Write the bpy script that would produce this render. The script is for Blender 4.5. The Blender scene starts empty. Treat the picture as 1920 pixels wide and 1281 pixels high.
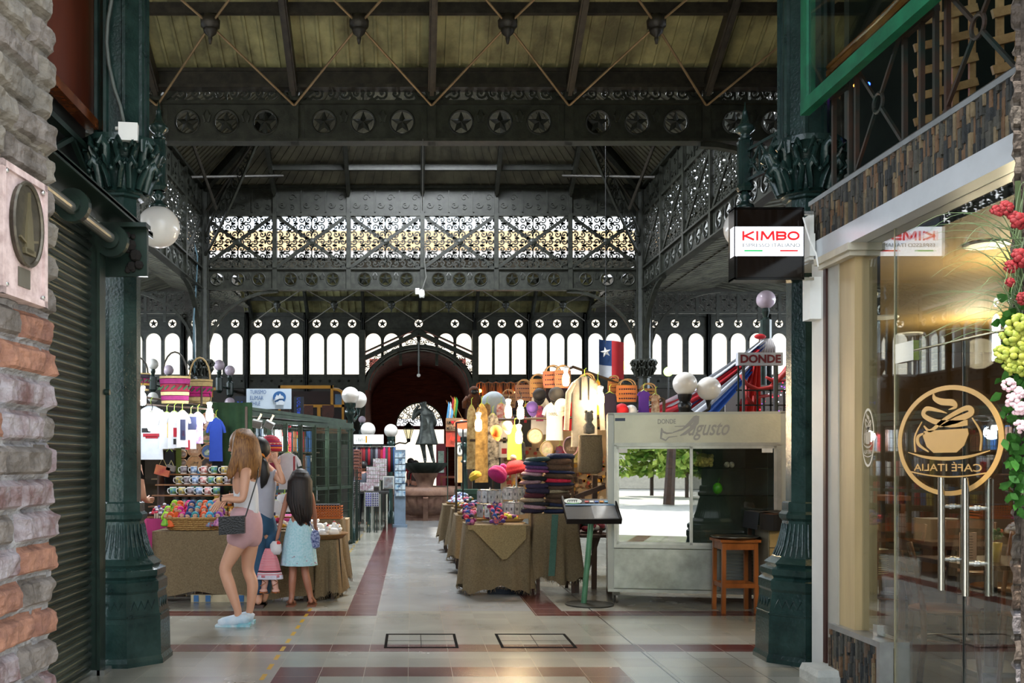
import bpy, math, random
from mathutils import Vector, Matrix, noise
from math import sin, cos, pi, radians as R, sqrt, atan2
random.seed(7)
sc = bpy.context.scene
C = sc.collection
# ---------------------------------------------------------------- camera
F = 1800.0; VX = 772.0; VY = 868.0; H = 1.42
cd = bpy.data.cameras.new('camera'); cam = bpy.data.objects.new('camera', cd); C.objects.link(cam)
cam.location = (0, 0, H); cam.rotation_euler = (R(90), 0, 0)
cd.sensor_width = 36; cd.lens = 36*F/1920; cd.shift_x = (960-VX)/1920; cd.shift_y = (VY-640.5)/1920
cd.clip_start = .05; cd.clip_end = 400
sc.camera = cam
def P(x, y, d): return Vector(((x-VX)/F*d, d, H+(VY-y)/F*d))
def fd(y): return H*F/(y-VY)          # distance of a floor point seen at height y
# ---------------------------------------------------------------- world, sun, exposure
sc.view_settings.view_transform = 'Standard'; sc.view_settings.look = 'None'
sc.view_settings.exposure = 2.17; sc.view_settings.gamma = 1; sc.view_settings.use_curve_mapping = False
w = bpy.data.worlds.new('world'); sc.world = w; w.use_nodes = True
nt = w.node_tree; bg = nt.nodes['Background']
tc = nt.nodes.new('ShaderNodeTexCoord'); ns = nt.nodes.new('ShaderNodeTexNoise'); cr = nt.nodes.new('ShaderNodeValToRGB')
ns.inputs['Scale'].default_value = 3; nt.links.new(tc.outputs['Generated'], ns.inputs['Vector'])
nt.links.new(ns.outputs['Fac'], cr.inputs['Fac']); nt.links.new(cr.outputs['Color'], bg.inputs['Color'])
cr.color_ramp.elements[0].position = .4; cr.color_ramp.elements[0].color = (.68, .82, 1, 1)
cr.color_ramp.elements[1].position = .65; cr.color_ramp.elements[1].color = (1, 1, 1, 1)
bg.inputs['Strength'].default_value = .9
def lamp(name, kind, loc, energy, col=(1, 1, 1), size=.1, rot=None, sy=None):
    l = bpy.data.lights.new(name, kind); l.energy = energy; l.color = col
    o = bpy.data.objects.new(name, l); C.objects.link(o); o.location = loc
    if kind == 'AREA':
        l.size = size
        if sy: l.shape = 'RECTANGLE'; l.size_y = sy
    elif kind == 'SUN': l.angle = R(1)
    else: l.shadow_soft_size = size
    if rot: o.rotation_euler = [R(a) for a in rot]
    return o
lamp('sun', 'SUN', (0, -20, 30), 2.2, (1, .95, .86), rot=(20, 0, -28))
# area lamp standing for daylight through the unseen roof lantern
lamp('lantern_daylight', 'AREA', (.24, 16.5, 10.2), 550, (.9, .95, 1), 3.0, (0, 0, 0))
for nm_, lo_, rt_ in (('west_window_fill', (-10.6, 19.5, 4.8), (0, -90, 0)), ('east_window_fill', (13.8, 19.5, 4.8), (0, 90, 0))): lamp(nm_, 'AREA', lo_, 600, (.93, .97, 1), 2.6, rt_, 15)  # area lamps added outside the side windows to lift the hall's fill light
cy = sc.cycles
cy.max_bounces = 7; cy.diffuse_bounces = 4; cy.glossy_bounces = 4; cy.transmission_bounces = 6; cy.transparent_max_bounces = 16
cy.sample_clamp_indirect = 3; cy.caustics_reflective = False; cy.caustics_refractive = False
# ---------------------------------------------------------------- mesh helper
class MB:
    def __init__(s, xf=None): s.v = []; s.f = []; s.m = []; s.k = 0; s.xf = xf
    def av(s, p):
        p = Vector(p)
        if s.xf is not None: p = s.xf @ p
        s.v.append(p); return len(s.v)-1
    def face(s, ids): s.f.append(ids); s.m.append(s.k)
    def poly(s, pts): s.face([s.av(p) for p in pts])
    def bx(s, x0, x1, y0, y1, z0, z1):
        i = [s.av((x, y, z)) for x in (x0, x1) for y in (y0, y1) for z in (z0, z1)]
        for q in ((0, 1, 3, 2), (4, 6, 7, 5), (0, 4, 5, 1), (2, 3, 7, 6), (0, 2, 6, 4), (1, 5, 7, 3)): s.face([i[a] for a in q])
        return s
    def box(s, c, sz, rz=0, rx=0, ry=0):
        m = Matrix.Translation(Vector(c)) @ Matrix.Rotation(rz, 4, 'Z') @ Matrix.Rotation(ry, 4, 'Y') @ Matrix.Rotation(rx, 4, 'X')
        o = s.xf; s.xf = (o @ m) if o is not None else m
        s.bx(-sz[0]/2, sz[0]/2, -sz[1]/2, sz[1]/2, -sz[2]/2, sz[2]/2); s.xf = o
        return s
    def bar(s, a, b, w, t, up=(0, 0, 1)):
        a = Vector(a); b = Vector(b); d = (b-a).normalized(); u = Vector(up)
        if abs(d.dot(u)) > .98: u = Vector((0, 1, 0))
        x = d.cross(u).normalized(); y = x.cross(d)
        i = [s.av(p+x*(sx*w/2)+y*(sy*t/2)) for p in (a, b) for sx, sy in ((-1, -1), (1, -1), (1, 1), (-1, 1))]
        for q in ((0, 3, 2, 1), (4, 5, 6, 7), (0, 1, 5, 4), (1, 2, 6, 5), (2, 3, 7, 6), (3, 0, 4, 7)): s.face([i[a_] for a_ in q])
        return s
    def tube(s, pts, r, n=8, closed=False, caps=True, flat=1.0, up=None):
        pts = [Vector(p) for p in pts]; N = len(pts); rings = []
        prev = None
        for k in range(N):
            if closed: d = pts[(k+1) % N]-pts[k-1]
            else: d = pts[min(k+1, N-1)]-pts[max(k-1, 0)]
            if d.length < 1e-9: d = Vector((0, 0, 1))
            d.normalize()
            if up is not None: u = Vector(up)
            elif prev is None: u = Vector((0, 0, 1)) if abs(d.z) < .9 else Vector((1, 0, 0))
            else: u = prev
            x = d.cross(u)
            if x.length < 1e-6: x = d.cross(Vector((1, 0, .01)))
            x.normalize(); y = x.cross(d); prev = y
            rr = r[k] if isinstance(r, (list, tuple)) else r
            rings.append([s.av(pts[k]+x*(cos(2*pi*j/n+pi/n)*rr)+y*(sin(2*pi*j/n+pi/n)*rr*flat)) for j in range(n)])
        for k in range(N if closed else N-1):
            a = rings[k]; b = rings[(k+1) % N]
            for j in range(n): s.face([a[j], a[(j+1) % n], b[(j+1) % n], b[j]])
        if caps and not closed: s.face(rings[0][::-1]); s.face(rings[-1])
        return s
    def cyl(s, a, b, r0, r1=None, n=16): return s.tube([a, b], [r0, r0 if r1 is None else r1], n)
    def lathe(s, prof, c=(0, 0, 0), n=20, sx=1, sy=1, mods=None, a0=0):
        c = Vector(c); rings = []
        for (r, z) in prof:
            rings.append([s.av(c+Vector((cos(a0+2*pi*j/n)*r*sx*(mods(j, z) if mods else 1), sin(a0+2*pi*j/n)*r*sy*(mods(j, z) if mods else 1), z))) for j in range(n)])
        for a, b in zip(rings, rings[1:]):
            for j in range(n): s.face([a[j], a[(j+1) % n], b[(j+1) % n], b[j]])
        if prof[0][0] > 1e-4: s.face(rings[0][::-1])
        if prof[-1][0] > 1e-4: s.face(rings[-1])
        return s
    def sph(s, c, r, n=14, m=8, sc_=(1, 1, 1)):
        c = Vector(c); o = s.xf; M_ = Matrix.Translation(c) @ Matrix.Diagonal((sc_[0], sc_[1], sc_[2], 1)); s.xf = (o @ M_) if o is not None else M_
        s.lathe([(r*sin(pi*k/m)+(1e-5 if k in (0, m) else 0), -r*cos(pi*k/m)) for k in range(m+1)], n=n); s.xf = o
        return s
    def prism(s, pts, a, b):
        """pts 2d (x,z), extruded from y=a to y=b"""
        A = [s.av((p[0], a, p[1])) for p in pts]; B = [s.av((p[0], b, p[1])) for p in pts]; n = len(pts)
        s.face(A[::-1] if a < b else A); s.face(B if a < b else B[::-1])
        for j in range(n): s.face([A[j], A[(j+1) % n], B[(j+1) % n], B[j]])
        return s
    def ribbon(s, pts, w, a, b):
        """stroke in the xz plane with width(s) w, extruded a..b in y"""
        n = len(pts); L = []; Rr = []
        for k in range(n):
            p = pts[k]; q0 = pts[max(k-1, 0)]; q1 = pts[min(k+1, n-1)]
            dx = q1[0]-q0[0]; dz = q1[1]-q0[1]; l = sqrt(dx*dx+dz*dz) or 1
            ww = (w[k] if isinstance(w, (list, tuple)) else w)/2
            L.append((p[0]-dz/l*ww, p[1]+dx/l*ww)); Rr.append((p[0]+dz/l*ww, p[1]-dx/l*ww))
        for k in range(n-1): s.prism([L[k], L[k+1], Rr[k+1], Rr[k]], a, b)
        return s
    def grid(s, fn, nu, nv, thick=0):
        ids = [[s.av(fn(u/nu, v/nv)) for v in range(nv+1)] for u in range(nu+1)]
        for u in range(nu):
            for v in range(nv): s.face([ids[u][v], ids[u+1][v], ids[u+1][v+1], ids[u][v+1]])
        return s
    def holeplate(s, cx, cz, r, x0, x1, z0, z1, y0, y1, n=20):
        for up, zz in ((1, z1), (-1, z0)):
            for k in range(n//2):
                a = pi*k/(n//2)*up; b = pi*(k+1)/(n//2)*up
                s.prism([(cx+r*cos(a), cz+r*sin(a)), (cx+r*cos(a), zz), (cx+r*cos(b), zz), (cx+r*cos(b), cz+r*sin(b))], y0, y1)
        if cx-r > x0: s.bx(x0, cx-r, y0, y1, z0, z1)
        if x1 > cx+r: s.bx(cx+r, x1, y0, y1, z0, z1)
        return s
    def archplate(s, cx, cz, r, x0, x1, z0, z1, y0, y1, n=14):
        """plate x0..x1,z0..z1 with arched opening (jambs from z0 up to cz)"""
        for k in range(n):
            a = pi*k/n; b = pi*(k+1)/n
            s.prism([(cx+r*cos(a), cz+r*sin(a)), (cx+r*cos(a), z1), (cx+r*cos(b), z1), (cx+r*cos(b), cz+r*sin(b))], y0, y1)
        s.bx(x0, cx-r, y0, y1, z0, z1); s.bx(cx+r, x1, y0, y1, z0, z1)
        return s
    def star(s, cx, cz, R_, y, dep, ri=.42, a0=pi/2, back=True):
        pts = [(cx+(R_ if k % 2 == 0 else R_*ri)*cos(a0+k*pi/5), cz+(R_ if k % 2 == 0 else R_*ri)*sin(a0+k*pi/5)) for k in range(10)]
        for sg in ((-1, 1) if back else (-1,)):
            c = s.av((cx, y+sg*dep, cz)); ids = [s.av((p[0], y, p[1])) for p in pts]
            for k in range(10): s.face([c, ids[k], ids[(k+1) % 10]][::sg])
        return s
    def build(s, name, mat, parent=None, smooth=False, raw=False, angle=None):
        mats = mat if isinstance(mat, (list, tuple)) else [mat]
        if parent is not None: o3 = wloc(parent)
        elif raw: o3 = Vector((0, 0, 0))
        else:
            o3 = Vector((sum(p.x for p in s.v)/len(s.v), sum(p.y for p in s.v)/len(s.v), min(p.z for p in s.v)))
        me = bpy.data.meshes.new(name); me.from_pydata([tuple(p-o3) for p in s.v], [], s.f)
        for m_ in mats: me.materials.append(m_)
        if len(mats) > 1: me.polygons.foreach_set('material_index', s.m)
        if smooth: me.shade_smooth() if angle is None else (me.shade_smooth(), me.set_sharp_from_angle(angle=R(angle)))
        me.validate(); me.update()
        o = bpy.data.objects.new(name, me); C.objects.link(o)
        if parent is not None: o.parent = parent; WL[o.name] = Vector(o3)
        else: o.location = o3; WL[o.name] = Vector(o3)
        return o
WL = {}
def wloc(o): return WL[o.name]
def tag(o, label=None, cat=None, group=None, kind=None):
    for k, v in (('label', label), ('category', cat), ('group', group), ('kind', kind)):
        if v: o[k] = v
    return o
def thing(name, loc, label=None, cat=None, group=None):
    o = bpy.data.objects.new(name, None); C.objects.link(o); o.location = loc; WL[o.name] = Vector(loc); o.empty_display_size = .1
    return tag(o, label, cat, group)
def one(mb, name, mat, label, cat, group=None, smooth=False, angle=None):
    return tag(mb.build(name, mat, None, smooth, angle=angle), label, cat, group)
def struct(mb, name, mat, parent=None, smooth=False):
    o = mb.build(name, mat, parent, smooth)
    if parent is None: o['kind'] = 'structure'
    return o
def dup(o, loc=None, rz=None, label=None, group=None, parent=None, name=None, scale=None):
    c = o.copy(); C.objects.link(c)
    if parent is not None: c.parent = parent
    if name: c.name = name
    for ch in list(o.children): dup(ch, parent=c)
    if loc is not None: c.location = loc
    if rz is not None: c.rotation_euler = (c.rotation_euler[0], c.rotation_euler[1], rz)
    if scale is not None: c.scale = scale if isinstance(scale, (tuple, list)) else (scale,)*3
    if label: c['label'] = label
    if group: c['group'] = group
    return c
# ---------------------------------------------------------------- materials
MC = {}
def hx(s): return tuple((int(s[i:i+2], 16)/255)**2.2 for i in (0, 2, 4))
def M(col, rough=.5, metal=0, var=.25, sc_=6, bump=.0, bs=40, col2=None, spec=.5, wave=None, stretch=None, coat=0, det=4):
    key = (col, rough, metal, var, sc_, bump, bs, col2, spec, wave, stretch, coat)
    if key in MC: return MC[key]
    m = bpy.data.materials.new('surface_%03d' % len(MC)); m.use_nodes = True; t = m.node_tree; b = t.nodes['Principled BSDF']
    c = hx(col) if isinstance(col, str) else col
    c2 = (hx(col2) if isinstance(col2, str) else col2) if col2 else tuple(x*(1-var) for x in c)
    b.inputs['Roughness'].default_value = rough; b.inputs['Metallic'].default_value = metal
    b.inputs['Specular IOR Level'].default_value = spec; b.inputs['Coat Weight'].default_value = coat
    if var > 0 or col2:
        tcn = t.nodes.new('ShaderNodeTexCoord'); src = tcn.outputs['Object']
        if stretch:
            mp = t.nodes.new('ShaderNodeMapping'); mp.inputs['Scale'].default_value = stretch; t.links.new(src, mp.inputs['Vector']); src = mp.outputs['Vector']
        if wave:
            n = t.nodes.new('ShaderNodeTexWave'); n.bands_direction = wave; n.inputs['Distortion'].default_value = 3; n.inputs['Detail'].default_value = 3
        else:
            n = t.nodes.new('ShaderNodeTexNoise'); n.inputs['Detail'].default_value = det; n.inputs['Roughness'].default_value = .6
        n.inputs['Scale'].default_value = sc_; t.links.new(src, n.inputs['Vector'])
        r = t.nodes.new('ShaderNodeValToRGB'); r.color_ramp.elements[0].position = .35; r.color_ramp.elements[1].position = .65
        r.color_ramp.elements[0].color = (*c2, 1); r.color_ramp.elements[1].color = (*c, 1)
        t.links.new(n.outputs['Fac'], r.inputs['Fac']); t.links.new(r.outputs['Color'], b.inputs['Base Color'])
        if bump:
            n2 = t.nodes.new('ShaderNodeTexNoise'); n2.inputs['Scale'].default_value = bs; n2.inputs['Detail'].default_value = 5; t.links.new(src, n2.inputs['Vector'])
            bp = t.nodes.new('ShaderNodeBump'); bp.inputs['Strength'].default_value = bump; bp.inputs['Distance'].default_value = .02
            t.links.new(n2.outputs['Fac'], bp.inputs['Height']); t.links.new(bp.outputs['Normal'], b.inputs['Normal'])
    else: b.inputs['Base Color'].default_value = (*c, 1)
    MC[key] = m; return m
def EM(col, s, key='e'):
    k = (key, col, s)
    if k in MC: return MC[k]
    m = bpy.data.materials.new('glow_%03d' % len(MC)); m.use_nodes = True; t = m.node_tree; b = t.nodes['Principled BSDF']
    c = hx(col) if isinstance(col, str) else col
    b.inputs['Base Color'].default_value = (*c, 1); b.inputs['Emission Color'].default_value = (*c, 1); b.inputs['Emission Strength'].default_value = s; b.inputs['Roughness'].default_value = .3
    MC[k] = m; return m
def GL(tint=(.95, 1, .98), refl=.12, rough=0.0):
    """thin clear pane: mostly transparent, fresnel mirror on top"""
    k = ('g', tint, refl, rough)
    if k in MC: return MC[k]
    m = bpy.data.materials.new('glass_%03d' % len(MC)); m.use_nodes = True; t = m.node_tree; t.nodes.clear()
    o = t.nodes.new('ShaderNodeOutputMaterial'); mx = t.nodes.new('ShaderNodeMixShader'); tr = t.nodes.new('ShaderNodeBsdfTransparent'); g = t.nodes.new('ShaderNodeBsdfGlossy')
    lw = t.nodes.new('ShaderNodeLayerWeight'); fr = t.nodes.new('ShaderNodeMath'); fr.operation = 'POWER'; fr.inputs[1].default_value = 5; t.links.new(lw.outputs['Facing'], fr.inputs[0]); ad = t.nodes.new('ShaderNodeMath'); ad.operation = 'ADD'; ad.inputs[1].default_value = refl; ad.use_clamp = True
    t.links.new(fr.outputs[0], ad.inputs[0]); t.links.new(ad.outputs[0], mx.inputs[0]); tr.inputs[0].default_value = (*tint, 1); g.inputs['Roughness'].default_value = rough
    t.links.new(tr.outputs[0], mx.inputs[1]); t.links.new(g.outputs[0], mx.inputs[2]); t.links.new(mx.outputs[0], o.inputs['Surface'])
    MC[k] = m; return m
IRON = M('33352f', .42, .15, col2='1e201c', sc_=9, bump=.1, bs=60)
IRONB = M('38342d', .5, .2, col2='211f1c', sc_=9, bump=.1)
GREEN = M('2b3f3b', .22, .1, col2='192a28', sc_=5, bump=.15, bs=50)
GREEND = M('23332c', .35, .1, col2='182420', sc_=5)
BLACK = M('141414', .35, var=.2); STEEL = M('c8cac8', .25, .9, var=.1, sc_=3); WHITE = M('e8e8e4', .45, var=.06)
CHROME = M('dcdcdc', .08, 1, var=0); WOOD = M('8a5a30', .4, col2='5c3618', sc_=5, stretch=(1, 1, .15)); WOODD = M('4a3020', .5, col2='2c1c12', sc_=6)
MILK = M('e6e2dc', .2, var=.04, spec=.6); PINKG = M('c9b6c4', .25, var=.06)
BURLAP = M('857357', .9, col2='6a5a42', sc_=90, bump=.5, bs=250)
def text(s, x0, x1, z0, z1, y, mat, parent, bold=0, shear=0, dep=.004, xf=None, name='lettering', res=3):
    """text fitted into the rectangle x0..x1, z0..z1 of the plane y, facing -y; xf maps it on"""
    cu = bpy.data.curves.new('t', 'FONT'); cu.body = s; cu.offset = bold; cu.shear = shear; cu.resolution_u = res; cu.space_line = .95
    ob = bpy.data.objects.new('t', cu); C.objects.link(ob); dg = bpy.context.evaluated_depsgraph_get()
    me = bpy.data.meshes.new_from_object(ob.evaluated_get(dg)); bpy.data.objects.remove(ob)
    vs = [v.co.copy() for v in me.vertices]; fs = [tuple(p.vertices) for p in me.polygons]; bpy.data.meshes.remove(me)
    ax = min(v.x for v in vs); bx_ = max(v.x for v in vs); az = min(v.y for v in vs); bz = max(v.y for v in vs)
    mb = MB(xf)
    for v in vs: mb.av((x0+(v.x-ax)/(bx_-ax)*(x1-x0), y-dep, z0+(v.y-az)/(bz-az)*(z1-z0)))
    mb.f = [list(f) for f in fs]; mb.m = [0]*len(fs)
    return mb.build(name, mat, parent)
def skin(name, nodes, edges, mat, parent, root, sub=2, smooth=True):
    """nodes: key -> (x,y,z,r[,r2])"""
    keys = list(nodes); o3 = wloc(parent)
    me = bpy.data.meshes.new('s'); me.from_pydata([tuple(Vector(nodes[k][:3])-o3) for k in keys], [(keys.index(a), keys.index(b)) for a, b in edges], [])
    ob = bpy.data.objects.new('s', me); C.objects.link(ob); ob.modifiers.new('k', 'SKIN')
    m2 = ob.modifiers.new('u', 'SUBSURF'); m2.levels = sub; m2.render_levels = sub
    for i, k in enumerate(keys):
        sv = me.skin_vertices[0].data[i]; q = nodes[k]; sv.radius = (q[3], q[4] if len(q) > 4 else q[3]); sv.use_root = (k == root)
    ob.update_tag(); bpy.context.view_layer.update()
    dg = bpy.context.evaluated_depsgraph_get(); nm = bpy.data.meshes.new_from_object(ob.evaluated_get(dg)); bpy.data.objects.remove(ob)
    nm.name = name; nm.materials.clear(); nm.materials.append(mat)
    if smooth: nm.shade_smooth()
    o = bpy.data.objects.new(name, nm); C.objects.link(o); o.parent = parent; WL[o.name] = Vector(o3)
    return o
def chain(*ks): return list(zip(ks, ks[1:]))
# ================================================================ THE HALL
AX = .24; D1 = 11.6; D2 = 21.5; DB = 28.4; MO = 1.652; HW = MO*3; XL = AX-HW; XR = AX+HW
XWL = -9.4; XWR = 12.6
# floor with tile pattern: white/grey terrazzo, brown bands, grout
def floor_mat():
    m = bpy.data.materials.new('terrazzo'); m.use_nodes = True; t = m.node_tree; b = t.nodes['Principled BSDF']; L = t.links
    def N(k, **kw):
        n = t.nodes.new(k)
        for a, v in kw.items(): setattr(n, a, v)
        return n
    def mth(op, a, b_=None, c=None):
        n = N('ShaderNodeMath', operation=op)
        for i, v in enumerate((a, b_, c)):
            if v is None: continue
            if isinstance(v, (int, float)): n.inputs[i].default_value = v
            else: L.new(v, n.inputs[i])
        return n.outputs[0]
    tc_ = N('ShaderNodeTexCoord'); sp = N('ShaderNodeSeparateXYZ'); L.new(tc_.outputs['Object'], sp.inputs[0]); X = sp.outputs[0]; Y = sp.outputs[1]
    def rng(v, a, c): return mth('MULTIPLY', mth('GREATER_THAN', v, a), mth('LESS_THAN', v, c))
    def AND(a, c): return mth('MULTIPLY', a, c)
    def OR(a, c): return mth('MAXIMUM', a, c)
    T = .297; y0 = 6.375
    yb = lambda k: y0+k*T
    # bands (near stripe with L corners, middle stripe, far stripe with gap)
    s3 = AND(rng(Y, yb(0), yb(1)), rng(X, -.914, 1.44))
    s3 = OR(s3, AND(rng(X, -.914, -.61), mth('LESS_THAN', Y, yb(1)))); s3 = OR(s3, AND(rng(X, 1.15, 1.44), mth('LESS_THAN', Y, yb(1))))
    s2 = rng(Y, 7.215, 7.5)
    s1 = AND(rng(Y, 8.9, 9.19), OR(mth('LESS_THAN', X, -.33), mth('GREATER_THAN', X, 1.15)))
    dk = OR(OR(s3, s2), s1)
    e1 = AND(rng(X, -.615, -.33), mth('GREATER_THAN', Y, 8.9)); e2 = AND(rng(X, 1.15, 1.435), mth('GREATER_THAN', Y, 8.9))
    dk = OR(dk, OR(e1, e2))
    mid = AND(rng(X, -.33, 1.15), mth('GREATER_THAN', Y, 9.19))
    br = N('ShaderNodeTexBrick'); br.offset = 0; br.inputs['Scale'].default_value = 1/T; br.inputs['Brick Width'].default_value = 1; br.inputs['Row Height'].default_value = 1; br.inputs['Mortar Size'].default_value = .008; br.inputs['Mortar Smooth'].default_value = .3
    mp = N('ShaderNodeMapping'); mp.inputs['Location'].default_value = (.024, -y0+T*30, 0); L.new(tc_.outputs['Object'], mp.inputs['Vector']); L.new(mp.outputs[0], br.inputs['Vector'])
    br.inputs['Color1'].default_value = (0, 0, 0, 1); br.inputs['Color2'].default_value = (1, 1, 1, 1); br.inputs['Mortar'].default_value = (.5, .5, .5, 1)
    n1 = N('ShaderNodeTexNoise'); n1.inputs['Scale'].default_value = 150; n1.inputs['Detail'].default_value = 3; L.new(tc_.outputs['Object'], n1.inputs['Vector'])
    n2 = N('ShaderNodeTexNoise'); n2.inputs['Scale'].default_value = 1.3; n2.inputs['Detail'].default_value = 5; L.new(tc_.outputs['Object'], n2.inputs['Vector'])
    def mix(f, a, c):
        n = N('ShaderNodeMix', data_type='RGBA'); 
        if isinstance(f, (int, float)): n.inputs[0].default_value = f
        else: L.new(f, n.inputs[0])
        for i, v in ((6, a), (7, c)):
            if isinstance(v, tuple): n.inputs[i].default_value = (*v, 1)
            else: L.new(v, n.inputs[i])
        return n.outputs[2]
    light = mix(br.outputs['Color'], hx('86847a'), hx('7a786e'))
    light = mix(mid, light, hx('808180'))
    c = mix(dk, light, hx('4c2422'))
    sp1 = mth('MULTIPLY', mth('SUBTRACT', n1.outputs['Fac'], .5), .5); wear = mth('MULTIPLY', mth('SUBTRACT', n2.outputs['Fac'], .5), .5)
    v = mth('ADD', mth('ADD', 1, sp1), wear)
    hs = N('ShaderNodeHueSaturation'); L.new(c, hs.inputs['Color']); L.new(v, hs.inputs['Value'])
    yd = AND(AND(rng(X, -1.0, -.968), mth('GREATER_THAN', mth('FRACT', mth('MULTIPLY', Y, 3.1)), .45)), mth('GREATER_THAN', n2.outputs['Fac'], .42))
    hs_ = mix(yd, hs.outputs[0], hx('a88424')); seam = rng(X, 1.72, 1.732); dg_ = AND(mth('GREATER_THAN', X, 1.73), mth('LESS_THAN', Y, 7.2))
    gc = mix(dg_, hx('8a8376'), hx('2c2824')); out = mix(br.outputs['Fac'], hs_, gc); out = mix(seam, out, hx('2c2824'))
    L.new(out, b.inputs['Base Color'])
    rr = mth('ADD', .13, mth('MULTIPLY', n2.outputs['Fac'], .22)); L.new(rr, b.inputs['Roughness']); b.inputs['Specular IOR Level'].default_value = .65
    n3 = N('ShaderNodeTexNoise'); n3.inputs['Scale'].default_value = 3.5; L.new(tc_.outputs['Object'], n3.inputs['Vector'])
    bp = N('ShaderNodeBump'); bp.inputs['Strength'].default_value = .035; bp.inputs['Distance'].default_value = .01; L.new(n3.outputs['Fac'], bp.inputs['Height']); L.new(bp.outputs[0], b.inputs['Normal'])
    return m
mb = MB(); mb.bx(-14, 16, .3, 36, -.2, 0); o = mb.build('floor', floor_mat(), raw=True); o['kind'] = 'structure'
# street behind the camera
mb = MB(); mb.bx(-40, 40, -60, .3, -.25, -.03); struct(mb, 'ground', M('c9c6bf', .8, var=.12, sc_=.6))
# ---- roof helper: slab between eave line a-b and ridge line c-d with ribs hanging under it
ROOFM = M('908e66', .6, col2='55533a', sc_=2.2, bump=.2, bs=30)
ROOFG = M('605e50', .6, col2='3e3c34', sc_=2.2)
def roof(name, a, b, c, d, rib=.17, m=ROOFM, laps=(.38, .8)):
    a, b, c, d = map(Vector, (a, b, c, d)); mb = MB(); nrm = (b-a).cross(d-a).normalized()
    if nrm.z > 0: nrm = -nrm
    up = -nrm
    mb.poly([a, b, c, d]); mb.poly([a+up*.05, d+up*.05, c+up*.05, b+up*.05])
    n = max(2, int((b-a).length/rib))
    for k in range(n+1):
        p = a.lerp(b, k/n); q = d.lerp(c, k/n); mb.bar(p+nrm*.012, q+nrm*.012, .028, .03, up=nrm)
    for l in laps:
        mb.bar(a.lerp(d, l)+nrm*.015, b.lerp(c, l)+nrm*.015, .02, .035, up=nrm)
    return struct(mb, name, m)
# ---- star-band truss prototype (origin = middle of its lower edge)
def spiral(cx, cz, r, turns, a0, dir_=1, n=12, tail=None):
    pts = []
    if tail: pts.append(tail)
    for k in range(n+1):
        t = k/n; rr = r*(1-t*.82); a = a0+dir_*t*turns*2*pi; pts.append((cx+rr*cos(a), cz+rr*sin(a)))
    return pts
def scrolls(mb, x0, x1, z0, z1, t=.013, dens=1, y=0, th=.012, clip=None, n=11):
    """openwork ironwork: mirrored scroll pairs and leaves filling a rectangle"""
    rnd = random.Random(int(x0*10+z0*100)+5)
    nx = max(1, round((x1-x0)/(.2/dens))); nz = max(1, round((z1-z0)/(.2/dens))); dx = (x1-x0)/nx; dz = (z1-z0)/nz
    for i in range(nx):
        for j in range(nz):
            cx = x0+(i+.5)*dx; cz = z0+(j+.5)*dz
            if clip and not clip(cx, cz): continue
            s = 1 if (i < nx/2) else -1; u = 1 if (i+j) % 2 else -1
            r = min(dx, dz)*.46
            p = spiral(cx, cz, r, 1.15, (pi if s > 0 else 0)+u*.6, s*u, n, (cx-s*dx*.75, cz-u*dz*.55))
            mb.ribbon(p, [t*(1.3-.5*k/len(p)) for k in range(len(p))], y-th, y+th)
            q = [(cx+s*dx*.5, cz+u*dz*.5), (cx+s*dx*.2, cz+u*dz*.42), (cx-s*dx*.15, cz+u*dz*.6)]
            mb.ribbon(q, [t, t*2.2, t*.5], y-th, y+th)
            mb.prism([(cx-r*.25, cz), (cx, cz-r*.25), (cx+r*.25, cz), (cx, cz+r*.25)], y-th, y+th)
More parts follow.
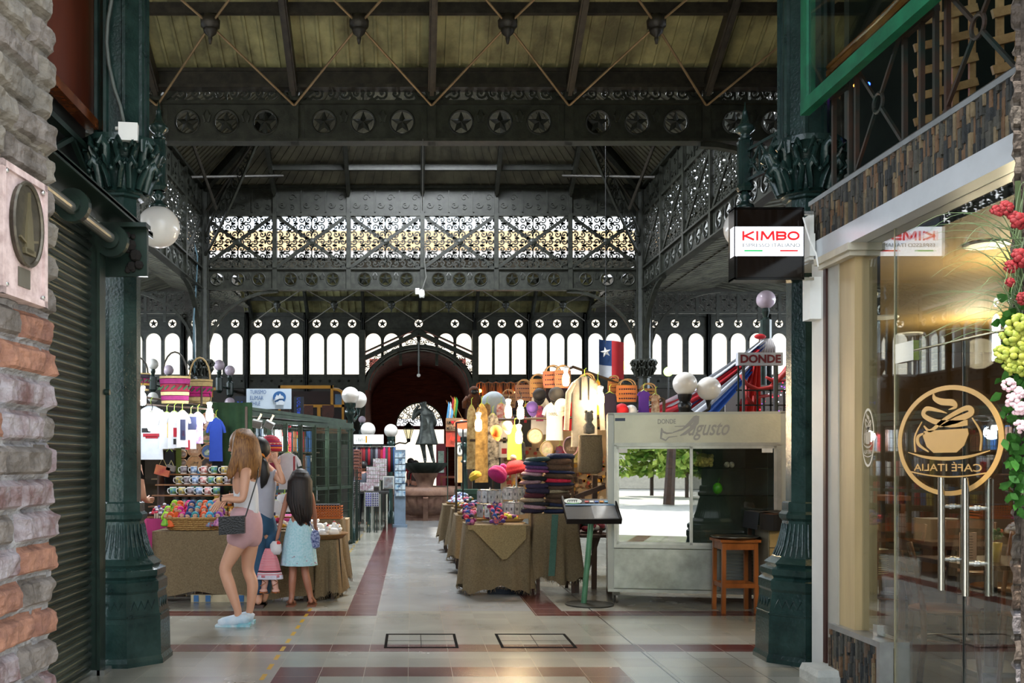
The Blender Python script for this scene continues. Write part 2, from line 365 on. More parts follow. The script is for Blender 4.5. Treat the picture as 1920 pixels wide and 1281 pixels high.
def make_truss(name, loc, rz, label, upper=True, frieze=True, mat=IRON, n=6, L=None):
    root = thing(name, (0, 0, 0), label, 'truss', 'star banded iron trusses round the central hall')
    hw = MO*n/2
    mb = MB()   # star band
    for k in range(n):
        x = -hw+k*MO
        ed = x
        for j in range(3):
            cx = x+MO/2+(j-1)*.47; x0 = ed if j == 0 else cx-.235; x1 = x+MO if j == 2 else cx+.235
            mb.holeplate(cx, .25, .135, x0, x1, .04, .46, -.015, .015, 24)
            mb.tube([(cx+.145*cos(a*pi/12), -.02, .25+.145*sin(a*pi/12)) for a in range(24)], .013, 5, closed=True)
            mb.star(cx, .25, .14, 0, .045)
            if j < 2:   # leafy relief
                for s in (-1, 1):
                    mb.tube([(cx+.235+s*.02, -.02, .25), (cx+.235+s*.045, -.03, .33), (cx+.235+s*.01, -.02, .4)], [.018, .012, .006], 4)
    mb.build('star_band', mat, root)
    mb = MB()
    mb.bx(-hw, hw, -.09, .09, 0, .03).bx(-hw, hw, -.05, .05, .03, .045); mb.bx(-hw, hw, -.07, .07, .46, .5)
    if upper: mb.bx(-hw, hw, -.05, .05, 1.66, 1.72)
    if frieze: mb.bx(-hw, hw, -.08, .08, 2.28, 2.34)
    mb.build('chord', mat, root)
    mb = MB(); x = -hw; mb.bx(x-.05, x+.05, -.07, .07, 0, 1.7 if upper else .5); mb.bx(x-.12, x+.12, -.02, .02, .03, .47)
    if frieze: mb.bx(x-.04, x+.04, -.07, .05, 1.7, 2.3)
    up_ = mb.build('upright', mat, root)
    for k in range(1, n+1): c = up_.copy(); C.objects.link(c); c.parent = root; c.location.x = k*MO
    if upper:
        pm = None
        for k in range(n):
            x = -hw+k*MO
            if pm is None:
                mb = MB(); x0 = x+.05; x1 = x+MO-.05; zz0 = .52; zz1 = 1.66; xm = (x0+x1)/2; zm = (zz0+zz1)/2
                mb.bar((x0, -.02, zz0), (x1, -.02, zz1), .03, .075, up=(1, 0, -1)); mb.bar((x0, .02, zz1), (x1, .02, zz0), .03, .075, up=(1, 0, 1))
                mb.sph((xm, 0, zm), .09, 10, 6, (1, .5, 1))
                scrolls(mb, x0, xm, zz0, zz1, 0.025, 1.3); scrolls(mb, xm, x1, zz0, zz1, 0.025, 1.3)
                mb.bx(x0, x1, -.008, .008, zm-.01, zm+.01); mb.bx(xm-.01, xm+.01, -.008, .008, zz0, zz1)
                pm = mb.build('scroll_panel', mat, root)
            else:
                c = pm.copy(); C.objects.link(c); c.parent = root; c.location.x = k*MO
    if frieze:
        mb = MB(); mb.bx(-hw, hw, .0, .03, 1.7, 2.3)
        for k in range(n*3):
            x = -hw+(k+.5)*MO/3
            mb.bx(x-.25, x-.22, -.03, 0, 1.75, 2.25); 
            for s in (-1, 1):
                mb.ribbon(spiral(x+s*.11, 2.0+s*.08, .09, 1.1, 0, s, 9), .02, -.02, 0); mb.ribbon(spiral(x+s*.11, 1.88-s*.02, .07, 1.1, 2, -s, 9), .02, -.02, 0)
        mb.build('frieze', mat, root)
    root.location = loc; root.rotation_euler = (0, 0, rz)
    return root
ZT = 5.28
far_truss = make_truss('star_truss', (AX, D2, ZT), 0, 'far iron truss of the central hall, bright sky behind its scrollwork panels')
dup(far_truss, (AX, D1, ZT), 0, 'nearest dark iron truss with large star rings crossing the whole hall below the olive roof')
dup(far_truss, (XL, (D1+D2)/2, ZT), R(90), 'left side iron truss running into depth behind the white globe lamp')
dup(far_truss, (XR, (D1+D2)/2, ZT), R(-90), 'right side iron truss with brown scrollwork running back behind the lit red and white sign')
# near truss outer bays beyond the hall columns
for x, l in ((XL-HW+MO, 'plain star truss bays left of the central hall at the near side'), (XR+HW-MO, 'plain star truss bays right of the central hall at the near side')):
    pass
# ---- hall columns
def capital(mb, c, z0, z1, r, n=8):
    """leafy capital between z0 and z1 round centre c"""
    h = z1-z0
    mb.lathe([(r, z0), (r*1.15, z0+.02), (r*1.05, z0+.04), (r*1.1, z0+h*.5), (r*1.5, z0+h*.85), (r*1.75, z0+h*.9), (r*1.75, z1), (r*1.2, z1)], c=(c[0], c[1], 0), n=8, a0=pi/8)
    for tier, (zz, rr, k, s) in enumerate(((z0+.04, r*1.1, 8, .9), (z0+h*.42, r*1.25, 8, 1.0))):
        for i in range(k):
            a = 2*pi*(i+.5*tier)/k; dx, dy = cos(a), sin(a); tx, ty = -dy, dx; hh = h*.45
            for q9 in (-.28, .28):
                w_ = r*q9
                pts = [(c[0]+dx*(rr+o_)+tx*w_*q, c[1]+dy*(rr+o_)+ty*w_*q, zz+zz_*hh) for o_, zz_, q in ((0, 0, .8), (r*.12, .4, 1.1), (r*.3, .8, 1.5), (r*.52, 1.0, 1.2), (r*.6, .82, .8), (r*.48, .72, .5))]
                mb.tube(pts, [r*.2, r*.24, r*.24, r*.2, r*.15, r*.08], 7, flat=.6, up=(tx, ty, 0))
            mb.sph((c[0]+dx*(rr+r*.5), c[1]+dy*(rr+r*.5), zz+hh*.62), r*.13, 8, 5)
            for s_ in (-1, 1): mb.tube([(c[0]+dx*(rr+r*.3)+tx*s_*(r*.5+r*.2*(1-q/9)*cos(q*.9)), c[1]+dy*(rr+r*.3)+ty*s_*(r*.5+r*.2*(1-q/9)*cos(q*.9)), zz+hh*.9+r*.2*(1-q/9)*sin(q*.9)) for q in range(9)], r*.06, 5)
    for i in range(4):
        a = pi/4+i*pi/2; cx, cy_ = c[0]+cos(a)*r*1.5, c[1]+sin(a)*r*1.5
        mb.tube([(cx-cos(a)*r*.6, cy_-sin(a)*r*.6, z1-h*.5), (cx, cy_, z1-h*.12), (cx+cos(a)*r*.45, cy_+sin(a)*r*.45, z1-h*.14), (cx+cos(a)*r*.4, cy_+sin(a)*r*.4, z1-h*.3), (cx+cos(a)*r*.15, cy_+sin(a)*r*.15, z1-h*.25)], [r*.2, r*.2, r*.17, r*.12, r*.06], 6)
def make_column(name, x, y, label, group, ztop=7.6, r=.125, mat=GREEN, zc=3.33, hc=.4, upper_r=.16):
    root = thing(name, (x, y, 0), label, 'column', group); O = 2*pi/16
    k = 1/cos(pi/8)
    prof = [(.335, 0), (.335, .03), (.32, .06), (.315, .3), (.29, .5), (.30, .52), (.30, .58), (.275, .60), (.29, .62), (.29, .66), (.25, .68), (.262, .7), (.215, .74), (.18, .82), (.155, .92), (.147, 1.0), (.165, 1.02), (.17, 1.05), (.15, 1.07), (.15, 1.13), (.14, 1.14)]
    mb = MB(); mb.lathe([(a*k*r/.125, b) for a, b in prof], (x, y, 0), 8, a0=O)
    for f in range(8):   # flutes and zigzag on every face
        a = f*pi/4; dx, dy = cos(a), sin(a); tx, ty = -dy, dx
        for q in (-1.5, -.5, .5, 1.5):
            pts = [(x+dx*(rr+.004)+tx*q*w_, y+dy*(rr+.004)+ty*q*w_, z) for rr, z, w_ in ((.21, .75, .042), (.18, .82, .037), (.157, .92, .031), (.149, .98, .029))]
            mb.tube(pts, [.006, .009, .009, .005], 5)
        zz = [(x+dx*(.312-.003*0)+tx*(i-3.5)*.028, y+dy*.304+ty*(i-3.5)*.028, .40+(.035 if i % 2 else -.02)) for i in range(8)]
        mb.tube([(x+dx*.302+tx*(i-3.5)*.027, y+dy*.302+ty*(i-3.5)*.027, .42+(.03 if i % 2 else -.03)) for i in range(8)], .006, 4)
        mb.bar((x+dx*.312-tx*.125, y+dy*.312-ty*.125, .345), (x+dx*.312+tx*.125, y+dy*.312+ty*.125, .345), .012, .012)
    mb.build('base', mat, root)
    mb = MB(); mb.lathe([(r*k, 1.1), (r*k*.97, zc-.02), (r*k*1.2, zc-.01), (r*k*1.2, zc+.03)], (x, y, 0), 8, a0=O); mb.build('shaft', mat, root)
    mb = MB(); capital(mb, (x, y), zc, zc+hc, r*1.25); mb.build('capital', mat, root, smooth=True, angle=50)
    if ztop > zc+hc:
        mb = MB(); mb.lathe([(upper_r*k, zc+hc), (upper_r*k, ztop)], (x, y, 0), 8, a0=O)
        for f in range(8):
            a = f*pi/4+pi/8; mb.cyl((x+cos(a)*upper_r*k, y+sin(a)*upper_r*k, zc+hc), (x+cos(a)*upper_r*k, y+sin(a)*upper_r*k, ztop), .022, n=6)
        mb.build('upper_shaft', mat, root)
    return root
for x, y, l in ((XL, D2, 'far left hall column of iron where the two lit trusses meet'), (XR, D2, 'far right hall column of iron with a leafy capital above the market stalls'), (XL, D1, 'near left hall column behind the roller shutter'), (XR, D1, 'near right hall column behind the refrigerated showcase')):
    make_column('hall_column', x, y, l, 'iron columns of the central hall', 7.5, mat=IRON)
# quarter arch brackets
def make_spandrel(w_, h_, mat, label):
    root = thing('arch_bracket', (0, 0, 0), label, 'bracket', 'arched scrollwork brackets under the trusses')
    arc = [(w_*(1-cos(t*pi/24)), h_*sin(t*pi/24)) for t in range(13)]   # from foot to apex, at x=0 vertical
    mb = MB(); mb.ribbon(arc, .06, -.05, .05); mb.ribbon([(0.02, 0), (.02, h_)], .05, -.05, .05); mb.build('arch_rib', mat, root)
    mb = MB(); inside = lambda x, z: z > h_*sin(math.acos(max(-1, min(1, 1-x/w_))))+.03 and x > 0
    scrolls(mb, .03, w_*.9, .1, h_, .012, 1.3, clip=inside); mb.build('scroll_fill', mat, root)
    return root
sp0 = make_spandrel(1.6, 1.5, IRON, 'scrollwork bracket curving right from the far left column to the lit truss')
first = True
for x, y in ((XL, D2), (XR, D2), (XL, D1), (XR, D1)):
    for rz in (0, 90, 180, 270):
        nm = {0: 'toward the right', 90: 'toward the back', 180: 'toward the left', 270: 'toward the viewer'}[rz]
        where = ('far ' if y == D2 else 'near ')+('left' if x < 0 else 'right')
        lb = 'curved scrollwork bracket on the %s hall column reaching %s' % (where, nm)
        if first: sp0.location = (x+.12, y, 3.76); sp0['label'] = lb; first = False; continue
        off = Matrix.Rotation(R(rz), 4, 'Z') @ Vector((.12, 0, 0))
        dup(sp0, (x+off.x, y+off.y, 3.76), R(rz), lb)
# ---- roofs
ZE = 7.62; LZ = 9.6; LQ = 1.6; YM = (D1+D2)/2
def ring(h): return [(AX-h, YM-h), (AX+h, YM-h), (AX+h, YM+h), (AX-h, YM+h)]
o4 = ring(HW); i4 = ring(LQ)
for k in range(4):
    a, b = o4[k], o4[(k+1) % 4]; c, d = i4[(k+1) % 4], i4[k]
    roof('ceiling', (*a, ZE), (*b, ZE), (*c, LZ), (*d, LZ), .2, ROOFG)
mb = MB()   # lantern curb
for k in range(4):
    a, b = i4[k], i4[(k+1) % 4]; mb.bar((*a, LZ+.2), (*b, LZ+.2), .1, .5)
struct(mb, 'trim_1', IRON)
EA = 6.12   # front nave
roof('ceiling', (XL-4.5, D1, EA), (XR+4.5, D1, EA), (XR+4.5, 9.3, EA+1.3), (XL-4.5, 9.3, EA+1.3), .165)
roof('ceiling', (XL-4.5, 7.0, EA), (XR+4.5, 7.0, EA), (XR+4.5, 9.3, EA+1.3), (XL-4.5, 9.3, EA+1.3), .3, laps=())
mb = MB(); mb.bx(-10, 11, 3.2, 7.0, 6.1, 6.3); struct(mb, 'ceiling', M('5a564c', .8))
# side and back aisles
for xa, xb in ((XL, XWL), (XR, XWR)):
    xm = (xa+xb)/2
    roof('ceiling', (xa, D1, 5.95), (xa, DB, 5.95), (xm, DB, 6.6), (xm, D1, 6.6), .3, ROOFG, laps=(.5,))
    roof('ceiling', (xb, D1, 5.95), (xb, DB, 5.95), (xm, DB, 6.6), (xm, D1, 6.6), .3, ROOFG, laps=(.5,))
roof('ceiling', (XL-.2, DB, 5.85), (XR+.2, DB, 5.85), (XR+.2, 27.0, 6.7), (XL-.2, 27.0, 6.7), .2, ROOFM)
roof('ceiling', (XL-.2, D2+.15, 6.0), (XR+.2, D2+.15, 6.0), (XR+.2, 27.0, 6.7), (XL-.2, 27.0, 6.7), .3, ROOFG, laps=())
# roof frames: rafters, purlins, crossed tie rods with turned bosses
ROD = M('8a7558', .5, .3, var=.3)
def boss(mb, p, r=.085):
    x, y, z = p; mb.lathe([(r*.15, -.21), (r*.3, -.15), (r*.25, -.13), (r*.8, -.09), (r*.95, -.05), (r*.85, -.04), (r*1.25, -.02), (r*1.3, .05), (r*1.1, .07), (r, .1)], (x, y, z), 12)
def roof_frame(label, xs, ya, za, yb, zb, m=IRONB, rr=.055, purl=(.22, .62), tie=True, rods=ROD):
    root = thing('roof_frame', ((xs[0]+xs[-1])/2, ya, za), label, 'roof frame', 'roof frames of rafters and tie rods'); A = lambda x, t, dz=0: Vector((x, ya+(yb-ya)*t, za+(zb-za)*t+dz))
    first = None
    for x in xs:
        if first is None:
            mb = MB(); mb.bar(A(x, 0, -.12), A(x, 1, -.12), .09, .16); mb.bar(A(x, 0, -.21), A(x, 1, -.21), .05, .05); first = mb.build('rafter', m, root)
        else: c = first.copy(); C.objects.link(c); c.parent = root; c.location.x = x-xs[0]
    for t in purl:
        mb = MB(); mb.bar(A(xs[0], t, -.07), A(xs[-1], t, -.07), .07, .12); mb.build('purlin', m, root)
    if tie:
        tm = purl[0] if len(purl) == 1 else purl[tie-1]
        ft = None
        for x, x2 in zip(xs, xs[1:]):
            if ft is None:
                c = A((x+x2)/2, tm, -.25); mb = MB()
                for q in (A(x, -.02, -.3), A(x2, -.02, -.3), A(x, tm*2, -.25), A(x2, tm*2, -.25)): mb.cyl(c+(q-c).normalized()*.08, q, .014, n=6)
                ft = mb.build('tie_rod', rods, root); mb = MB(); boss(mb, c); fb = mb.build('boss', m, root, smooth=True)
            else:
                for q in (ft, fb): e = q.copy(); C.objects.link(e); e.parent = root; e.location.x = x-xs[0]
    return root
xs = [AX+k*MO for k in range(-5, 6)]
roof_frame('near olive roof frame with crossed rods and turned bosses above the front truss', xs, D1-.1, EA-.08, 9.3, EA+1.22, purl=(.38,), tie=1)
mb = MB(); mb.bx(XL-3, XR+3, D1-.12, D1-.04, 5.93, 6.13); mb.bx(XL-3, XR+3, D1-.16, D1, 5.9, 5.94); mb.bx(XL-3, XR+3, D1-.14, D1, 6.1, 6.14); struct(mb, 'trim_2', IRONB)
xs2 = [AX+k*MO for k in range(-2, 3)]
roof_frame('far roof frame of the central hall rising above the bright scroll panels', xs2, D2-.1, ZE-.02, YM+1.6, LZ-.05, IRON, purl=(.16, .34), tie=0)
mb = MB()  # hip rafters of the central roof
root = thing('hip_frame', (AX, YM, ZE), 'diagonal hip rafters with lattice ribs rising from the four hall corners', 'roof frame')
for k in range(4):
    a = Vector((*o4[k], ZE)); b = Vector((*i4[k], LZ)); mb = MB(); mb.bar(a-Vector((0, 0, .12)), b-Vector((0, 0, .12)), .12, .2); mb.build('hip_rafter', IRON, root)
    di = (b-a); di.z = 0; di.normalize(); foot = a-Vector((0, 0, 1.15))+di*.15
    mb = MB(); top = [foot+di*(2.1*t)+Vector((0, 0, 2.0*t**.85)) for t in [j/10 for j in range(11)]]; bot = [foot+di*(2.1*t)+Vector((0, 0, -.42+2.22*t**1.15+.25*0)) for t in [j/10 for j in range(11)]]
    mb.tube(top, .035, 4); mb.tube(bot, .035, 4)
    for j in range(10):
        c = (top[j]+bot[j])/2*.5+(top[j+1]+bot[j+1])/2*.5; r_ = (top[j]-bot[j]).length*.32
        mb.tube([c+di*(r_*cos(q)*(1-q/11))+Vector((0, 0, r_*sin(q)*(1-q/11))) for q in [i_*.75 for i_ in range(13)]], .013, 4)
        mb.tube([top[j], bot[j+1]], .014, 4)
    mb.build('lattice_rib', IRON, root)
# struts between corner and front truss (crossed bars seen below the near truss)
for x, s, l in ((XL, 1, 'crossed struts under the near truss at the left'), (XR, -1, 'crossed struts under the near truss at the right')):
    root = thing('corner_struts', (x, D2, ZT), l, 'brace'); mb = MB()
    for a, b in (((x+s*.2, D2-.3, 7.0), (x+s*1.6, D2-1.6, 8.3)), ((x+s*.1, D2-1.4, 7.4), (x+s*1.9, D2-.5, 7.7)), ((x+s*.5, D2-.8, 6.9), (x+s*.3, D2-2.6, 8.0))): mb.cyl(a, b, .035, n=6)
    mb.build('strut', IRONB, root)
xs3 = [AX+k*MO for k in range(-3, 4)]
roof_frame('roof frame of the back aisle with crossed rods over the arched windows', xs3, DB-.08, 5.86, 27.0, 6.68, IRON, purl=(.45,), tie=1, rods=M('6c685e', .5))
# ---- arcade walls with arched windows and star band
LOUV = M('eef4f6', .25, var=.03)
def arcade(root, xf, bays, mat=IRON):
    """bays: list of (x0,x1,kind) kind: 3/2 windows or 'arch'"""
    mb = MB(xf); st = MB(xf)
    for x0, x1, k in bays:
        if k == 'arch': 
            n = 3; w_ = (x1-x0-.1)/3
        else: n = k; w_ = (x1-x0-.1)/n
        for j in range(n):
            cx = x0+.05+w_*(j+.5); r = min(w_*.42, .225)
            if k != 'arch': mb.archplate(cx, 5.25-r, r, cx-w_/2, cx+w_/2, 4.02, 5.36, -.03, .03); mb.ribbon([(cx+(r+.02)*cos(a*pi/10), 5.25-r+(r+.02)*sin(a*pi/10)) for a in range(11)], .03, -.05, -.02)
            mb.holeplate(cx, 5.54, .12, cx-w_/2, cx+w_/2, 5.36, 5.74, -.02, .02, 16); st.star(cx, 5.54, .125, 0, .03, .4)
        for x in (x0, x1): mb.bx(x-.06, x+.06, -.1, .06, 3.2, 5.85); mb.cyl((x, -.12, 3.3), (x, -.12, 5.8), .04, n=8)
    xa = bays[0][0]; xb = bays[-1][1]
    mb.bx(xa, xb, -.06, .06, 5.74, 5.86); mb.bx(xa, xb, -.05, .0, 5.34, 5.37)
    for x0, x1, k in bays:
        if k != 'arch':
            mb.bx(x0, x1, -.08, .06, 3.96, 4.03); mb.bx(x0, x1, -.03, .03, 3.7, 3.98); mb.bx(x0, x1, -.07, .05, 3.62, 3.7)
            for j in range(6): st.star(x0+(x1-x0)*(j+.5)/6, 3.84, .06, -.04, .03, .4, back=False)
    mb.build('arcade_plate', mat, root); st.build('star_ornament', mat, root)
WN = [0]
def louvres(xf, bays, wide=.9):
    for x0, x1, k in bays:
        if k == 'arch': continue
        WN[0] += 1; mb = MB(xf); w_ = (x1-x0-.1)/k
        for j in range(k):
            cx = x0+.05+w_*(j+.5); r = min(w_*.42, .225)
            for q in range(7):
                z = 4.06+q*.172; mb.bar((cx-r, .07, z+.07), (cx+r, .07, z+.07), .004, .165, up=(0, .35, 1))
                mb.bar((cx-r, .045, z), (cx+r, .045, z), .012, .016)
        o = struct(mb, 'window_%d' % WN[0], GL((.93, .97, 1), .02))
back = [((x0-VX)/F*DB, (x1-VX)/F*DB, k) for x0, x1, k in ((120, 232, 3), (232, 344, 3), (344, 463, 3), (463, 574, 3), (574, 680, 3), (680, 890, 'arch'), (890, 992, 3), (992, 1097, 3), (1097, 1203, 3), (1203, 1328, 3), (1328, 1440, 3), (1440, 1552, 3))]
TB = Matrix.Translation((0, DB, 0))
wb = thing('wall_back', (0, DB, 0)); wb['kind'] = 'structure'
arcade(wb, TB, back); louvres(TB, back)
TL = Matrix.Translation((XWL, 0, 0)) @ Matrix.Rotation(R(90), 4, 'Z')
lb_ = [(11.2+k*1.72, 11.2+(k+1)*1.72, 3) for k in range(10)]
wl = thing('wall_left', (XWL, 20, 0)); wl['kind'] = 'structure'; arcade(wl, TL, lb_); louvres(TL, lb_)
TR = Matrix.Translation((XWR, 0, 0)) @ Matrix.Rotation(R(-90), 4, 'Z')
rb_ = [(-28.4+k*1.72, -28.4+(k+1)*1.72, 3) for k in range(10)]
wr = thing('wall_right', (XWR, 20, 0)); wr['kind'] = 'structure'; arcade(wr, TR, rb_); louvres(TR, rb_)
BRK = M('7a3a2c', .8, col2='562419', sc_=7, bump=.3, bs=25, stretch=(.5, .5, 3))
PLAS = M('6a5648', .85, var=.25, sc_=2)
XA = (680-VX)/F*DB; XB = (890-VX)/F*DB; XC = (XA+XB)/2; HR = (XB-XA)/2
mb = MB(); mb.bx(-14, XA, DB-.02, DB+.2, 0, 3.64); mb.bx(-14, XL, DB-.1, DB+.1, 5.86, 6.9); mb.bx(XR, 16, DB-.1, DB+.1, 5.86, 6.9); mb.bx(XB, 16, DB-.02, DB+.2, 0, 3.64); mb.bx(-14, (120-VX)/F*DB, DB, DB+.2, 3.6, 6); mb.bx((1552-VX)/F*DB, 16, DB, DB+.2, 3.6, 6); mb.build('lower_wall', M('3a3630', .7, var=.3), wb)
mb = MB(); mb.bx(XWL-.2, XWL, 7, DB, 0, 3.66); mb.bx(XWL-.2, XWL, .8, 11.2, 0, 6.2); mb.build('lower_wall', PLAS, wl)
mb = MB(); mb.bx(XWR, XWR+.2, 7, DB, 0, 3.66); mb.bx(XWR, XWR+.2, .8, 11.2, 0, 6.2); mb.build('lower_wall', PLAS, wr)
# lace frieze above the stars of the wings
mb = MB(Matrix.Translation((0, DB-2.0, 0)))
for x0, x1 in (((1230-VX)/F*26.4, (1500-VX)/F*26.4), ((200-VX)/F*26.4, (345-VX)/F*26.4)):
    n = round((x1-x0)/.55)
    for k in range(n):
        a = x0+(x1-x0)*k/n; b = x0+(x1-x0)*(k+1)/n; scrolls(mb, a+.06, b-.06, 5.6, 6.05, .022, 1.3); mb.bx(a-.04, a+.04, -.02, .02, 5.3, 6.1)
    mb.bx(x0, x1, -.04, .04, 5.52, 5.58); mb.bx(x0, x1, -.04, .04, 6.06, 6.12)
mb.build('trim_3', IRON)['kind'] = 'structure'
# portal arch: iron arch, brick vault, end wall with fan window
ir = thing('portal_arch', (XC, DB-.3, 0), 'iron portal arch with a low gable in front of the dark brick vault', 'arch')
mb = MB(Matrix.Translation((0, DB-.3, 0)))
arc = [(XC+HR*.93*cos(t*pi/24), 3.55+1.28*sin(t*pi/24)) for t in range(25)]
mb.ribbon(arc, .1, -.08, .08)
arc2 = [(XC+HR*.86*cos(t*pi/24), 3.55+1.17*sin(t*pi/24)) for t in range(25)]; mb.ribbon(arc2, .03, -.06, .06)
for s in (-1, 1): mb.ribbon([(XC+s*HR, 4.45), (XC, 5.22)], .13, -.08, .08); mb.ribbon([(XC+s*HR, 4.62), (XC, 5.38)], .04, -.08, .08); mb.bx(XC+s*HR-.09, XC+s*HR+.09, -.09, .09, 0, 5.3)
mb.build('arch_rib', IRON, ir)
mb = MB(Matrix.Translation((0, DB-.3, 0)))
ins = lambda x, z: abs(x-XC) < HR and ((x-XC)/(HR*.95))**2+((z-3.55)/1.3)**2 > 1 and z < 5.15-abs(x-XC)*.49
scrolls(mb, XC-HR, XC+HR, 3.6, 5.2, .018, 1.3, clip=ins); mb.build('scroll_fill', IRON, ir)
# small windows over the gable
mb = MB(Matrix.Translation((0, DB, 0)))
w_ = (XB-XA-.1)/6
for j in range(6):
    cx = XA+.05+w_*(j+.5); r = w_*.42; mb.archplate(cx, 5.25-r, r, cx-w_/2, cx+w_/2, 4.3, 5.36, -.03, .03)
mb.build('gable_light', IRON, wb)
YE = 33.0
mb = MB(); n = 20   # vault
for k in range(n):
    a = pi*k/n; b = pi*(k+1)/n; r = HR*.95
    mb.poly([(XC+r*cos(a), DB, 3.5+1.2*sin(a)), (XC+r*cos(b), DB, 3.5+1.2*sin(b)), (XC+r*cos(b), YE, 3.5+1.2*sin(b)), (XC+r*cos(a), YE, 3.5+1.2*sin(a))])
    mb.poly([(XC+(r+.15)*cos(a), DB, 3.5+1.35*sin(a)), (XC+(r+.15)*cos(a), YE, 3.5+1.35*sin(a)), (XC+(r+.15)*cos(b), YE, 3.5+1.35*sin(b)), (XC+(r+.15)*cos(b), DB, 3.5+1.35*sin(b))])
mb.bx(XC-HR-.1, XC-HR*.95, DB+.05, YE, 0, 3.5); mb.bx(XC+HR*.95, XC+HR+.1, DB+.05, YE, 0, 3.5); struct(mb, 'wall_portal', BRK)
ex = P(787, 0, YE).x; er = 46/F*YE; ez = P(0, 800, YE).z
mb = MB(Matrix.Translation((0, YE, 0)))
mb.archplate(ex, ez, er, XC-HR, XC+HR, 0, 5, 0, .4, 20)
mb.build('wall_end', BRK)['kind'] = 'structure'
mb = MB(Matrix.Translation((0, YE, 0))); mb.ribbon([(ex+(er+.09)*cos(t*pi/20), ez+(er+.09)*sin(t*pi/20)) for t in range(21)], .2, -.08, 0); mb.bx(ex-er-.2, ex+er+.2, -.1, .1, ez-.1, ez+.02)
struct(mb, 'trim_4', M('6b2a22', .7))
fan = thing('fan_grille', (ex, YE, ez), 'half round scrollwork grille over the bright far doorway', 'grille')
mb = MB(Matrix.Translation((0, YE, 0)))
for k in range(9):
    a = pi*k/8; mb.ribbon([(ex+.15*cos(a), ez+.15*sin(a)), (ex+er*cos(a), ez+er*sin(a))], .025, -.02, .02)
for rr, n in ((.3, 7), (.52, 11), (.73, 14)):
    for k in range(n):
        a = pi*(k+.5)/n; mb.ribbon(spiral(ex+rr*cos(a), ez+rr*sin(a), .1, 1.2, a, 1 if k % 2 else -1, 9), .028, -.02, .02)
mb.ribbon([(ex+(er-.03)*cos(t*pi/20), ez+(er-.03)*sin(t*pi/20)) for t in range(21)], .05, -.03, .03); mb.build('scrollwork', BLACK, fan)
mb = MB(); mb.bx(-60, 60, 55, 58, 0, 13.6); struct(mb, 'wall_street', M('c8c8cc', .8, var=.1)); mb = MB(); mb.bx(-60, 60, 54.5, 58, 13.6, 14.6); struct(mb, 'wall_street', M('b8966c', .8, var=.1))
# street outside the far door
mb = MB(); mb.bx(-20, 20, 40, 41, 0, 2.9); mb.bx(-20, 20, 40, 41, 3.3, 9); struct(mb, 'wall_street', M('cfc2ac', .8, var=.15, sc_=.8))
mb = MB(); mb.bx(-20, 20, 33.5, 60, -.2, -.02); struct(mb, 'ground', M('c9c6bf', .8, var=.12))
# ================================================================ NEAR LEFT
def MT(o, xd, yd=None):
    xd = Vector(xd).normalized(); z = Vector((0, 0, 1)); y = z.cross(xd)
    m = Matrix((xd, y, z)).transposed().to_4x4(); m.translation = Vector(o); return m
BR = [M('6f6862', .9, col2='4c4640', sc_=14, bump=.8, bs=30), M('8c6450', .9, col2='6a4a3e', sc_=14, bump=.7, bs=30), M('5c4644', .9, col2='8a8486', sc_=10, bump=.9, bs=30), M('8a8886', .95, col2='6c6a6c', sc_=16, bump=.9, bs=40), M('54504a', .95, col2='706a60', sc_=8, bump=.8, bs=26)]
def brickwall(name, xf, L, z0, z1, ch, bl, split, seed, dirs=1, ragged=.02, nu=64, pres=.0075, back=.35, dark=False):
    """irregular old brickwork as a relief; x=0 is the ragged edge when dirs<0 it runs to -x"""
    rnd = random.Random(seed); nv = int((z1-z0)/pres); mb = MB(xf); rows = []
    nc = int((z1-z0)/ch)+2; off = [rnd.uniform(0, bl) for _ in range(nc)]; rg = [rnd.uniform(-ragged, ragged) for _ in range(nc)]; wob = [rnd.uniform(-.12, .12) for _ in range(nc)]
    cols = {}
    for v in range(nv+1):
        z = z0+(z1-z0)*v/nv; row = []
        for u in range(nu+1):
            x = L*u/nu   # distance from edge
            zz = (z-z0)/ch+.25*noise.noise(Vector((x*3, z*2, seed)))*ch*5; c = int(zz); fz = zz-c; ci = max(0, min(nc-1, c))
            xx = (x+off[ci])/bl; b_ = int(xx); fx = xx-b_
            dm = min(fz*ch, (1-fz)*ch, fx*bl, (1-fx)*bl)
            m_ = min(1, max(0, (dm-.006)/.014)); m_ = m_*m_*(3-2*m_)
            up = z > split
            h = .022*m_*(1.0 if not up else .9)+.012*noise.noise(Vector((x*14, z*16, seed+3)))+.006*noise.noise(Vector((x*45, z*50, seed)))+.01*noise.noise(Vector((ci*3.1, b_*2.7, seed)))
            k = cols.setdefault((ci, b_), rnd.choice([1, 1, 2, 2, 2, 0]) if not up else rnd.choice([0, 4, 4, 0]))
            if dm < .008: k = 3 if not up else 4
            xe = x+(rg[ci]*(m_ if dm < .02 else 1)+.012*noise.noise(Vector((z*20, 5, seed))))*max(0, 1-x/.12)
            row.append((mb.av((dirs*xe, -h, z)), k))
        rows.append(row)
    for v in range(nv):
        for u in range(nu):
            a = rows[v][u]; mb.k = a[1]; q = [a[0], rows[v][u+1][0], rows[v+1][u+1][0], rows[v+1][u][0]]
            mb.face(q if dirs > 0 else q[::-1])
        mb.k = 2 if z0+(z1-z0)*v/nv < split else 0
    # return at the ragged edge
    bk = [mb.av((mb_inv(mb, rows[v][0][0], xf)[0]-dirs*0, back, z0+(z1-z0)*v/nv)) for v in range(nv+1)]
    for v in range(nv):
        mb.k = rows[v][0][1]; q = [rows[v][0][0], rows[v+1][0][0], bk[v+1], bk[v]]; mb.face(q if dirs > 0 else q[::-1])
    mb.k = 0; mb.bx(min(dirs*.06, dirs*L), max(dirs*.06, dirs*L), .02, back, z0, z1)
    return struct(mb, name, BR, smooth=False)
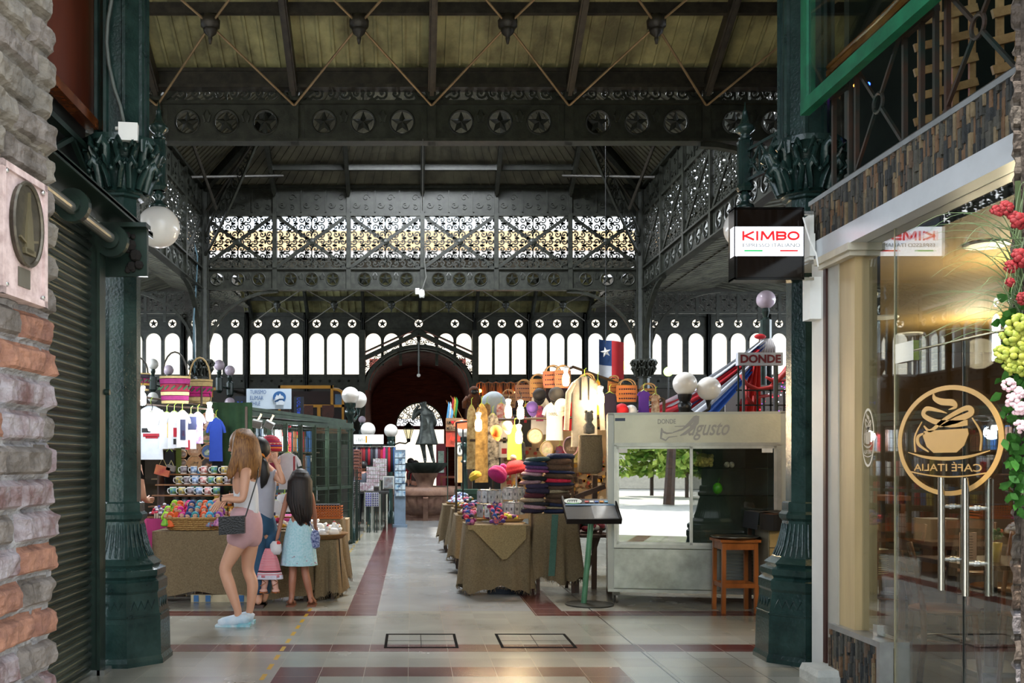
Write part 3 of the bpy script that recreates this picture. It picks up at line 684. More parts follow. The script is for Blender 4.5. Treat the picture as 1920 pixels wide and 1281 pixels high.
def mb_inv(mb, i, xf): return (xf.inverted() @ mb.v[i])
WN_ = MT((-1.0, 2.75, 0), (.07, 1, 0))
brickwall('wall_near_left', MT((-1.043, 2.753, 0), (.07, 1, 0)), 1.2, .0, 3.1, .092, .24, 1.84, 4, dirs=-1, nu=110)
# stone plaque with oval bronze emblem
pq = thing('wall_plaque', WN_ @ Vector((-.22, -.03, 1.85)), 'pale pink stone plaque with oval bronze tower emblem on the rough brick pillar', 'plaque')
PK = M('c9b4b0', .5, col2='a8928e', sc_=30, bump=.1); BZ = M('5a5448', .35, .6, col2='3c3830', sc_=20)
PX = MT(WN_ @ Vector((-.343, .04, 1.848)), (.07, 1, 0))
mb = MB(PX); w_, h_ = .253, .338
mb.bx(0, w_, -.03, .03, 0, h_); 
for a in (0, w_-.018): mb.bx(a, a+.018, -.038, -.03, 0, h_)
for a in (0, h_-.018): mb.bx(0, w_, -.038, -.03, a, a+.018)
mb.build('slab', PK, pq)
mb = MB(PX); ov = [(w_/2+.078*cos(a*pi/16), .2+.108*sin(a*pi/16)) for a in range(32)]; mb.prism(ov, -.042, -.03); mb.tube([(p[0], -.044, p[1]) for p in ov], .006, 6, closed=True); mb.build('emblem', BZ, pq)
mb = MB(PX); cx = w_/2
mb.prism([(cx-.022, .125), (cx-.014, .2), (cx-.01, .22), (cx-.004, .24), (cx, .285), (cx+.004, .24), (cx+.01, .22), (cx+.014, .2), (cx+.022, .125)], -.05, -.042); mb.bx(cx-.03, cx+.03, -.05, -.042, .12, .135); mb.ribbon([(cx-.05, .16), (cx-.02, .15), (cx+.05, .165)], .006, -.048, -.042)
mb.build('tower_relief', M('8a8064', .3, .7), pq)
mb = MB(PX); mb.bx(.095, .16, -.033, -.03, .035, .085); mb.build('name_plate', M('6a675c', .4, .5), pq)
mb = MB(PX)
for a, b in ((.025, .025), (w_-.025, .025), (.025, h_-.025), (w_-.025, h_-.025)): mb.sph((a, -.036, b), .006, 8, 5)
mb.build('screw', STEEL, pq)
# roller shutter along the left passage
SX = -2.15
sh = thing('roller_shutter', (SX, 5, 0), 'closed dark green corrugated roller shutter along the left side', 'shutter')
mb = MB(); pit = .056; n = int(3.05/pit)
prof = []
for k in range(n):
    for j in range(6):
        t = j/6; prof.append((SX+.012*sin(pi*min(1, t*1.25))+(-.008 if t > .8 else 0), k*pit+t*pit))
A_ = [mb.av((p[0], 3.2, p[1])) for p in prof]; B_ = [mb.av((p[0], 6.5, p[1])) for p in prof]
for k in range(len(prof)-1): mb.face([A_[k], B_[k], B_[k+1], A_[k+1]])
mb.build('curtain', M('4a544c', .26, .6, col2='2c342f', sc_=3, stretch=(1, .3, 1)), sh, smooth=True, angle=60)
mb = MB(); mb.bx(SX-.03, SX+.06, 6.42, 6.5, 0, 3.0); mb.bx(SX+.05, SX+.07, 6.40, 6.52, 0, 3.0); mb.cyl((SX+.07, 6.52, 1.9), (SX+.1, 6.52, 1.9), .02); mb.build('guide_rail', GREEND, sh)
mb = MB(); mb.bx(SX-.02, SX+.1, 6.4, 6.56, 0, .035); mb.build('floor_lock', STEEL, sh)
mb = MB()
for y, z, r in ((5.65, 2.94, .10), (6.38, 2.9, .11)):
    mb = MB(); mb.cyl((-2.0, y, z), (-2.0, y+.05, z), r, n=20); mb.cyl((-2.0, y-.03, z), (-2.0, y, z), r*.55, n=16); mb.build('drum_wheel', GREEND, sh)
mb = MB(); mb.cyl((-2.0, 4.2, 2.93), (-2.0, 6.5, 2.91), .035); mb.build('axle', M('8a8a82', .35, .7), sh)
mb = MB(); mb.bx(-2.13, -1.815, 6.58, 6.62, 2.70, 3.04); mb.bx(-2.13, -1.80, 6.5, 6.62, 3.02, 3.05); mb.build('end_plate', GREEND, sh)
mb = MB(); mb.bx(-2.15, -1.9, 4.2, 7.05, 3.08, 3.1); mb.bx(-1.91, -1.9, 4.2, 7.05, 3.065, 3.11); mb.build('hood', GREEND, sh)
mb = MB(); 
for y, rr in ((6.3, .04),): 
    for i in range(14): mb.sph((-1.95+.1*random.random(), 6.57, 2.72+.3*random.random()), .03*random.random()+.015, 6, 4)
mb.build('rust_lump', M('1c1815', .9), sh)
# truss and cladding above the shutter
pn = thing('upper_cladding', (-2.3, 6, 3.1), 'reddish brown wooden panel with polished rail above the roller shutter', 'panel')
RW = M('5e2c1a', .4, col2='4a2012', sc_=3, stretch=(1, 1, .2))
mb = MB(); mb.bx(-2.36, -2.33, 4.0, 7.3, 3.86, 6.1); mb.bx(-2.33, -2.32, 6.02, 6.04, 3.86, 6.1); mb.build('board', RW, pn)
mb = MB(); mb.bx(-2.33, -2.24, 4.0, 7.1, 3.8, 3.87); mb.build('hand_rail', M('7a4424', .22, col2='4e2814', sc_=8), pn)
mb = MB(); mb.bx(-2.42, -2.38, 4.0, 7.0, 3.05, 3.86); mb.build('back_plate', M('1d211f', .7), pn)
mb = MB(); mb.bx(-2.34, -2.28, 4, 7, 3.62, 3.66); mb.bx(-2.34, -2.28, 4, 7, 3.1, 3.14)
for y in (4.6, 5.6, 6.5):
    mb.bar((-2.3, y, 3.14), (-2.3, y+.9, 3.62), .03, .03); mb.bar((-2.3, y+.9, 3.14), (-2.3, y, 3.62), .03, .03); mb.bx(-2.33, -2.29, y+.38, y+.5, 3.33, 3.43)
mb.build('cross_brace', GREEND, pn)
mb = MB(); mb.box((-2.2, 4.35, 4.1), (.12, .4, .7)); 
# columns
make_column('iron_column', -2.10, 6.95, 'dark green cast iron column on the left beside the roller shutter', 'green iron columns at the passage end', 6.1)
make_column('iron_column', 2.86, 6.97, 'dark green cast iron column on the right beside the cafe front', 'green iron columns at the passage end', 6.1)
jb = thing('junction_box', P(240, 250, 6.74), 'small white junction box with grey conduit on the left iron column', 'junction box')
p = P(241, 249, 6.73); mb = MB(); mb.box(p, (.13, .07, .125), rz=.15); mb.build('housing', WHITE, jb)
mb = MB(); 
for dz in (-.03, .03): mb.cyl(p+Vector((-.065, 0, dz)), p+Vector((-.09, 0, dz)), .014)
mb.build('cable_gland', WHITE, jb)
mb = MB(); mb.tube([P(x, y, 6.74) for x, y in ((232, 232), (226, 200), (214, 165), (204, 120), (200, 80), (202, 40), (209, 0), (214, -40))], .013, 8); mb.build('conduit', M('5c6460', .5), jb, smooth=True)
# globe lamps on bracket posts
def make_globe(label, x, y, x0, y0, glob=.167):
    root = thing('globe_lamp', (x, y, 3.13), label, 'lamp', 'large globe lamps on bracket posts')
    mb = MB(); o8 = pi/8
    mb.lathe([(.05, 3.60), (.075, 3.63), (.06, 3.66), (.06, 3.98), (.066, 4.0), (.03, 4.02)], (x, y, 0), 8, a0=o8)
    mb.bx(x-.045, x+.045, y-.045, y+.045, 3.6, 4.0)
    mb.build('post', GREEN, root)
    mb = MB(); mb.lathe([(.03, 4.01), (.055, 4.03), (.03, 4.05), (.045, 4.065), (.075, 4.09), (.08, 4.11), (.05, 4.14), (.03, 4.18), (.018, 4.23), (.022, 4.24), (.01, 4.26), (.004, 4.32)], (x, y, 0), 16); mb.build('finial', GREEN, root, smooth=True)
    mb = MB(); mb.lathe([(.075, 3.46), (.07, 3.49), (.04, 3.5), (.03, 3.53), (.055, 3.55), (.03, 3.58), (.03, 3.62)], (x, y, 0), 16); mb.build('gallery', GREEN, root, smooth=True)
    mb = MB(); mb.sph((x, y, 3.31), glob, 28, 18); mb.build('globe', MILK, root, smooth=True)
    mb = MB(); d = Vector((x0-x, y0-y, 0)); L = d.length; d.normalize()
    a = Vector((x, y, 0)); up = Vector((0, 0, 1))
    for z in (3.68, 3.92): mb.bar(a+up*z, a+d*L+up*z, .03, .025)
    for t in (0, .33, .66, 1.0): mb.bar(a+d*L*t+up*3.68, a+d*L*t+up*3.92, .016, .016)
    for t in (0, .33, .66):
        mb.bar(a+d*L*t+up*3.68, a+d*L*(t+.33)+up*3.92, .016, .016); mb.bar(a+d*L*(t+.33)+up*3.68, a+d*L*t+up*3.92, .016, .016)
        for q in range(6): mb.sph(a+d*(L*(t+.165)+.028*cos(q))+up*(3.8+.028*sin(q)), .016, 6, 4)
    mb.build('bracket_rail', GREEN, root)
    return root
make_globe('big white globe lamp hanging below a finial beside the left iron column', -2.03, 7.7, -2.08, 7.1)
make_globe('white globe lamp on a finial post mostly hidden behind the lit red and white sign', 2.68, 7.72, 2.82, 7.1)
# header beams over the passage end linking near columns
# ================================================================ LIT SIGN
ks = thing('lit_sign', P(1440, 524, 6.33), 'black and white lit box sign with red letters beside the right iron column', 'sign')
KX = Matrix.Translation((0, 6.3, 0)); X0, X1 = P(1377, 0, 6.3).x, P(1505, 0, 6.3).x; zt = P(0, 391, 6.3).z; zb = P(0, 524, 6.3).z; za = P(0, 426, 6.3).z; zc_ = P(0, 481, 6.3).z
mb = MB(KX); mb.bx(X0, X1, .0, .09, zb, zt)
for a, b, c, d in ((X0-.006, X1+.006, zt-.008, zt+.006), (X0-.006, X1+.006, zb-.006, zb+.01)): mb.bx(a, b, -.012, .1, c, d)
for a in (X0-.006, X1-.006): mb.bx(a, a+.012, -.012, .1, zb, zt)
mb.build('casing', M('141210', .12, .2, var=.1), ks)
mb = MB(KX)
for a, b in ((zc_, za),): mb.bx(X0+.001, X1-.001, -.014, -.002, a, b); mb.bx(X0-.008, X0, -.01, .06, a, b)
mb.build('lit_panel', EM('f4f8ff', .26), ks)
mb = MB(KX)
for a, b in ((za, zt-.01), (zb+.012, zc_)): mb.bx(X0+.015, X1-.008, -.012, -.001, a, b)
mb.build('gloss_panel', M('1c1612', .08, .1, var=0), ks)
RED = EM((.85, .01, .015), .16)
q = lambda x: P(x, 0, 6.3).x; zq = lambda y: P(0, y, 6.3).z
Zl, Zh = zq(452), zq(434.5); zh = Zh-Zl; W_ = lambda *p: [(a, Zl+b*zh) for a, b in p]; th_ = .0125
def LT(nm, strokes):
    mb = MB(KX)
    for i, s_ in enumerate(strokes): mb.ribbon(s_, th_, -.018-.0004*i, -.014)
    mb.build(nm, RED, ks)
e_ = .27
a = q(1391); b = q(1413); LT('letter_k', [W_((a+.004, 0), (a+.004, 1)), W_((a+.006, .42), (b-.004, .93)), W_((a+.012, .5), (b-.003, .07))])
a = q(1417); LT('letter_i', [W_((a+.004, 0), (a+.004, 1))])
a = q(1425); b = q(1450); LT('letter_m', [W_((a+.004, 0), (a+.009, 1)), W_((a+.01, .95), ((a+b)/2, .15)), W_(((a+b)/2, .15), (b-.01, .95)), W_((b-.009, 1), (b-.004, 0))])
a = q(1454); b = q(1472); cc_ = lambda z0: [(b-.022+.018*cos(t*pi/8-pi/2), Zl+zh*(z0+.19*sin(t*pi/8-pi/2))) for t in range(9)]; LT('letter_b', [W_((a+.004, 0), (a+.004, 1)), W_((a+.004, .14), (b-.02, .14)), W_((a+.004, .5), (b-.02, .5)), W_((a+.004, .86), (b-.02, .86)), cc_(.32), cc_(.68)])
a = q(1475); b = q(1497); LT('letter_o', [[((a+b)/2+((b-a)/2-.005)*cos(t*pi/12), Zl+zh*(.5+.38*sin(t*pi/12))) for t in range(25)]])
text('ESPRESSO ITALIANO', q(1391), q(1498), zq(464.5), zq(457.5), -.014, M('54585c', .5, var=0), ks, xf=KX)
mb = MB(KX); mb.bx(q(1394), q(1428), -.018, -.014, zq(472.5), zq(470)); mb.build('stripe', EM((.01, .45, .1), .15), ks)
mb = MB(KX); mb.bx(q(1461), q(1494), -.018, -.014, zq(472.5), zq(470)); mb.build('stripe', RED, ks)
for z9 in (zt-.03, zb): mb = MB(KX); mb.bx(q(1505), q(1530), .03, .06, z9, z9+.02); mb.build('bracket', STEEL, ks)
mb = MB(); mb.tube([P(1506, 408, 6.25), P(1518, 450, 6.2), P(1530, 475, 6.2), P(1534, 500, 6.2)], .005, 6); mb.build('cable', WHITE, ks)
# ================================================================ CAFE FRONT (right)
GX = 2.80; TG = MT((GX, 0, 0), (0, 1, 0))      # local x = world y, local -y faces +X?  (see below)
FX = 2.73
SL = [M(c, .7, var=.35, sc_=20, bump=.5, bs=60) for c in ('3a3a36', '4c4a42', '6a5038', '2c2e2e', '5a4a3c', '7a6a50')]
def slate(name, y0, y1, z0, z1, x, parent, sw=.021, seed=1):
    rnd = random.Random(seed); mb = MB(); y = y0
    while y < y1-.004:
        w_ = min(sw*rnd.uniform(.6, 1.4), y1-y); z = z0
        while z < z1-.003:
            h = rnd.uniform(.05, .16); h = min(h, z1-z); mb.k = rnd.choice([0, 0, 1, 1, 2, 3, 3, 4, 5]); dx = rnd.uniform(0, .02)
            mb.bx(x-.004-dx, x+.03, y+.0008, y+w_-.0008, z+.0008, z+h-.0008); z += h
        y += w_
    return mb.build(name, SL, parent)
fs = thing('cafe_fascia', (FX, 5.3, 2.77), 'slate clad cafe fascia with pale metal beam beneath', 'fascia')
slate('slate_cladding', 3.9, 6.54, 2.90, 3.17, FX, fs)
mb = MB(); mb.bx(FX-.02, FX+.25, 3.9, 6.56, 3.17, 3.2); mb.build('ledge', M('8c8f90', .4, .4), fs)
mb = MB(); mb.bx(FX-.035, FX+.16, 3.9, 6.85, 2.775, 2.9); mb.build('beam', M('c4c8cc', .3, .3, var=.08), fs)
mb = MB(); mb.bx(FX+.03, FX+.3, 3.9, 6.54, 2.9, 3.17); mb.bx(FX+.16, FX+.5, 3.9, 6.6, 2.86, 2.9); mb.build('core', M('3a342c', .8), fs)
mb = MB(); p = P(1527, 0, 6.5); mb.bx(FX-.07, FX-.04, 6.42, 6.54, 2.78, 3.08); mb.bx(FX-.075, FX-.04, 6.40, 6.56, 2.8, 2.95); mb.build('mount_plate', WHITE, fs)
# side frame
jf = thing('cafe_door_frame', (FX, 6.2, 0), 'white and beige cafe door jamb with small cornice next to the iron column', 'door frame')
mb = MB(); mb.bx(FX, FX+.12, 6.36, 6.55, 0, 2.775); mb.build('white_board', M('d0cec8', .5, var=.1, sc_=3), jf)
mb = MB(); mb.bx(FX-.005, FX+.12, 6.32, 6.36, 0, 2.75); mb.build('brown_strip', M('3c1e18', .5), jf)
mb = MB(); mb.bx(FX+.01, FX+.14, 6.17, 6.32, 0.0, 2.70); mb.build('grey_board', M('a8a498', .5, var=.12, sc_=3), jf)
mb = MB(); mb.bx(FX+.02, FX+.16, 5.96, 6.17, .0, 2.70); mb.build('beige_jamb', M('b39c72', .5, col2='a08a64', sc_=6, stretch=(1, 1, .1)), jf)
mb = MB(); mb.bx(FX-.03, FX+.16, 5.92, 6.38, 2.70, 2.73); mb.bx(FX-.05, FX+.16, 5.9, 6.4, 2.73, 2.775); mb.build('cornice', M('c8c0ac', .5), jf)
mb = MB(); mb.bx(FX-.075, FX-.0, 6.40, 6.52, 2.38, 2.66); one(mb, 'meter_box', WHITE, 'plain white box on the white door board below the lit sign', 'box')
mb = MB(); mb.lathe([(.17, 0), (.17, .06), (.15, .1)], (0, 0, 0), 4, a0=pi/4, sx=.75, sy=1.2)
o = one(mb, 'kerb_block', M('b4b4ac', .7, var=.2, sc_=9, bump=.3), 'chipped white painted block on the floor at the foot of the door board', 'block'); o.location = (2.66, 6.22, 0)
# stub wall
sb = thing('stub_wall', (FX+.07, 5.9, 0), 'low slate clad stub wall with steel cap under the cafe glass', 'low wall')
slate('slate_cladding', 5.60, 6.24, 0, .345, FX, sb, .02, 4)
mb = MB(); mb.bx(FX+.02, FX+.14, 5.6, 6.24, 0, .345); mb.build('core', M('4a463e', .8), sb)
mb = MB(); mb.bx(FX-.02, FX+.155, 5.56, 6.25, .345, .38); mb.bx(FX-.02, FX+.06, 5.56, 5.6, 0, .345); mb.build('steel_cap', M('a4a6a6', .3, .7), sb)
mb = MB(); mb.bx(FX+.065, FX+.155, 5.555, 5.6, 0, .345); mb.build('end_cap', M('98948a', .35, .6), sb)
for y in (6.02, 5.75):
    mb = MB(); mb.bx(GX-.025, GX+.025, y-.025, y+.025, .38, .45); mb.build('glass_clamp', STEEL, sb)
GLS = GL((.93, .96, .95), .17)
def pane(root, y0, y1, z0, z1, name='glass_pane', x=GX, m=None):
    mb = MB(); mb.bx(x-.005, x+.005, y0, y1, z0, z1); return mb.build(name, m or GLS, root)
EDGE = M('a8a080', .2, .3)
wf = thing('window_cafe', (GX, 5.75, .4)); wf['kind'] = 'structure'
pane(wf, 5.56, 5.97, .39, 2.775); mb = MB(); mb.bx(GX-.007, GX+.007, 5.552, 5.56, .0, 2.775); mb.build('pane_edge', EDGE, wf)
pane(wf, 3.95, 5.55, 2.052, 2.775, 'transom_pane')
mb = MB(); mb.bx(GX-.008, GX+.008, 3.95, 5.4, 2.044, 2.05); mb.build('pane_edge', EDGE, wf)
# lower front leaf: two doors
def leaf(label, y0, y1, hy):
    r = thing('glass_door', (GX, (y0+y1)/2, 0), label, 'door', 'cafe glass doors')
    pane(r, y0, y1, .02, 2.04)
    mb = MB(); mb.bx(GX-.007, GX+.007, y0-.002, y0+.003, .02, 2.04); mb.build('pane_edge', M('1c2220', .3), r)
    z0, z1 = P(0, 1112, 4.87).z, P(0, 896, 4.87).z
    for s in (-1, 1):
        mb = MB(); mb.cyl((GX+s*.058, hy, z0), (GX+s*.058, hy, z1), .0165, n=16); h = mb.build('handle', M('b8b4a8', .22, 1, var=.1), r, smooth=True, angle=50)
        for z in (z0+.16, z1-.15):
            mb = MB(); mb.cyl((GX, hy, z), (GX+s*.05, hy, z), .009); mb.cyl((GX+s*.004, hy, z), (GX+s*.014, hy, z), .014)
            e = mb.build('standoff', STEEL, h)
    return r
la = leaf('left leaf of the cafe glass doors with the golden cup emblem', 4.865, 5.545, 4.97)
lb2 = leaf('right leaf of the cafe glass doors next to the rough pillar', 4.12, 4.855, 4.755)
pf = MB(); pf.bx(GX-.02, GX+.02, 5.32, 5.52, 1.99, 2.10); pf.build('patch_fitting', CHROME, la)
# decals: local x of LD = -world y  (readable from inside)
GOLD = M('c99a50', .45, var=.05)
def crv(p, m=6):
    o = []
    for i in range(len(p)-1):
        a, b, c, d = [p[max(0, min(len(p)-1, i+q))] for q in (-1, 0, 1, 2)]
        for k in range(m): t = k/m; o.append(tuple(.5*(2*b[e]+(c[e]-a[e])*t+(2*a[e]-5*b[e]+4*c[e]-d[e])*t*t+(3*b[e]-a[e]-3*c[e]+d[e])*t**3) for e in (0, 1)))
    return o+[p[-1]]
def wv(w_, t): t *= len(w_)-1; i = min(len(w_)-2, int(t)); return w_[i]+(w_[i+1]-w_[i])*(t-i)
def cup(parent, xf, mats, small=False):
    g, d = mats; th = .0008
    mb = MB(xf); mb.tube([(.93*cos(a*pi/32), 0, .93*sin(a*pi/32)) for a in range(64)], .0, 4, closed=True) if False else None
    ring = lambda r, w_, a0, a1, n: mb.ribbon([(r*cos(a0+(a1-a0)*k/n), r*sin(a0+(a1-a0)*k/n)) for k in range(n+1)], w_, -th, th)
    ring(.965, .085, 0, 2*pi, 72)
    mb.build('emblem_ring', g, parent)
    mb = MB(xf)
    # bowl
    bowl = [(-.42, .0), (.42, .0), (.44, -.1), (.36, -.3), (.22, -.42), (-.22, -.42), (-.36, -.3), (-.44, -.1)]
    bowl = [(x_+.02, z_+.2) for x_, z_ in bowl]
    mb.prism(bowl, -th, th)
    R_ = lambda p, w_: mb.ribbon(crv(p), [wv(w_, k/(len(p)*6-6)) for k in range(len(p)*6-5)], -th, th)
    R_([(.42, .16), (.56, .1), (.55, -.05), (.34, -.2)], [.03, .06, .06, .02])
    R_([(-.4, .3), (-.1, .3), (.2, .36), (.44, .5), (.38, .62), (.14, .56), (-.02, .5)], [.1, .13, .1, .08, .09, .05, .01])
    R_([(.44, .3), (.3, .2), (.0, .4), (-.38, .56), (-.46, .46), (-.2, .36), (.12, .26)], [.02, .06, .07, .09, .1, .12, .02])
    R_([(.24, .9), (.22, .8), (.08, .72), (-.12, .68), (-.18, .6), (-.05, .56)], [.005, .08, .12, .12, .06, .01])
    R_([(.78, -.2), (.4, -.3), (0, -.33), (-.4, -.3), (-.78, -.2)], [.01, .05, .07, .05, .01])
    for s_ in (-1, 1): R_([(s_*.62, -.2), (s_*.63, .1), (s_*.48, .38)], [.03, .035, .02])
    mb.build('cup_emblem', d, parent)
    mb = MB(xf); mb.ribbon(crv([(.72, -.58), (.35, -.64), (0, -.66), (-.35, -.64), (-.72, -.58)]), .025, -th, th)
    return mb
# in the photograph the emblem reads mirrored from outside
def emblem(parent, y0, y1, z0, z1, mats):
    # local +x -> -y so that from outside (left = +y) the text is mirrored
    xf = Matrix(((0, 1, 0, GX-.007), ((y0-y1)/2*-1, 0, 0, (y0+y1)/2), (0, 0, (z1-z0)/2, (z0+z1)/2), (0, 0, 0, 1)))
    mb = cup(parent, xf, mats); mb.v and mb.build('emblem_line', mats[0], parent)
    # text runs with +y : starts near? (C is at the near side) -> flip
    xt = Matrix(((0, 1, 0, GX-.008), ((y0-y1)/2*-1, 0, 0, (y0+y1)/2), (0, 0, (z1-z0)/2, (z0+z1)/2), (0, 0, 0, 1)))
    text('CAFÉ ITALIA', -.65, .65, -.56, -.39, 0, mats[0], parent, bold=.01, xf=xt, dep=0)
zc1 = P(1786, 826, 4.97)
emblem(la, 4.53, 5.51, zc1.z-.286, zc1.z+.286, (GOLD, GOLD))
zc2 = P(1624, 821, 5.9); emblem(wf, 5.80, 5.955, zc2.z-.178, zc2.z+.178, (M('d8cdb8', .5, var=0), M('c8b8a0', .5)))
# upstairs: green framed glass, railing, wooden handrail, lattice
ug = thing('upper_glazing', (2.66, 5.6, 3.78), 'bright green framed glass balustrade above the slate fascia', 'window')
GF = M('1e6b4c', .35, col2='14503a', sc_=8)
mb = MB(); mb.bx(2.63, 2.69, 3.6, 6.5, 3.77, 3.86); mb.bx(2.64, 2.7, 6.42, 6.52, 3.80, 6.1); mb.build('green_frame', GF, ug); mb = MB(); mb.bx(2.655, 2.665, 3.6, 6.42, 3.86, 6.1); mb.build('glass_pane', GL((.8, .88, .86), .05), ug)
rl = thing('upper_railing', (2.76, 5.6, 3.2), 'brown iron railing with ringed cross bars above the slate fascia', 'railing')
RB = M('3c2a20', .5, .3, col2='1c2a26', sc_=5)
mb = MB(); mb.bx(2.74, 2.78, 3.9, 6.3, 3.2, 3.225)
for y in (6.28, 6.05, 5.96, 5.38, 5.2, 5.06, 4.95, 4.2): mb.bx(2.75, 2.775, y-.012, y+.012, 3.2, 3.9)
mb.bx(2.745, 2.78, 6.05, 6.3, 3.8, 3.83); mb.bx(2.745, 2.78, 5.05, 5.38, 3.8, 3.83); mb.build('frame', RB, rl)
for yc, hw_ in ((5.68, .29), (4.68, .3)):
    mb = MB(); zc_2 = 3.55
    for a, b in ((-1, -1), (1, 1), (-1, 1), (1, -1)):
        d = Vector((0, a*hw_, b*.33)); u_ = d.normalized()*.06; mb.bar(Vector((2.76, yc, zc_2))+u_, Vector((2.76, yc, zc_2))+d, .018, .018)
    mb.tube([(2.76, yc+.055*cos(t*pi/10), zc_2+.055*sin(t*pi/10)) for t in range(20)], .012, 6, closed=True); mb.build('cross_ring', RB, rl)
WL2 = M('a8865a', .5, col2='7c5c38', sc_=8)
mb = MB(); mb.bx(2.93, 2.99, 4.5, 6.8, 4.15, 4.19); mb.cyl((2.95, 4.5, 4.22), (2.95, 6.8, 4.22), .02); one(mb, 'hand_rail', M('a0602c', .25, col2='7a4420', sc_=6), 'polished orange wooden handrail behind the upper green framed glass', 'handrail')
for xx, yy, zz, nm in ((3.3, 6.2, 3.25, 'pale wooden lattice leaning behind the upper railing near the green frame'), (3.35, 5.45, 3.6, 'pale wooden lattice beside the rough pillar upstairs')):
    r = thing('wood_lattice', (xx, yy, zz), nm, 'lattice', 'wooden lattices upstairs'); mb = MB()
    for k in range(8): mb.box((xx+.15, yy, zz+.1+k*.16), (.42, .02, .05), ry=-.25)
    mb.build('rail_slat', WL2, r); mb = MB()
    for k in range(4): mb.box((xx+.0+k*.11, yy+.02, zz+.6), (.04, .02, 1.3), ry=.0)
    mb.build('upright_slat', WL2, r)
for x, y, c, l in ((1551, 133, '1020ff', 'tiny blue light at the end of the upper wooden handrail'), (1628, 158, '1020ff', 'bright blue light behind the upper railing'), (1604, 160, 'ff7020', 'tiny orange light beside the blue one upstairs')):
    mb = MB(); mb.sph(P(x, y, 6.9), .014, 8, 6); one(mb, 'indicator_light', EM(c, 30), l, 'light')
def slab(x_near, z0, z1, name, m):
    mb = MB(); pts = [(x_near, 3.9), (9, 3.9), (9, 12.5), (6.1, 12.5), (x_near+.2, 6.35)]
    a = [mb.av((x, y, z0)) for x, y in pts]; b = [mb.av((x, y, z1)) for x, y in pts]; mb.face(a); mb.face(b[::-1])
    for j in range(5): mb.face([a[j], a[(j+1) % 5], b[(j+1) % 5], b[j]])
    return struct(mb, name, m)
slab(2.9, 3.0, 3.1, 'floor_upper', M('3a342c', .8))
mb = MB(); mb.bx(4.1, 9, 9.0, 9.1, 3.1, 6.2); mb.bx(6, 6.1, 1, 9, 3.1, 6.2); struct(mb, 'wall_upper', M('2c3632', .6, col2='1c2624', sc_=2))
# cafe interior
slab(FX+.17, 2.86, 2.95, 'ceiling_cafe', M('8c7448', .7, var=.1))
mb = MB(); mb.bx(6.1, 9, 12.5, 12.6, 0, 2.86); mb.bx(8, 8.1, 3.9, 12.5, 0, 2.86); mb.bx(2.9, 8, 3.0, 3.1, 0, 6); struct(mb, 'wall_cafe', M('5c4630', .7, var=.3, sc_=2))
slab(FX+.2, 0, .004, 'floor_cafe', M('3c3a38', .25, var=.3, sc_=2))
DL = [(1850, 457), (1613, 552), (1657, 594), (1705, 625)]
fl = None
names = ['largest round ceiling light inside the cafe near the red flowers', 'ceiling light inside the cafe close to the beige jamb', 'middle ceiling light inside the cafe', 'farthest small ceiling light inside the cafe']
for (x, y), nm in zip(DL, names):
    d = (2.86-H)*F/(VY-y); p = P(x, y, d); p.z = 2.86
    if fl is None:
        fl = thing('downlight', p, nm, 'ceiling light', 'round downlights in the cafe ceiling'); mb = MB(); mb.lathe([(.11, -.012), (.135, -.015), (.14, 0)], p, 24); mb.build('rim', WHITE, fl, smooth=True); mb = MB(); mb.lathe([(.0001, -.01), (.11, -.01)], p, 24); mb.build('diffuser', EM('ffd890', 9), fl)
    else: dup(fl, p, label=nm)
lamp('cafe_light', 'POINT', (4.3, 6.6, 2.5), 22, (1, .8, .5), .15); lamp('cafe_light_far', 'POINT', (5.6, 9.5, 2.5), 20, (1, .8, .5), .15)
CH = M('6e4424', .35, col2='4c2c16', sc_=6, stretch=(1, 1, .2))
def make_chair(label, loc, rz):
    r = thing('wooden_chair', (0, 0, 0), label, 'chair', 'wooden cafe chairs')
    mb = MB(); mb.lathe([(.19, .43), (.21, .44), (.21, .455), (.19, .465)], n=24); mb.build('seat', CH, r, smooth=True, angle=40)
    for sx in (-1, 1):
        mb = MB(); mb.tube([(sx*.19, .19, 0), (sx*.175, .16, .25), (sx*.17, .16, .45), (sx*.175, .2, .7), (sx*.19, .25, .9)], .019, 8, flat=.7); mb.build('rear_leg', CH, r, smooth=True)
        mb = MB(); mb.tube([(sx*.17, -.17, 0), (sx*.15, -.14, .44)], [.014, .02], 8); mb.build('front_leg', CH, r, smooth=True)
    mb = MB()
    for z, y in ((.87, .245), (.76, .22), (.66, .2)):
        mb.tube([(-.18, y-.01, z), (-.09, y+.02, z+.01), (0, y+.028, z+.015), (.09, y+.02, z+.01), (.18, y-.01, z)], .03 if z > .8 else .014, 6, flat=.4, up=(0, 0, 1)) if False else mb.grid(lambda u, v, z=z, y=y: (-.18+.36*u, y+.03*sin(pi*u), z+(v-.5)*(.07 if z > .8 else .03)+.012*sin(pi*u)), 8, 1)
        mb.grid(lambda u, v, z=z, y=y: (-.18+.36*u, y+.014+.03*sin(pi*u), z+(v-.5)*(.07 if z > .8 else .03)+.012*sin(pi*u)), 8, 1)
    mb.build('back_slat', CH, r, smooth=True)
    mb = MB(); mb.tube([(.15*cos(a*pi/10), .15*sin(a*pi/10), .25) for a in range(20)], .01, 6, closed=True); mb.build('stretcher_ring', CH, r, smooth=True)
    r.location = loc; r.rotation_euler.z = rz; return r
c0 = make_chair('wooden chair nearest the door handles with its slatted back to the left', (3.52, 6.35, 0.004), R(75))
dup(c0, (4.0, 6.1, .004), R(-60), 'wooden chair at the lower right behind the glass beside the rough pillar')
dup(c0, (4.15, 8.3, .004), R(170), 'wooden chair farther inside the cafe beside the tall plate stand')
dup(c0, (4.6, 7.5, .004), R(200), 'wooden chair beyond the menu table inside the cafe')
dup(c0, (5.0, 8.6, .004), R(150), 'wooden chair in the dim back of the cafe')
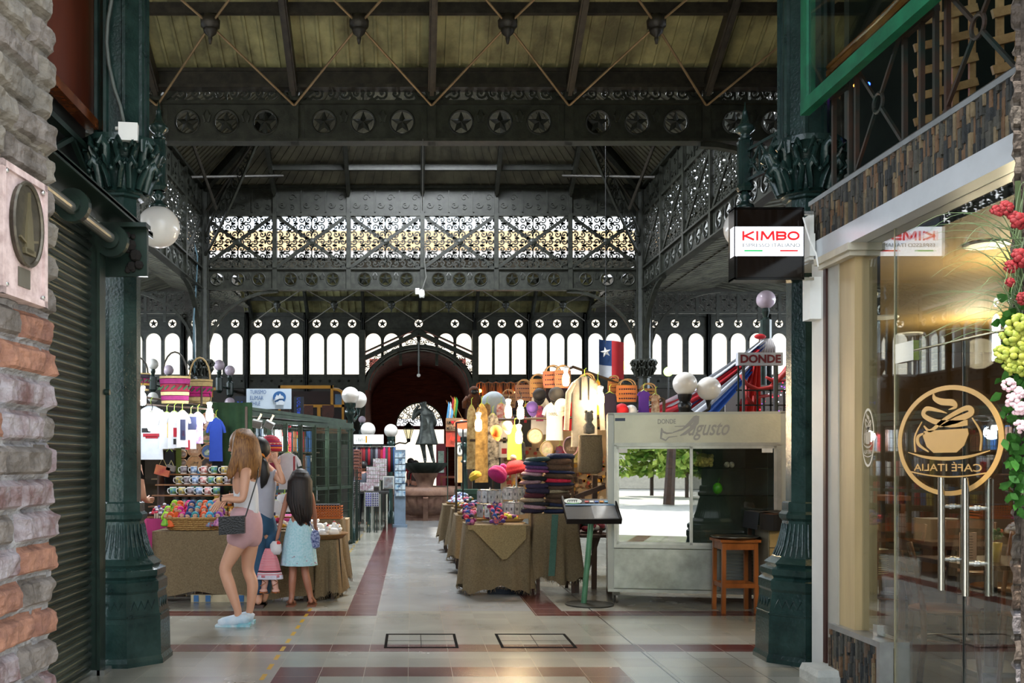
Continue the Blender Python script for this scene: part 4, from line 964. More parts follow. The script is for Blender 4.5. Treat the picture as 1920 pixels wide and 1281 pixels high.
def make_table(label, loc, s=.35):
    r = thing('cafe_table', (0, 0, 0), label, 'table', 'dark cafe tables')
    mb = MB(); mb.bx(-s, s, -s, s, .72, .75); mb.build('table_top', M('3a2216', .25, var=.3), r); mb = MB(); mb.cyl((0, 0, .03), (0, 0, .72), .04); mb.build('pedestal', BLACK, r); mb = MB(); mb.bx(-.22, .22, -.22, .22, 0, .03); mb.build('foot', BLACK, r); r.location = loc; return r
t0 = make_table('dark cafe table carrying the menu card and yellow flower pot', (3.95, 6.55, .004))
dup(t0, (4.5, 8.0, .004), label='dark cafe table in the dim back of the cafe')
p = Vector((3.72, 6.42, .754)); mb = MB(); mb.box(p+Vector((0, 0, .1)), (.11, .01, .2)); mc = thing('menu_card', p, 'pale orange menu card standing on the cafe table', 'menu'); mb.build('card', M('d8a888', .6), mc)
mb = MB()
for k in range(9): mb.box(p+Vector((-.005+.004*(k % 3), -.007, .03+k*.018)), (.07-.012*(k % 3), .002, .004))
mb.build('print_line', M('5a3a2c', .7), mc); mb = MB(); mb.box(p+Vector((0, 0, .008)), (.12, .05, .016)); mb.build('holder', M('d0d0c8', .1), mc)
p = Vector((3.92, 6.45, .754)); vs = thing('flower_pot', p, 'small yellow pot with green and orange flowers on the cafe table', 'flower pot')
mb = MB(); mb.lathe([(.03, 0), (.042, .13), (.036, .13)], p, 12); mb.build('pot', M('d8b030', .4), vs, smooth=True)
mb = MB()
for k in range(24): a = random.random()*6.3; mb.sph(p+Vector((cos(a)*.04*random.random(), sin(a)*.04, .15+.07*random.random())), .014, 6, 4)
mb.build('foliage', M('3c6a20', .6), vs); mb = MB()
for k in range(5): a = random.random()*6.3; mb.sph(p+Vector((cos(a)*.04, sin(a)*.03, .21)), .012, 6, 4)
mb.build('blossom', M('d86830', .6), vs)
r = thing('plate_stand', (4.05, 8.75, 0), 'tall wooden stand holding a stack of pale plates inside the cafe', 'stand'); x, y = 3.98, 8.3
WS = M('7a4a26', .4, var=.3)
for sx in (-.17, .17):
    for sy in (-.17, .17): mb = MB(); mb.bx(x+sx-.02, x+sx+.02, y+sy-.02, y+sy+.02, 0, 1.12); mb.build('leg', WS, r)
mb = MB(); mb.bx(x-.22, x+.22, y-.22, y+.22, 1.1, 1.14); mb.bx(x-.19, x+.19, y-.19, y+.19, .43, .46); mb.build('shelf', WS, r)
for k in range(12):
    mb = MB(); mb.lathe([(.08, .462+k*.018), (.13, .472+k*.018), (.13, .478+k*.018)], (x-.0, y, 0), 20)
    tag(mb.build('plate', M('c8bd98', .3, var=.05), None, smooth=True), 'pale plate in the stack on the wooden stand inside the cafe', 'plate', 'stacked plates on the cafe stand')
# rough pillar and flower garland
BR2 = [M('5a5048', .9, col2='3c342e', sc_=14, bump=.8, bs=30), M('6a5a4c', .9, col2='4a3c34', sc_=14, bump=.7, bs=30), M('4c4442', .9, col2='7a7678', sc_=10, bump=.9, bs=30), M('5c5650', .95, sc_=16, bump=.9), M('4c443c', .95, col2='605850', sc_=8, bump=.8, bs=26)]
_b = BR; BR = BR2
brickwall('wall_near_right', Matrix.Translation((2.59, 4.15, 0)), .6, 0, 3.6, .11, .3, .9, 11, dirs=1, ragged=.012, nu=60, pres=.012, back=-.02)
BR = _b
mb = MB(); mb.bx(2.62, 3.2, 3.6, 4.13, 0, 3.6); mb.build('wall_core', BR2[0])['kind'] = 'structure'
rnd = random.Random(3)
gd = thing('flower_garland', P(1900, 950, 4.05), 'hanging garland of leaves with yellow, red and pink flowers on the rough right pillar', 'flower garland')
def petals(mb, c, r, n, s=1):
    for k in range(n):
        a = 2*pi*k*2.4/n+rnd.random()*.4; t = rnd.uniform(.0, 1.3); d = Vector((cos(a)*cos(t), -sin(t)*.6, sin(a)*cos(t))); mb.sph(Vector(c)+d*r*.75, r*.36, 8, 5, (1, .35, .8))
mb = MB()
for x, y, r in ((1893, 632, .045), (1908, 610, .05), (1878, 665, .04), (1900, 668, .05), (1915, 650, .045), (1893, 690, .035), (1915, 690, .04)): petals(mb, P(x, y, 3.98), r, 20)
mb.build('yellow_blossom', M('9a9c40', .6, col2='6a7a24', sc_=25), gd, smooth=True)
mb = MB()
for x, y, r in ((1868, 398, .03), (1885, 392, .035), (1905, 415, .045), (1912, 485, .045), (1895, 500, .03), (1893, 530, .022), (1918, 560, .03)): petals(mb, P(x, y, 3.98), r, 24)
mb.build('red_blossom', M('84141c', .7, var=.4, sc_=40), gd, smooth=True)
mb = MB()
for x, y, r in ((1891, 722, .03), (1897, 752, .033), (1910, 765, .035), (1908, 738, .03), (1912, 800, .03)): petals(mb, P(x, y, 3.97), r, 18)
mb.build('pink_blossom', M('d8b4bc', .6, var=.15, sc_=30), gd, smooth=True)
mb = MB()
for k in range(230):
    yy = rnd.uniform(560, 960); x = rnd.gauss(1905, 14) if yy < 860 else rnd.gauss(1908, 10); c = P(max(1868, x), yy, rnd.uniform(3.98, 4.08)); a = rnd.uniform(0, 6.3); l = rnd.uniform(.025, .055); t = Vector((cos(a), rnd.uniform(-.6, .2), sin(a))).normalized(); u_ = t.cross(Vector((0, 1, .3))).normalized()*l*.38
    mb.poly([c, c+t*l*.4+u_, c+t*l*.8+u_*.7, c+t*l*1.15, c+t*l*.8-u_*.7, c+t*l*.4-u_]); mb.poly([c, c+t*l*.4-u_, c+t*l*.8-u_*.7, c+t*l*1.15, c+t*l*.8+u_*.7, c+t*l*.4+u_])
mb.build('leaf', M('4c8a38', .6, col2='2c5a20', sc_=12), gd)['kind'] = 'stuff'
mb = MB()
for k in range(60):
    c = P(rnd.uniform(1895, 1925), rnd.uniform(430, 640), 4.05); q_ = rnd.random(); tx = rnd.uniform(-.1, -.48) if q_ < .8 else rnd.uniform(-.05, .1); tz = rnd.uniform(-.05, .28) if q_ < .8 else .35
    p1 = c+Vector((tx*.5, -.05, tz)); p2 = c+Vector((tx, -.1, tz*.6-rnd.uniform(0, .12)))
    pts = [c.lerp(p1, t).lerp(p1.lerp(p2, t), t) for t in [j/8 for j in range(9)]]; mb.tube(pts, [.0035*(1-.8*j/8) for j in range(9)], 4, flat=.5)
mb.build('grass_blade', M('5c7a4c', .6, col2='7c8a6c', sc_=6), gd)['kind'] = 'stuff'
mb = MB(); mb.tube([P(1908, 340, 4.1), P(1912, 500, 4.1), P(1906, 700, 4.1), P(1910, 900, 4.1)], .012, 6); mb.build('stem', M('3c4a28', .8), gd)
# ================================================================ RIGHT SIDE: showcase, stool, menu stand
FM = MT((1.98, 9.69, 0), (cos(R(10)), -sin(R(10)), 0))
fr = thing('refrigerated_showcase', FM @ Vector((.86, 0, 0)), 'large silver refrigerated showcase with sliding glass doors and grey script on its header', 'showcase')
SIL = M('b9b6a2', .38, .45, col2='a8a594', sc_=2.5, bump=.05); SIL2 = M('b8bab4', .3, .7, col2='8e8f88', sc_=3.5, bump=.12, bs=6)
W = 1.729; Dp = .68
mb = MB(FM); mb.bx(0, .06, 0, Dp, .12, 1.92); mb.bx(W-.07, W, 0, Dp, .12, 1.92); mb.bx(.06, W-.07, Dp-.03, Dp, .57, 1.92); mb.bx(0, W, .0, Dp, 1.9, 1.925); mb.bx(.06, W-.07, .02, Dp, .12, .57); mb.build('carcass', M('a6a79e', .4, .3, var=.1, sc_=2), fr)
mb = MB(FM); mb.bx(.062, W-.072, -.012, .12, 1.62, 1.9); mb.build('header_panel', SIL, fr)
mb = MB(FM); mb.bx(.06, 1.08, -.006, .02, .16, .555); mb.build('lower_panel', SIL2, fr)
mb = MB(FM)
for k in range(11): mb.bx(1.1, 1.42, -.008, .012, .17+k*.033, .19+k*.033)
mb.bx(1.08, 1.1, -.006, .02, .14, .56); mb.bx(1.42, 1.66, -.006, .02, .14, .56); mb.build('vent_grille', M('8e9490', .3, .6), fr)
mb = MB(FM); mb.bx(0, W, -.01, .03, .12, .15); mb.bx(.06, W-.07, -.02, .04, .565, .6); mb.bx(.06, W-.07, -.02, .04, 1.585, 1.62); mb.bx(.06, .085, -.02, .04, .6, 1.6); mb.bx(W-.11, W-.07, -.02, .04, .6, 1.6); mb.build('door_track', M('b4b4ae', .3, .6), fr)
for a, b, y, nm in ((.085, .83, .015, 'left'), (.80, W-.11, -.005, 'right')):
    mb = MB(FM); 
    for q in (a, b-.025): mb.bx(q, q+.025, y-.01, y+.012, .6, 1.59)
    mb.bx(a, b, y-.01, y+.012, 1.56, 1.59); mb.bx(a, b, y-.01, y+.012, .6, .625); d_ = mb.build('sliding_door', M('c2c2bc', .3, .6), fr)
    mb = MB(FM); mb.bx(a+.02, b-.02, y-.003, y+.003, .62, 1.57); mb.build('pane', GL((.85, .9, .88), .42 if nm == 'left' else .10), d_)
mb = MB(FM); mb.bx(.1, .19, -.02, -.012, 1.52, 1.56); mb.bx(1.48, 1.58, -.02, -.012, 1.52, 1.56); mb.build('finger_pull', M('d8d4cc', .4), fr)
mb = MB(FM); mb.bx(.065, W-.075, .045, Dp-.03, .6, 1.62); 
mb = MB(FM); mb.poly([(.065, Dp-.035, .58), (W-.075, Dp-.035, .58), (W-.075, Dp-.035, 1.6), (.065, Dp-.035, 1.6)]); mb.poly([(.065, .05, .585), (W-.075, .05, .585), (W-.075, Dp-.03, .585), (.065, Dp-.03, .585)]); mb.build('lining', M('54544c', .4, .2, var=.4, sc_=3), fr)
for z in (1.36, 1.09): mb = MB(FM); mb.bx(.08, W-.09, .08, Dp-.06, z, z+.008); mb.build('glass_shelf', GL((.7, .85, .78), .1), fr)
for x_ in (.08, W-.1):
    mb = MB(FM)
    for y_ in (.07, Dp-.08): 
        mb.cyl((x_, y_, .05), (x_+.02, y_, .05), .05, n=16); mb.bx(x_-.02, x_+.04, y_-.03, y_+.04, .08, .12)
    mb.build('castor', M('6a665c', .4, .5), fr)
f = lambda p, y=9.66: None
def fs_(px): a = (px-VX)/F; return (a*9.69-1.98)/(.985+.1736*a)
def fz(px, py): s = fs_(px); d = 9.69-.1736*s; return H+(VY-py)/F*d
TX = M('8f8c86', .4, .2, var=0)
text('DONDE', fs_(1233), fs_(1267), fz(1250, 795), fz(1250, 786), -.013, TX, fr, bold=.012, xf=FM)
text('ugusto', fs_(1290), fs_(1368), fz(1330, 826), fz(1330, 792), -.013, TX, fr, bold=.012, shear=.45, xf=FM)
mb = MB(FM); g_ = lambda x, y: (fs_(x), fz(x, y))
mb.ribbon([g_(1262, 811), g_(1280, 805), g_(1292, 795), g_(1303, 784), g_(1307, 780)], [.01, .02, .035, .045, .02], -.017, -.012)
mb.ribbon([g_(1308, 780), g_(1306, 792), g_(1296, 804), g_(1284, 813), g_(1275, 817)], [.03, .045, .035, .03, .008], -.0175, -.0125)
mb.ribbon([g_(1265, 800), g_(1288, 799), g_(1300, 797)], [.006, .014, .01], -.018, -.013)
mb.ribbon([g_(1240, 803), g_(1243, 810), g_(1250, 813), g_(1262, 812)], [.008, .02, .018, .006], -.017, -.012); mb.ribbon([g_(1240, 803), g_(1240, 814), g_(1239, 822), g_(1248, 826), g_(1254, 820), g_(1270, 818)], [.008, .02, .02, .018, .012, .006], -.0165, -.012)
mb.build('script_flourish', TX, fr)
mb = MB(FM); mb.bx(.07, .17, -.014, -.012, 1.84, 1.87); mb.build('small_badge', M('2c3c54', .4), fr)
p = FM @ Vector((fs_(1325), .3, 1.37)); mb = MB(); mb.sph(p+Vector((0, 0, .075)), .085, 9, 6, (.9, .7, .9))
for k in range(26): a = random.random()*6.3; mb.sph(p+Vector((.08*cos(a), -.03+.03*sin(a), .03+.1*random.random())), .025, 6, 4)
one(mb, 'coral_lump', M('c8b060', .7, var=.3, sc_=30, bump=.5), 'yellowish knobbly shell lump on the showcase top shelf', 'shell')
p = FM @ Vector((fs_(1352), .25, 1.10)); gp = thing('green_pepper_ornament', p, 'bright green pepper shaped ornament on the lower glass shelf of the showcase', 'ornament'); mb = MB(); mb.sph(p+Vector((0, 0, .06)), .05, 12, 8, (1, .8, 1.2)); mb.build('body', M('5cb820', .3), gp, smooth=True); mb = MB(); mb.tube([p+Vector((0, 0, .11)), p+Vector((.01, 0, .15)), p+Vector((.03, 0, .17))], [.012, .008, .006], 6); mb.build('stem', M('2c5a18', .5), gp)
for i, px in enumerate((1371, 1380)):
    p = FM @ Vector((fs_(px), .28, 1.37)); mb = MB(); mb.sph(p+Vector((0, 0, .03)), .03, 12, 8, (1, .9, 1)); one(mb, 'white_shell', M('d8ccb8', .4, col2='4a3a30', sc_=40), ('left' if i == 0 else 'right')+' one of two small speckled shells on the showcase top shelf', 'shell', smooth=True)
# stool with tray
sx, sy = 3.09, 9.18
st = thing('wooden_stool', (sx, sy, 0), 'tall orange brown wooden stool standing in front of the silver showcase', 'stool'); OW = M('96582c', .35, col2='744018', sc_=7, stretch=(1, 1, .2))
for a in (-1, 1):
    for b in (-1, 1): mb = MB(); mb.bar((sx+a*.155, sy+b*.14, 0), (sx+a*.15, sy+b*.135, .69), .036, .036, up=(0, 1, 0)); mb.build('leg', OW, st)
mb = MB(); mb.bx(sx-.19, sx+.19, sy-.17, sy+.17, .67, .695); mb.build('seat', OW, st); mb = MB()
for z0, z1 in ((.6, .67), (.24, .28)):
    mb.bx(sx-.15, sx+.15, sy-.15, sy-.13, z0, z1); mb.bx(sx-.15, sx+.15, sy+.12, sy+.14, z0, z1); mb.bx(sx-.165, sx-.145, sy-.14, sy+.14, z0, z1); mb.bx(sx+.145, sx+.165, sy-.14, sy+.14, z0, z1)
mb.build('rail', OW, st)
mb = MB(); mb.lathe([(.0001, .697), (.19, .697), (.22, .72), (.225, .722), (.195, .702), (.0001, .702)], (sx, sy, 0), 32); one(mb, 'round_tray', M('6a6458', .3, .7, var=.3), 'round dark metal tray on top of the wooden stool', 'tray', smooth=True)
# drawer cabinet
cx, cy_ = 3.34, 8.98
cb = thing('drawer_cabinet', (cx+.3, cy_+.2, 0), 'worn beige four drawer cabinet on castors beside the right iron column', 'cabinet'); CB = M('a08a5c', .5, col2='8a7448', sc_=6)
mb = MB(); mb.bx(cx, cx+.55, cy_+.02, cy_+.36, .07, .81); mb.build('body', M('7c7460', .5), cb)
for k in range(4):
    mb = MB(); z = .08+k*.183; mb.bx(cx+.01, cx+.54, cy_, cy_+.02, z, z+.175); dr = mb.build('drawer', CB, cb)
    mb = MB(); mb.tube([(cx+.18, cy_, z+.1), (cx+.18, cy_-.025, z+.1), (cx+.30, cy_-.025, z+.1), (cx+.30, cy_, z+.1)], .006, 6); mb.build('handle', STEEL, dr)
mb = MB()
for q in (.05, .5): mb.cyl((cx+q, cy_+.05, .03), (cx+q+.025, cy_+.05, .03), .03)
mb.build('castor', BLACK, cb)
mb = MB(); mb.grid(lambda u, v: (cx-.1+.75*u, cy_-.03+.4*min(1, v*1.4), .955-.16*max(0, 0)+.008*sin(u*20)), 12, 4); mb.grid(lambda u, v: (cx-.1+.75*u, cy_-.04+.01*sin(u*25), .955-.15*v-.02*sin(u*9)), 24, 3); mb.grid(lambda u, v: (cx-.1-.02*v, cy_-.03+.4*u, .955-.16*v), 6, 2)
bt = thing('black_cloth_table', (cx+.3, cy_+.17, 0), 'small side table covered with black cloth over the drawer cabinet', 'table'); mb.build('black_cloth', M('0c0c0e', .8, var=.3), bt); mb = MB(); mb.bx(cx-.08, cx+.64, cy_-.02, cy_+.36, .925, .95)
for q in (cx-.07, cx+.6): mb.bx(q, q+.03, cy_+.34, cy_+.37, 0, .93)
mb.build('frame', WOODD, bt)
for k in range(8): mb = MB(); mb.lathe([(.06, .812+k*.012), (.09, .82+k*.012), (.09, .823+k*.012)], (cx+.1, cy_+.15, 0), 20); tag(mb.build('saucer', M('6e7a70', .3), None, smooth=True), 'green grey saucer in the stack on the drawer cabinet', 'plate', 'saucers on the drawer cabinet')
mb = MB()
for k in range(9): mb.sph((cx+.27+.1*random.random(), cy_+.1+.1*random.random(), .84+.05*random.random()), .035, 7, 5)
one(mb, 'yellow_wrap', M('b0b020', .5, col2='3a4a18', sc_=20), 'crumpled yellow green wrapping on the drawer cabinet', 'wrapper')
mb = MB(); mb.sph((cx+.47, cy_+.12, .86), .045, 12, 8, (1.2, 1, 1)); one(mb, 'striped_bundle', M('c0a0a0', .6, col2='402428', sc_=60, wave='X'), 'small pink and black striped bundle on the drawer cabinet', 'bundle', smooth=True)
# menu stand
ms = thing('menu_stand', (1.776, 9.6, 0), 'green pole menu stand with slanted black tray in front of the showcase', 'menu stand')
mb = MB(); mb.lathe([(.0001, 0), (.24, 0), (.24, .012), (.05, .02), (.0001, .02)], (1.776, 9.6, 0), 36); mb.build('base_disc', M('3a3a34', .4, .4), ms, smooth=True, angle=30)
mb = MB(); mb.cyl((1.72, 9.6, .015), (1.80, 9.6, .9), .028, n=16); mb.build('pole', M('5a8c6c', .3, .1, col2='4a7658'), ms, smooth=True, angle=40)
TM_ = Matrix.Translation((1.79, 9.6, .93)) @ Matrix.Rotation(R(-58), 4, 'X') 
mb = MB(TM_); mb.bx(-.27, .27, -.02, 0, -.2, .2); mb.bx(-.27, -.255, -.06, 0, -.2, .2); mb.bx(.255, .27, -.06, 0, -.2, .2); mb.bx(-.27, .27, -.06, 0, -.21, -.195); mb.build('tray', BLACK, ms)
mb = MB(TM_); mb.bx(.01, .25, -.026, -.021, -.17, .07); mb.build('silver_sheet', M('a8a8a8', .2, .5), ms)
mb = MB(TM_); mb.bx(-.25, .25, -.026, -.021, .08, .1); mb.build('blue_strip', M('7a9ab8', .3), ms)
mb = MB(TM_); mb.prism([(-.16+.09*cos(a*pi/12), .15+.05*sin(a*pi/12)) for a in range(24)], -.028, -.021); mb.build('oval_label', M('d4dcd4', .4), ms)
mb = MB(TM_); mb.ribbon([(-.21, .165), (-.11, .168)], .008, -.03, -.027); 
for k in range(5): mb.ribbon([(-.21+k*.022, .16), (-.215+k*.022, .13)], .007, -.03, -.027)
mb.build('label_mark', BLACK, ms); mb = MB(TM_); mb.ribbon([(-.22, .115), (-.16, .105), (-.1, .115)], .01, -.03, -.027); mb.build('green_swash', M('3ca040', .4), ms)
for k, c in enumerate(('b04040', 'd8d8d8', '4060a0', 'c08030', '60a0c8')): mb = MB(TM_); mb.bx(-.04+k*.05, 0+k*.05, -.026, -.021, .135, .16); mb.build('card_sticker', M(c, .4, var=0), ms)
# ================================================================ RIGHT STALL
def drape(name, x0, x1, y0, y1, z1, z0, mat, parent, seed=1, hem=.03, flare=.05, fray=True, n=20):
    """cloth over a table: top plus wavy skirts on the front, left and right"""
    rnd = random.Random(seed); ph = [rnd.uniform(0, 6) for _ in range(4)]; mb = MB()
    per = []
    L = [(x0, y1), (x0, y0), (x1, y0), (x1, y1)]
    for (ax, ay), (bx_, by) in zip(L, L[1:]):
        for k in range(n): per.append((ax+(bx_-ax)*k/n, ay+(by-ay)*k/n, k/n))
    per.append((*L[-1], 0)); cx_, cy2 = (x0+x1)/2, (y0+y1)/2
    def fn(u, v):
        k = min(len(per)-1, round(u*(len(per)-1))); x, y, _ = per[k]; s = k*.55
        nx, ny = (x-cx_), (y-cy2); l = sqrt(nx*nx+ny*ny) or 1; nx /= l; ny /= l
        o_ = flare*v*(1+.8*sin(s+ph[0])+.5*sin(s*2.3+ph[1])); zb = z0+hem*sin(s*.7+ph[2])+hem*.5*sin(s*2.1+ph[3])
        return (x+nx*o_, y+ny*o_, z1+(zb-z1)*v)
    mb.grid(fn, len(per)-1, 8); mb.poly([(x0, y0, z1), (x1, y0, z1), (x1, y1, z1), (x0, y1, z1)])
    if fray:
        for k in range(0, (len(per)-1)*3):
            p = Vector(fn(k/3/(len(per)-1), 1)); mb.tube([p, p+Vector((rnd.uniform(-.015, .015), rnd.uniform(-.01, .01), -rnd.uniform(.01, .045)))], .0022, 3, caps=False)
    return mb.build(name, mat, parent, smooth=True)
def table(label, x0, x1, y0, y1, zt, zb, seed, group='burlap covered stall tables', legs=True, mat=None, top=True):
    r = thing('stall_table', ((x0+x1)/2, (y0+y1)/2, 0), label, 'table', group)
    mb = MB(); mb.bx(x0+.01, x1-.01, y0+.01, y1-.01, zt-.03, zt-.003); mb.build('table_top', WOODD, r)
    for x in (x0+.03, x1-.06):
        for y in (y0+.03, y1-.06): mb = MB(); mb.bx(x, x+.035, y, y+.035, 0, zt-.03); mb.build('leg', WOODD, r)
    c = drape('burlap_cloth', x0, x1, y0, y1, zt, zb, mat or BURLAP, r, seed); return r
t1 = table('burlap covered table at the front corner of the right stall with a folded over flap', .58, 1.27, 10.3, 10.95, .75, .06, 3)
mb = MB(); mb.grid(lambda u, v: (.60+.62*u, 10.27-.015-.03*v*(1-abs(u-.6)), .755-(.05+.34*max(0, 1-abs(u-.62)*1.9))*v), 12, 6); mb.build('flap', M('a08a62', .9, col2='84704c', sc_=90, bump=.5, bs=250), t1, smooth=True)
t2 = table('burlap covered table with a green stripe beside the menu stand', 1.33, 1.80, 10.42, 10.95, .86, .14, 5)
mb = MB(); mb.grid(lambda u, v: (1.52+.07*u-.05*v, 10.41-.065*v-.006, .86-.66*v), 2, 8); mb.build('green_stripe', M('4a6a5c', .9, var=.2, sc_=60), t2, smooth=True)
t3 = table('burlap covered table behind the front corner table, dark leg showing', .56, 1.2, 12.2, 12.9, .75, .22, 8)
t4 = table('farthest burlap table of the right stall next to the fountain', .50, 1.1, 15.2, 15.9, .75, .22, 10)
t5 = table('second farthest burlap table of the right stall', .58, 1.2, 13.7, 14.3, .76, .2, 12)
mb = MB(); mb.box((1.05, 10.45, .03), (.45, .2, .05)); one(mb, 'floor_sack', M('1c2430', .8), 'dark flat sack under the front burlap table', 'sack')
# trinkets and small dolls
def doll_proto(name, c1, c2, label, cat, group, s=1.0):
    r = thing(name, (0, 0, 0), label, cat, group)
    mb = MB(); mb.lathe([(.032*s, 0), (.04*s, .01*s), (.02*s, .06*s), (.014*s, .065*s)], n=8); mb.tube([(-.02*s, -.02*s, .03*s), (-.015*s, 0, .055*s)], .008*s, 5); mb.tube([(.02*s, -.02*s, .03*s), (.015*s, 0, .055*s)], .008*s, 5); mb.build('dress', M(c1, .7, col2=c2, sc_=60), r)
    mb = MB(); mb.sph((0, 0, .082*s), .022*s, 10, 6); mb.build('head', M('dcae94', .7), r, smooth=True)
    mb = MB(); mb.sph((0, .006*s, .088*s), .026*s, 10, 6, (1.05, .95, 1)); mb.tube([(-.024*s, 0, .085*s), (-.03*s, -.005*s, .05*s)], .008*s, 5); mb.tube([(.024*s, 0, .085*s), (.03*s, -.005*s, .05*s)], .008*s, 5); mb.build('hood', M(c2, .8, var=.3, sc_=50), r, smooth=True)
    return r
cols = [('d83a70', '7a2050'), ('e8a030', '40306a'), ('b060a0', '202028'), ('50a0a0', 'c02040'), ('d0c0c8', '6a4080'), ('f06a30', '204a90'), ('382848', 'd070a0')]
protos = []
L_ = 'tiny colourful woollen pouch doll in the heap on the front burlap table'
for i, (a, b) in enumerate(cols):
    pr = doll_proto('pouch_doll', a, b, L_, 'doll', 'pouch dolls on the front burlap table', .95); protos.append(pr)
used = set(); rnd = random.Random(5)
def scatter(protos, n, fx, label=None, group=None, ang=None):
    for k in range(n):
        i = k % len(protos); p, rx, rz = fx(k)
        o = protos[i] if protos[i].name not in used else dup(protos[i], label=label, group=group)
        if o is protos[i]: used.add(o.name); 
        if label: o['label'] = label
        if group: o['group'] = group
        o.location = p; o.rotation_euler = (rx, 0, rz)
scatter(protos, 56, lambda k: (Vector((.62+.62*((k*7) % 14)/14+rnd.uniform(-.02, .02), 10.33+.13*(k//14)+rnd.uniform(-.02, .02), .765+.035*(k//14)+rnd.uniform(0, .02))), R(rnd.uniform(20, 80)), rnd.uniform(-1.2, 1.2)), L_, 'pouch dolls on the front burlap table')
# woven trinkets on far tables
def blob_heap(name, c, w_, d_, h_, n, colors, label, seed, size=.03, parent_tray=True):
    rnd = random.Random(seed); r = thing(name, c, label, name.replace('_', ' '))
    if parent_tray: mb = MB(); mb.lathe([(w_*.5, 0), (w_*.55, .03), (w_*.5, .03), (w_*.45, .012)], c, 20, sy=d_/w_); mb.build('tray', M('9a7a4a', .7), r)
    for i, col in enumerate(colors):
        mb = MB()
        for k in range(n//len(colors)):
            a = rnd.uniform(0, 6.3); q_ = sqrt(rnd.random()); mb.sph(Vector(c)+Vector((cos(a)*q_*w_*.42, sin(a)*q_*d_*.42, .03+h_*(1-q_)*rnd.random()+.01)), size*rnd.uniform(.6, 1.2), 6, 4, (1, 1, .7))
        mb.build('trinket', M(col, .6, var=.3, sc_=50), r, smooth=True)['kind'] = 'stuff'
    return r
CL = ('d8d0c8', 'b0283c', '3c3c6a', 'c89a3c', '3c7a4c')
blob_heap('bead_tray', (.78, 12.4, .755), .36, .34, .08, 70, ('d8cfc2', 'c8b494', 'b05048'), 'flat basket of pale beaded trinkets on the table behind the front one', 3)
blob_heap('bead_tray', (1.0, 12.7, .755), .3, .3, .08, 50, ('c8a090', '8a7a3c', '6a8a3c'), 'flat basket of brown and green trinkets behind the pale beads', 4)
blob_heap('bead_tray', (.78, 15.5, .755), .42, .4, .2, 90, ('c8ccd8', 'd87a9a', '9ab0d8'), 'heap of pale blue and pink woollen toys on the farthest burlap table', 6, .045)
blob_heap('bead_tray', (.82, 13.95, .765), .4, .36, .16, 90, CL, 'heap of mixed bright trinkets on the second farthest burlap table', 7, .035)
blob_heap('bead_tray', (1.0, 10.85, .76), .5, .2, .1, 60, ('d8a0b0', 'e06a40', '6a3c7a', 'd8d04a'), 'mixed bright woollen trinkets piled at the back of the front table', 8, .03)
# earring racks
def rack(label, c, r_, tiers, h):
    r = thing('earring_rack', c, label, 'rack', 'revolving earring racks'); c = Vector(c)
    mb = MB(); mb.lathe([(.1, 0), (.1, .015), (.012, .02), (.012, h), (.0001, h+.02)], c, 16); mb.build('stand', STEEL, r)
    card = None
    for t in range(tiers):
        z = h-.02-t*(h-.06)/tiers
        mb = MB(); mb.tube([c+Vector((cos(a*pi/8)*r_, sin(a*pi/8)*r_, z)) for a in range(16)], .005, 5, closed=True); mb.build('hoop', STEEL, r)
        for k in range(12):
            a = 2*pi*k/12+t*.2; p = c+Vector((cos(a)*r_, sin(a)*r_, z-.075)); mb = MB(); mb.box(p, (.003, .055, .13), rz=a+.15)
            e = mb.build('earring_card', M('b8bcc0', .2, .2, col2='8e9498', sc_=30), r)
            mb = MB(); mb.box(p+Vector((cos(a), sin(a), 0))*.004, (.003, .012, .03), rz=a); mb.build('earring', M('4a4a50', .3, .5), e)
    return r
rack('wide two tier silver earring rack under the magenta beanie', (.88, 10.8, .755), .14, 2, .38)
rack('silver earring rack standing to the right of the one with the magenta beanie', (1.18, 11.1, .755), .12, 2, .40)
# knitted hats
def beanie(label, c, r_, col, pom=None, tilt=(0, 0), h=1.15):
    r = thing('beanie', c, label, 'hat'); c = Vector(c); rot = Matrix.Translation(c) @ Matrix.Rotation(tilt[0], 4, 'Y') @ Matrix.Rotation(tilt[1], 4, 'X')
    mb = MB(rot); mb.lathe([(r_*.96, 0), (r_*1.05, .02), (r_*1.03, .05), (r_*.98, .055), (r_, r_*.6), (r_*.85, r_*h*.8), (r_*.5, r_*h*1.05), (.001, r_*h*1.15)], n=48, mods=lambda j, z: 1+.025*(j % 2)); mb.build('knit', M(col, .9, var=.3, sc_=70, bump=.4, bs=120), r, smooth=True)
    if c.z > 1.28: mb = MB(); mb.cyl((c.x, c.y, .75), c+Vector((0, 0, .05)), .012); mb.build('display_stick', STEEL, r)
    if pom: mb = MB(rot); mb.sph((0, 0, r_*h*1.15+.02), .04, 12, 8); mb.build('pompom', M(pom, .95, var=.4, sc_=80, bump=.8), r, smooth=True)
    return r
beanie('magenta pompom beanie lying on top of the earring rack', (.94, 10.75, 1.26), .105, 'b0206a', 'c02a78', (R(38), R(-25)))
beanie('red knitted beanie with beige pompom', (1.2, 11.0, 1.30), .12, 'a01c28', '9a8a74', (R(-12), 0))
beanie('dark grey knitted beanie right of the red one', (1.42, 11.1, 1.30), .085, '34342e', None, (R(20), 0))
beanie('small yellow brown beanie behind the earring rack', (.74, 10.95, 1.24), .07, 'b89a30', None, (R(-30), 0))
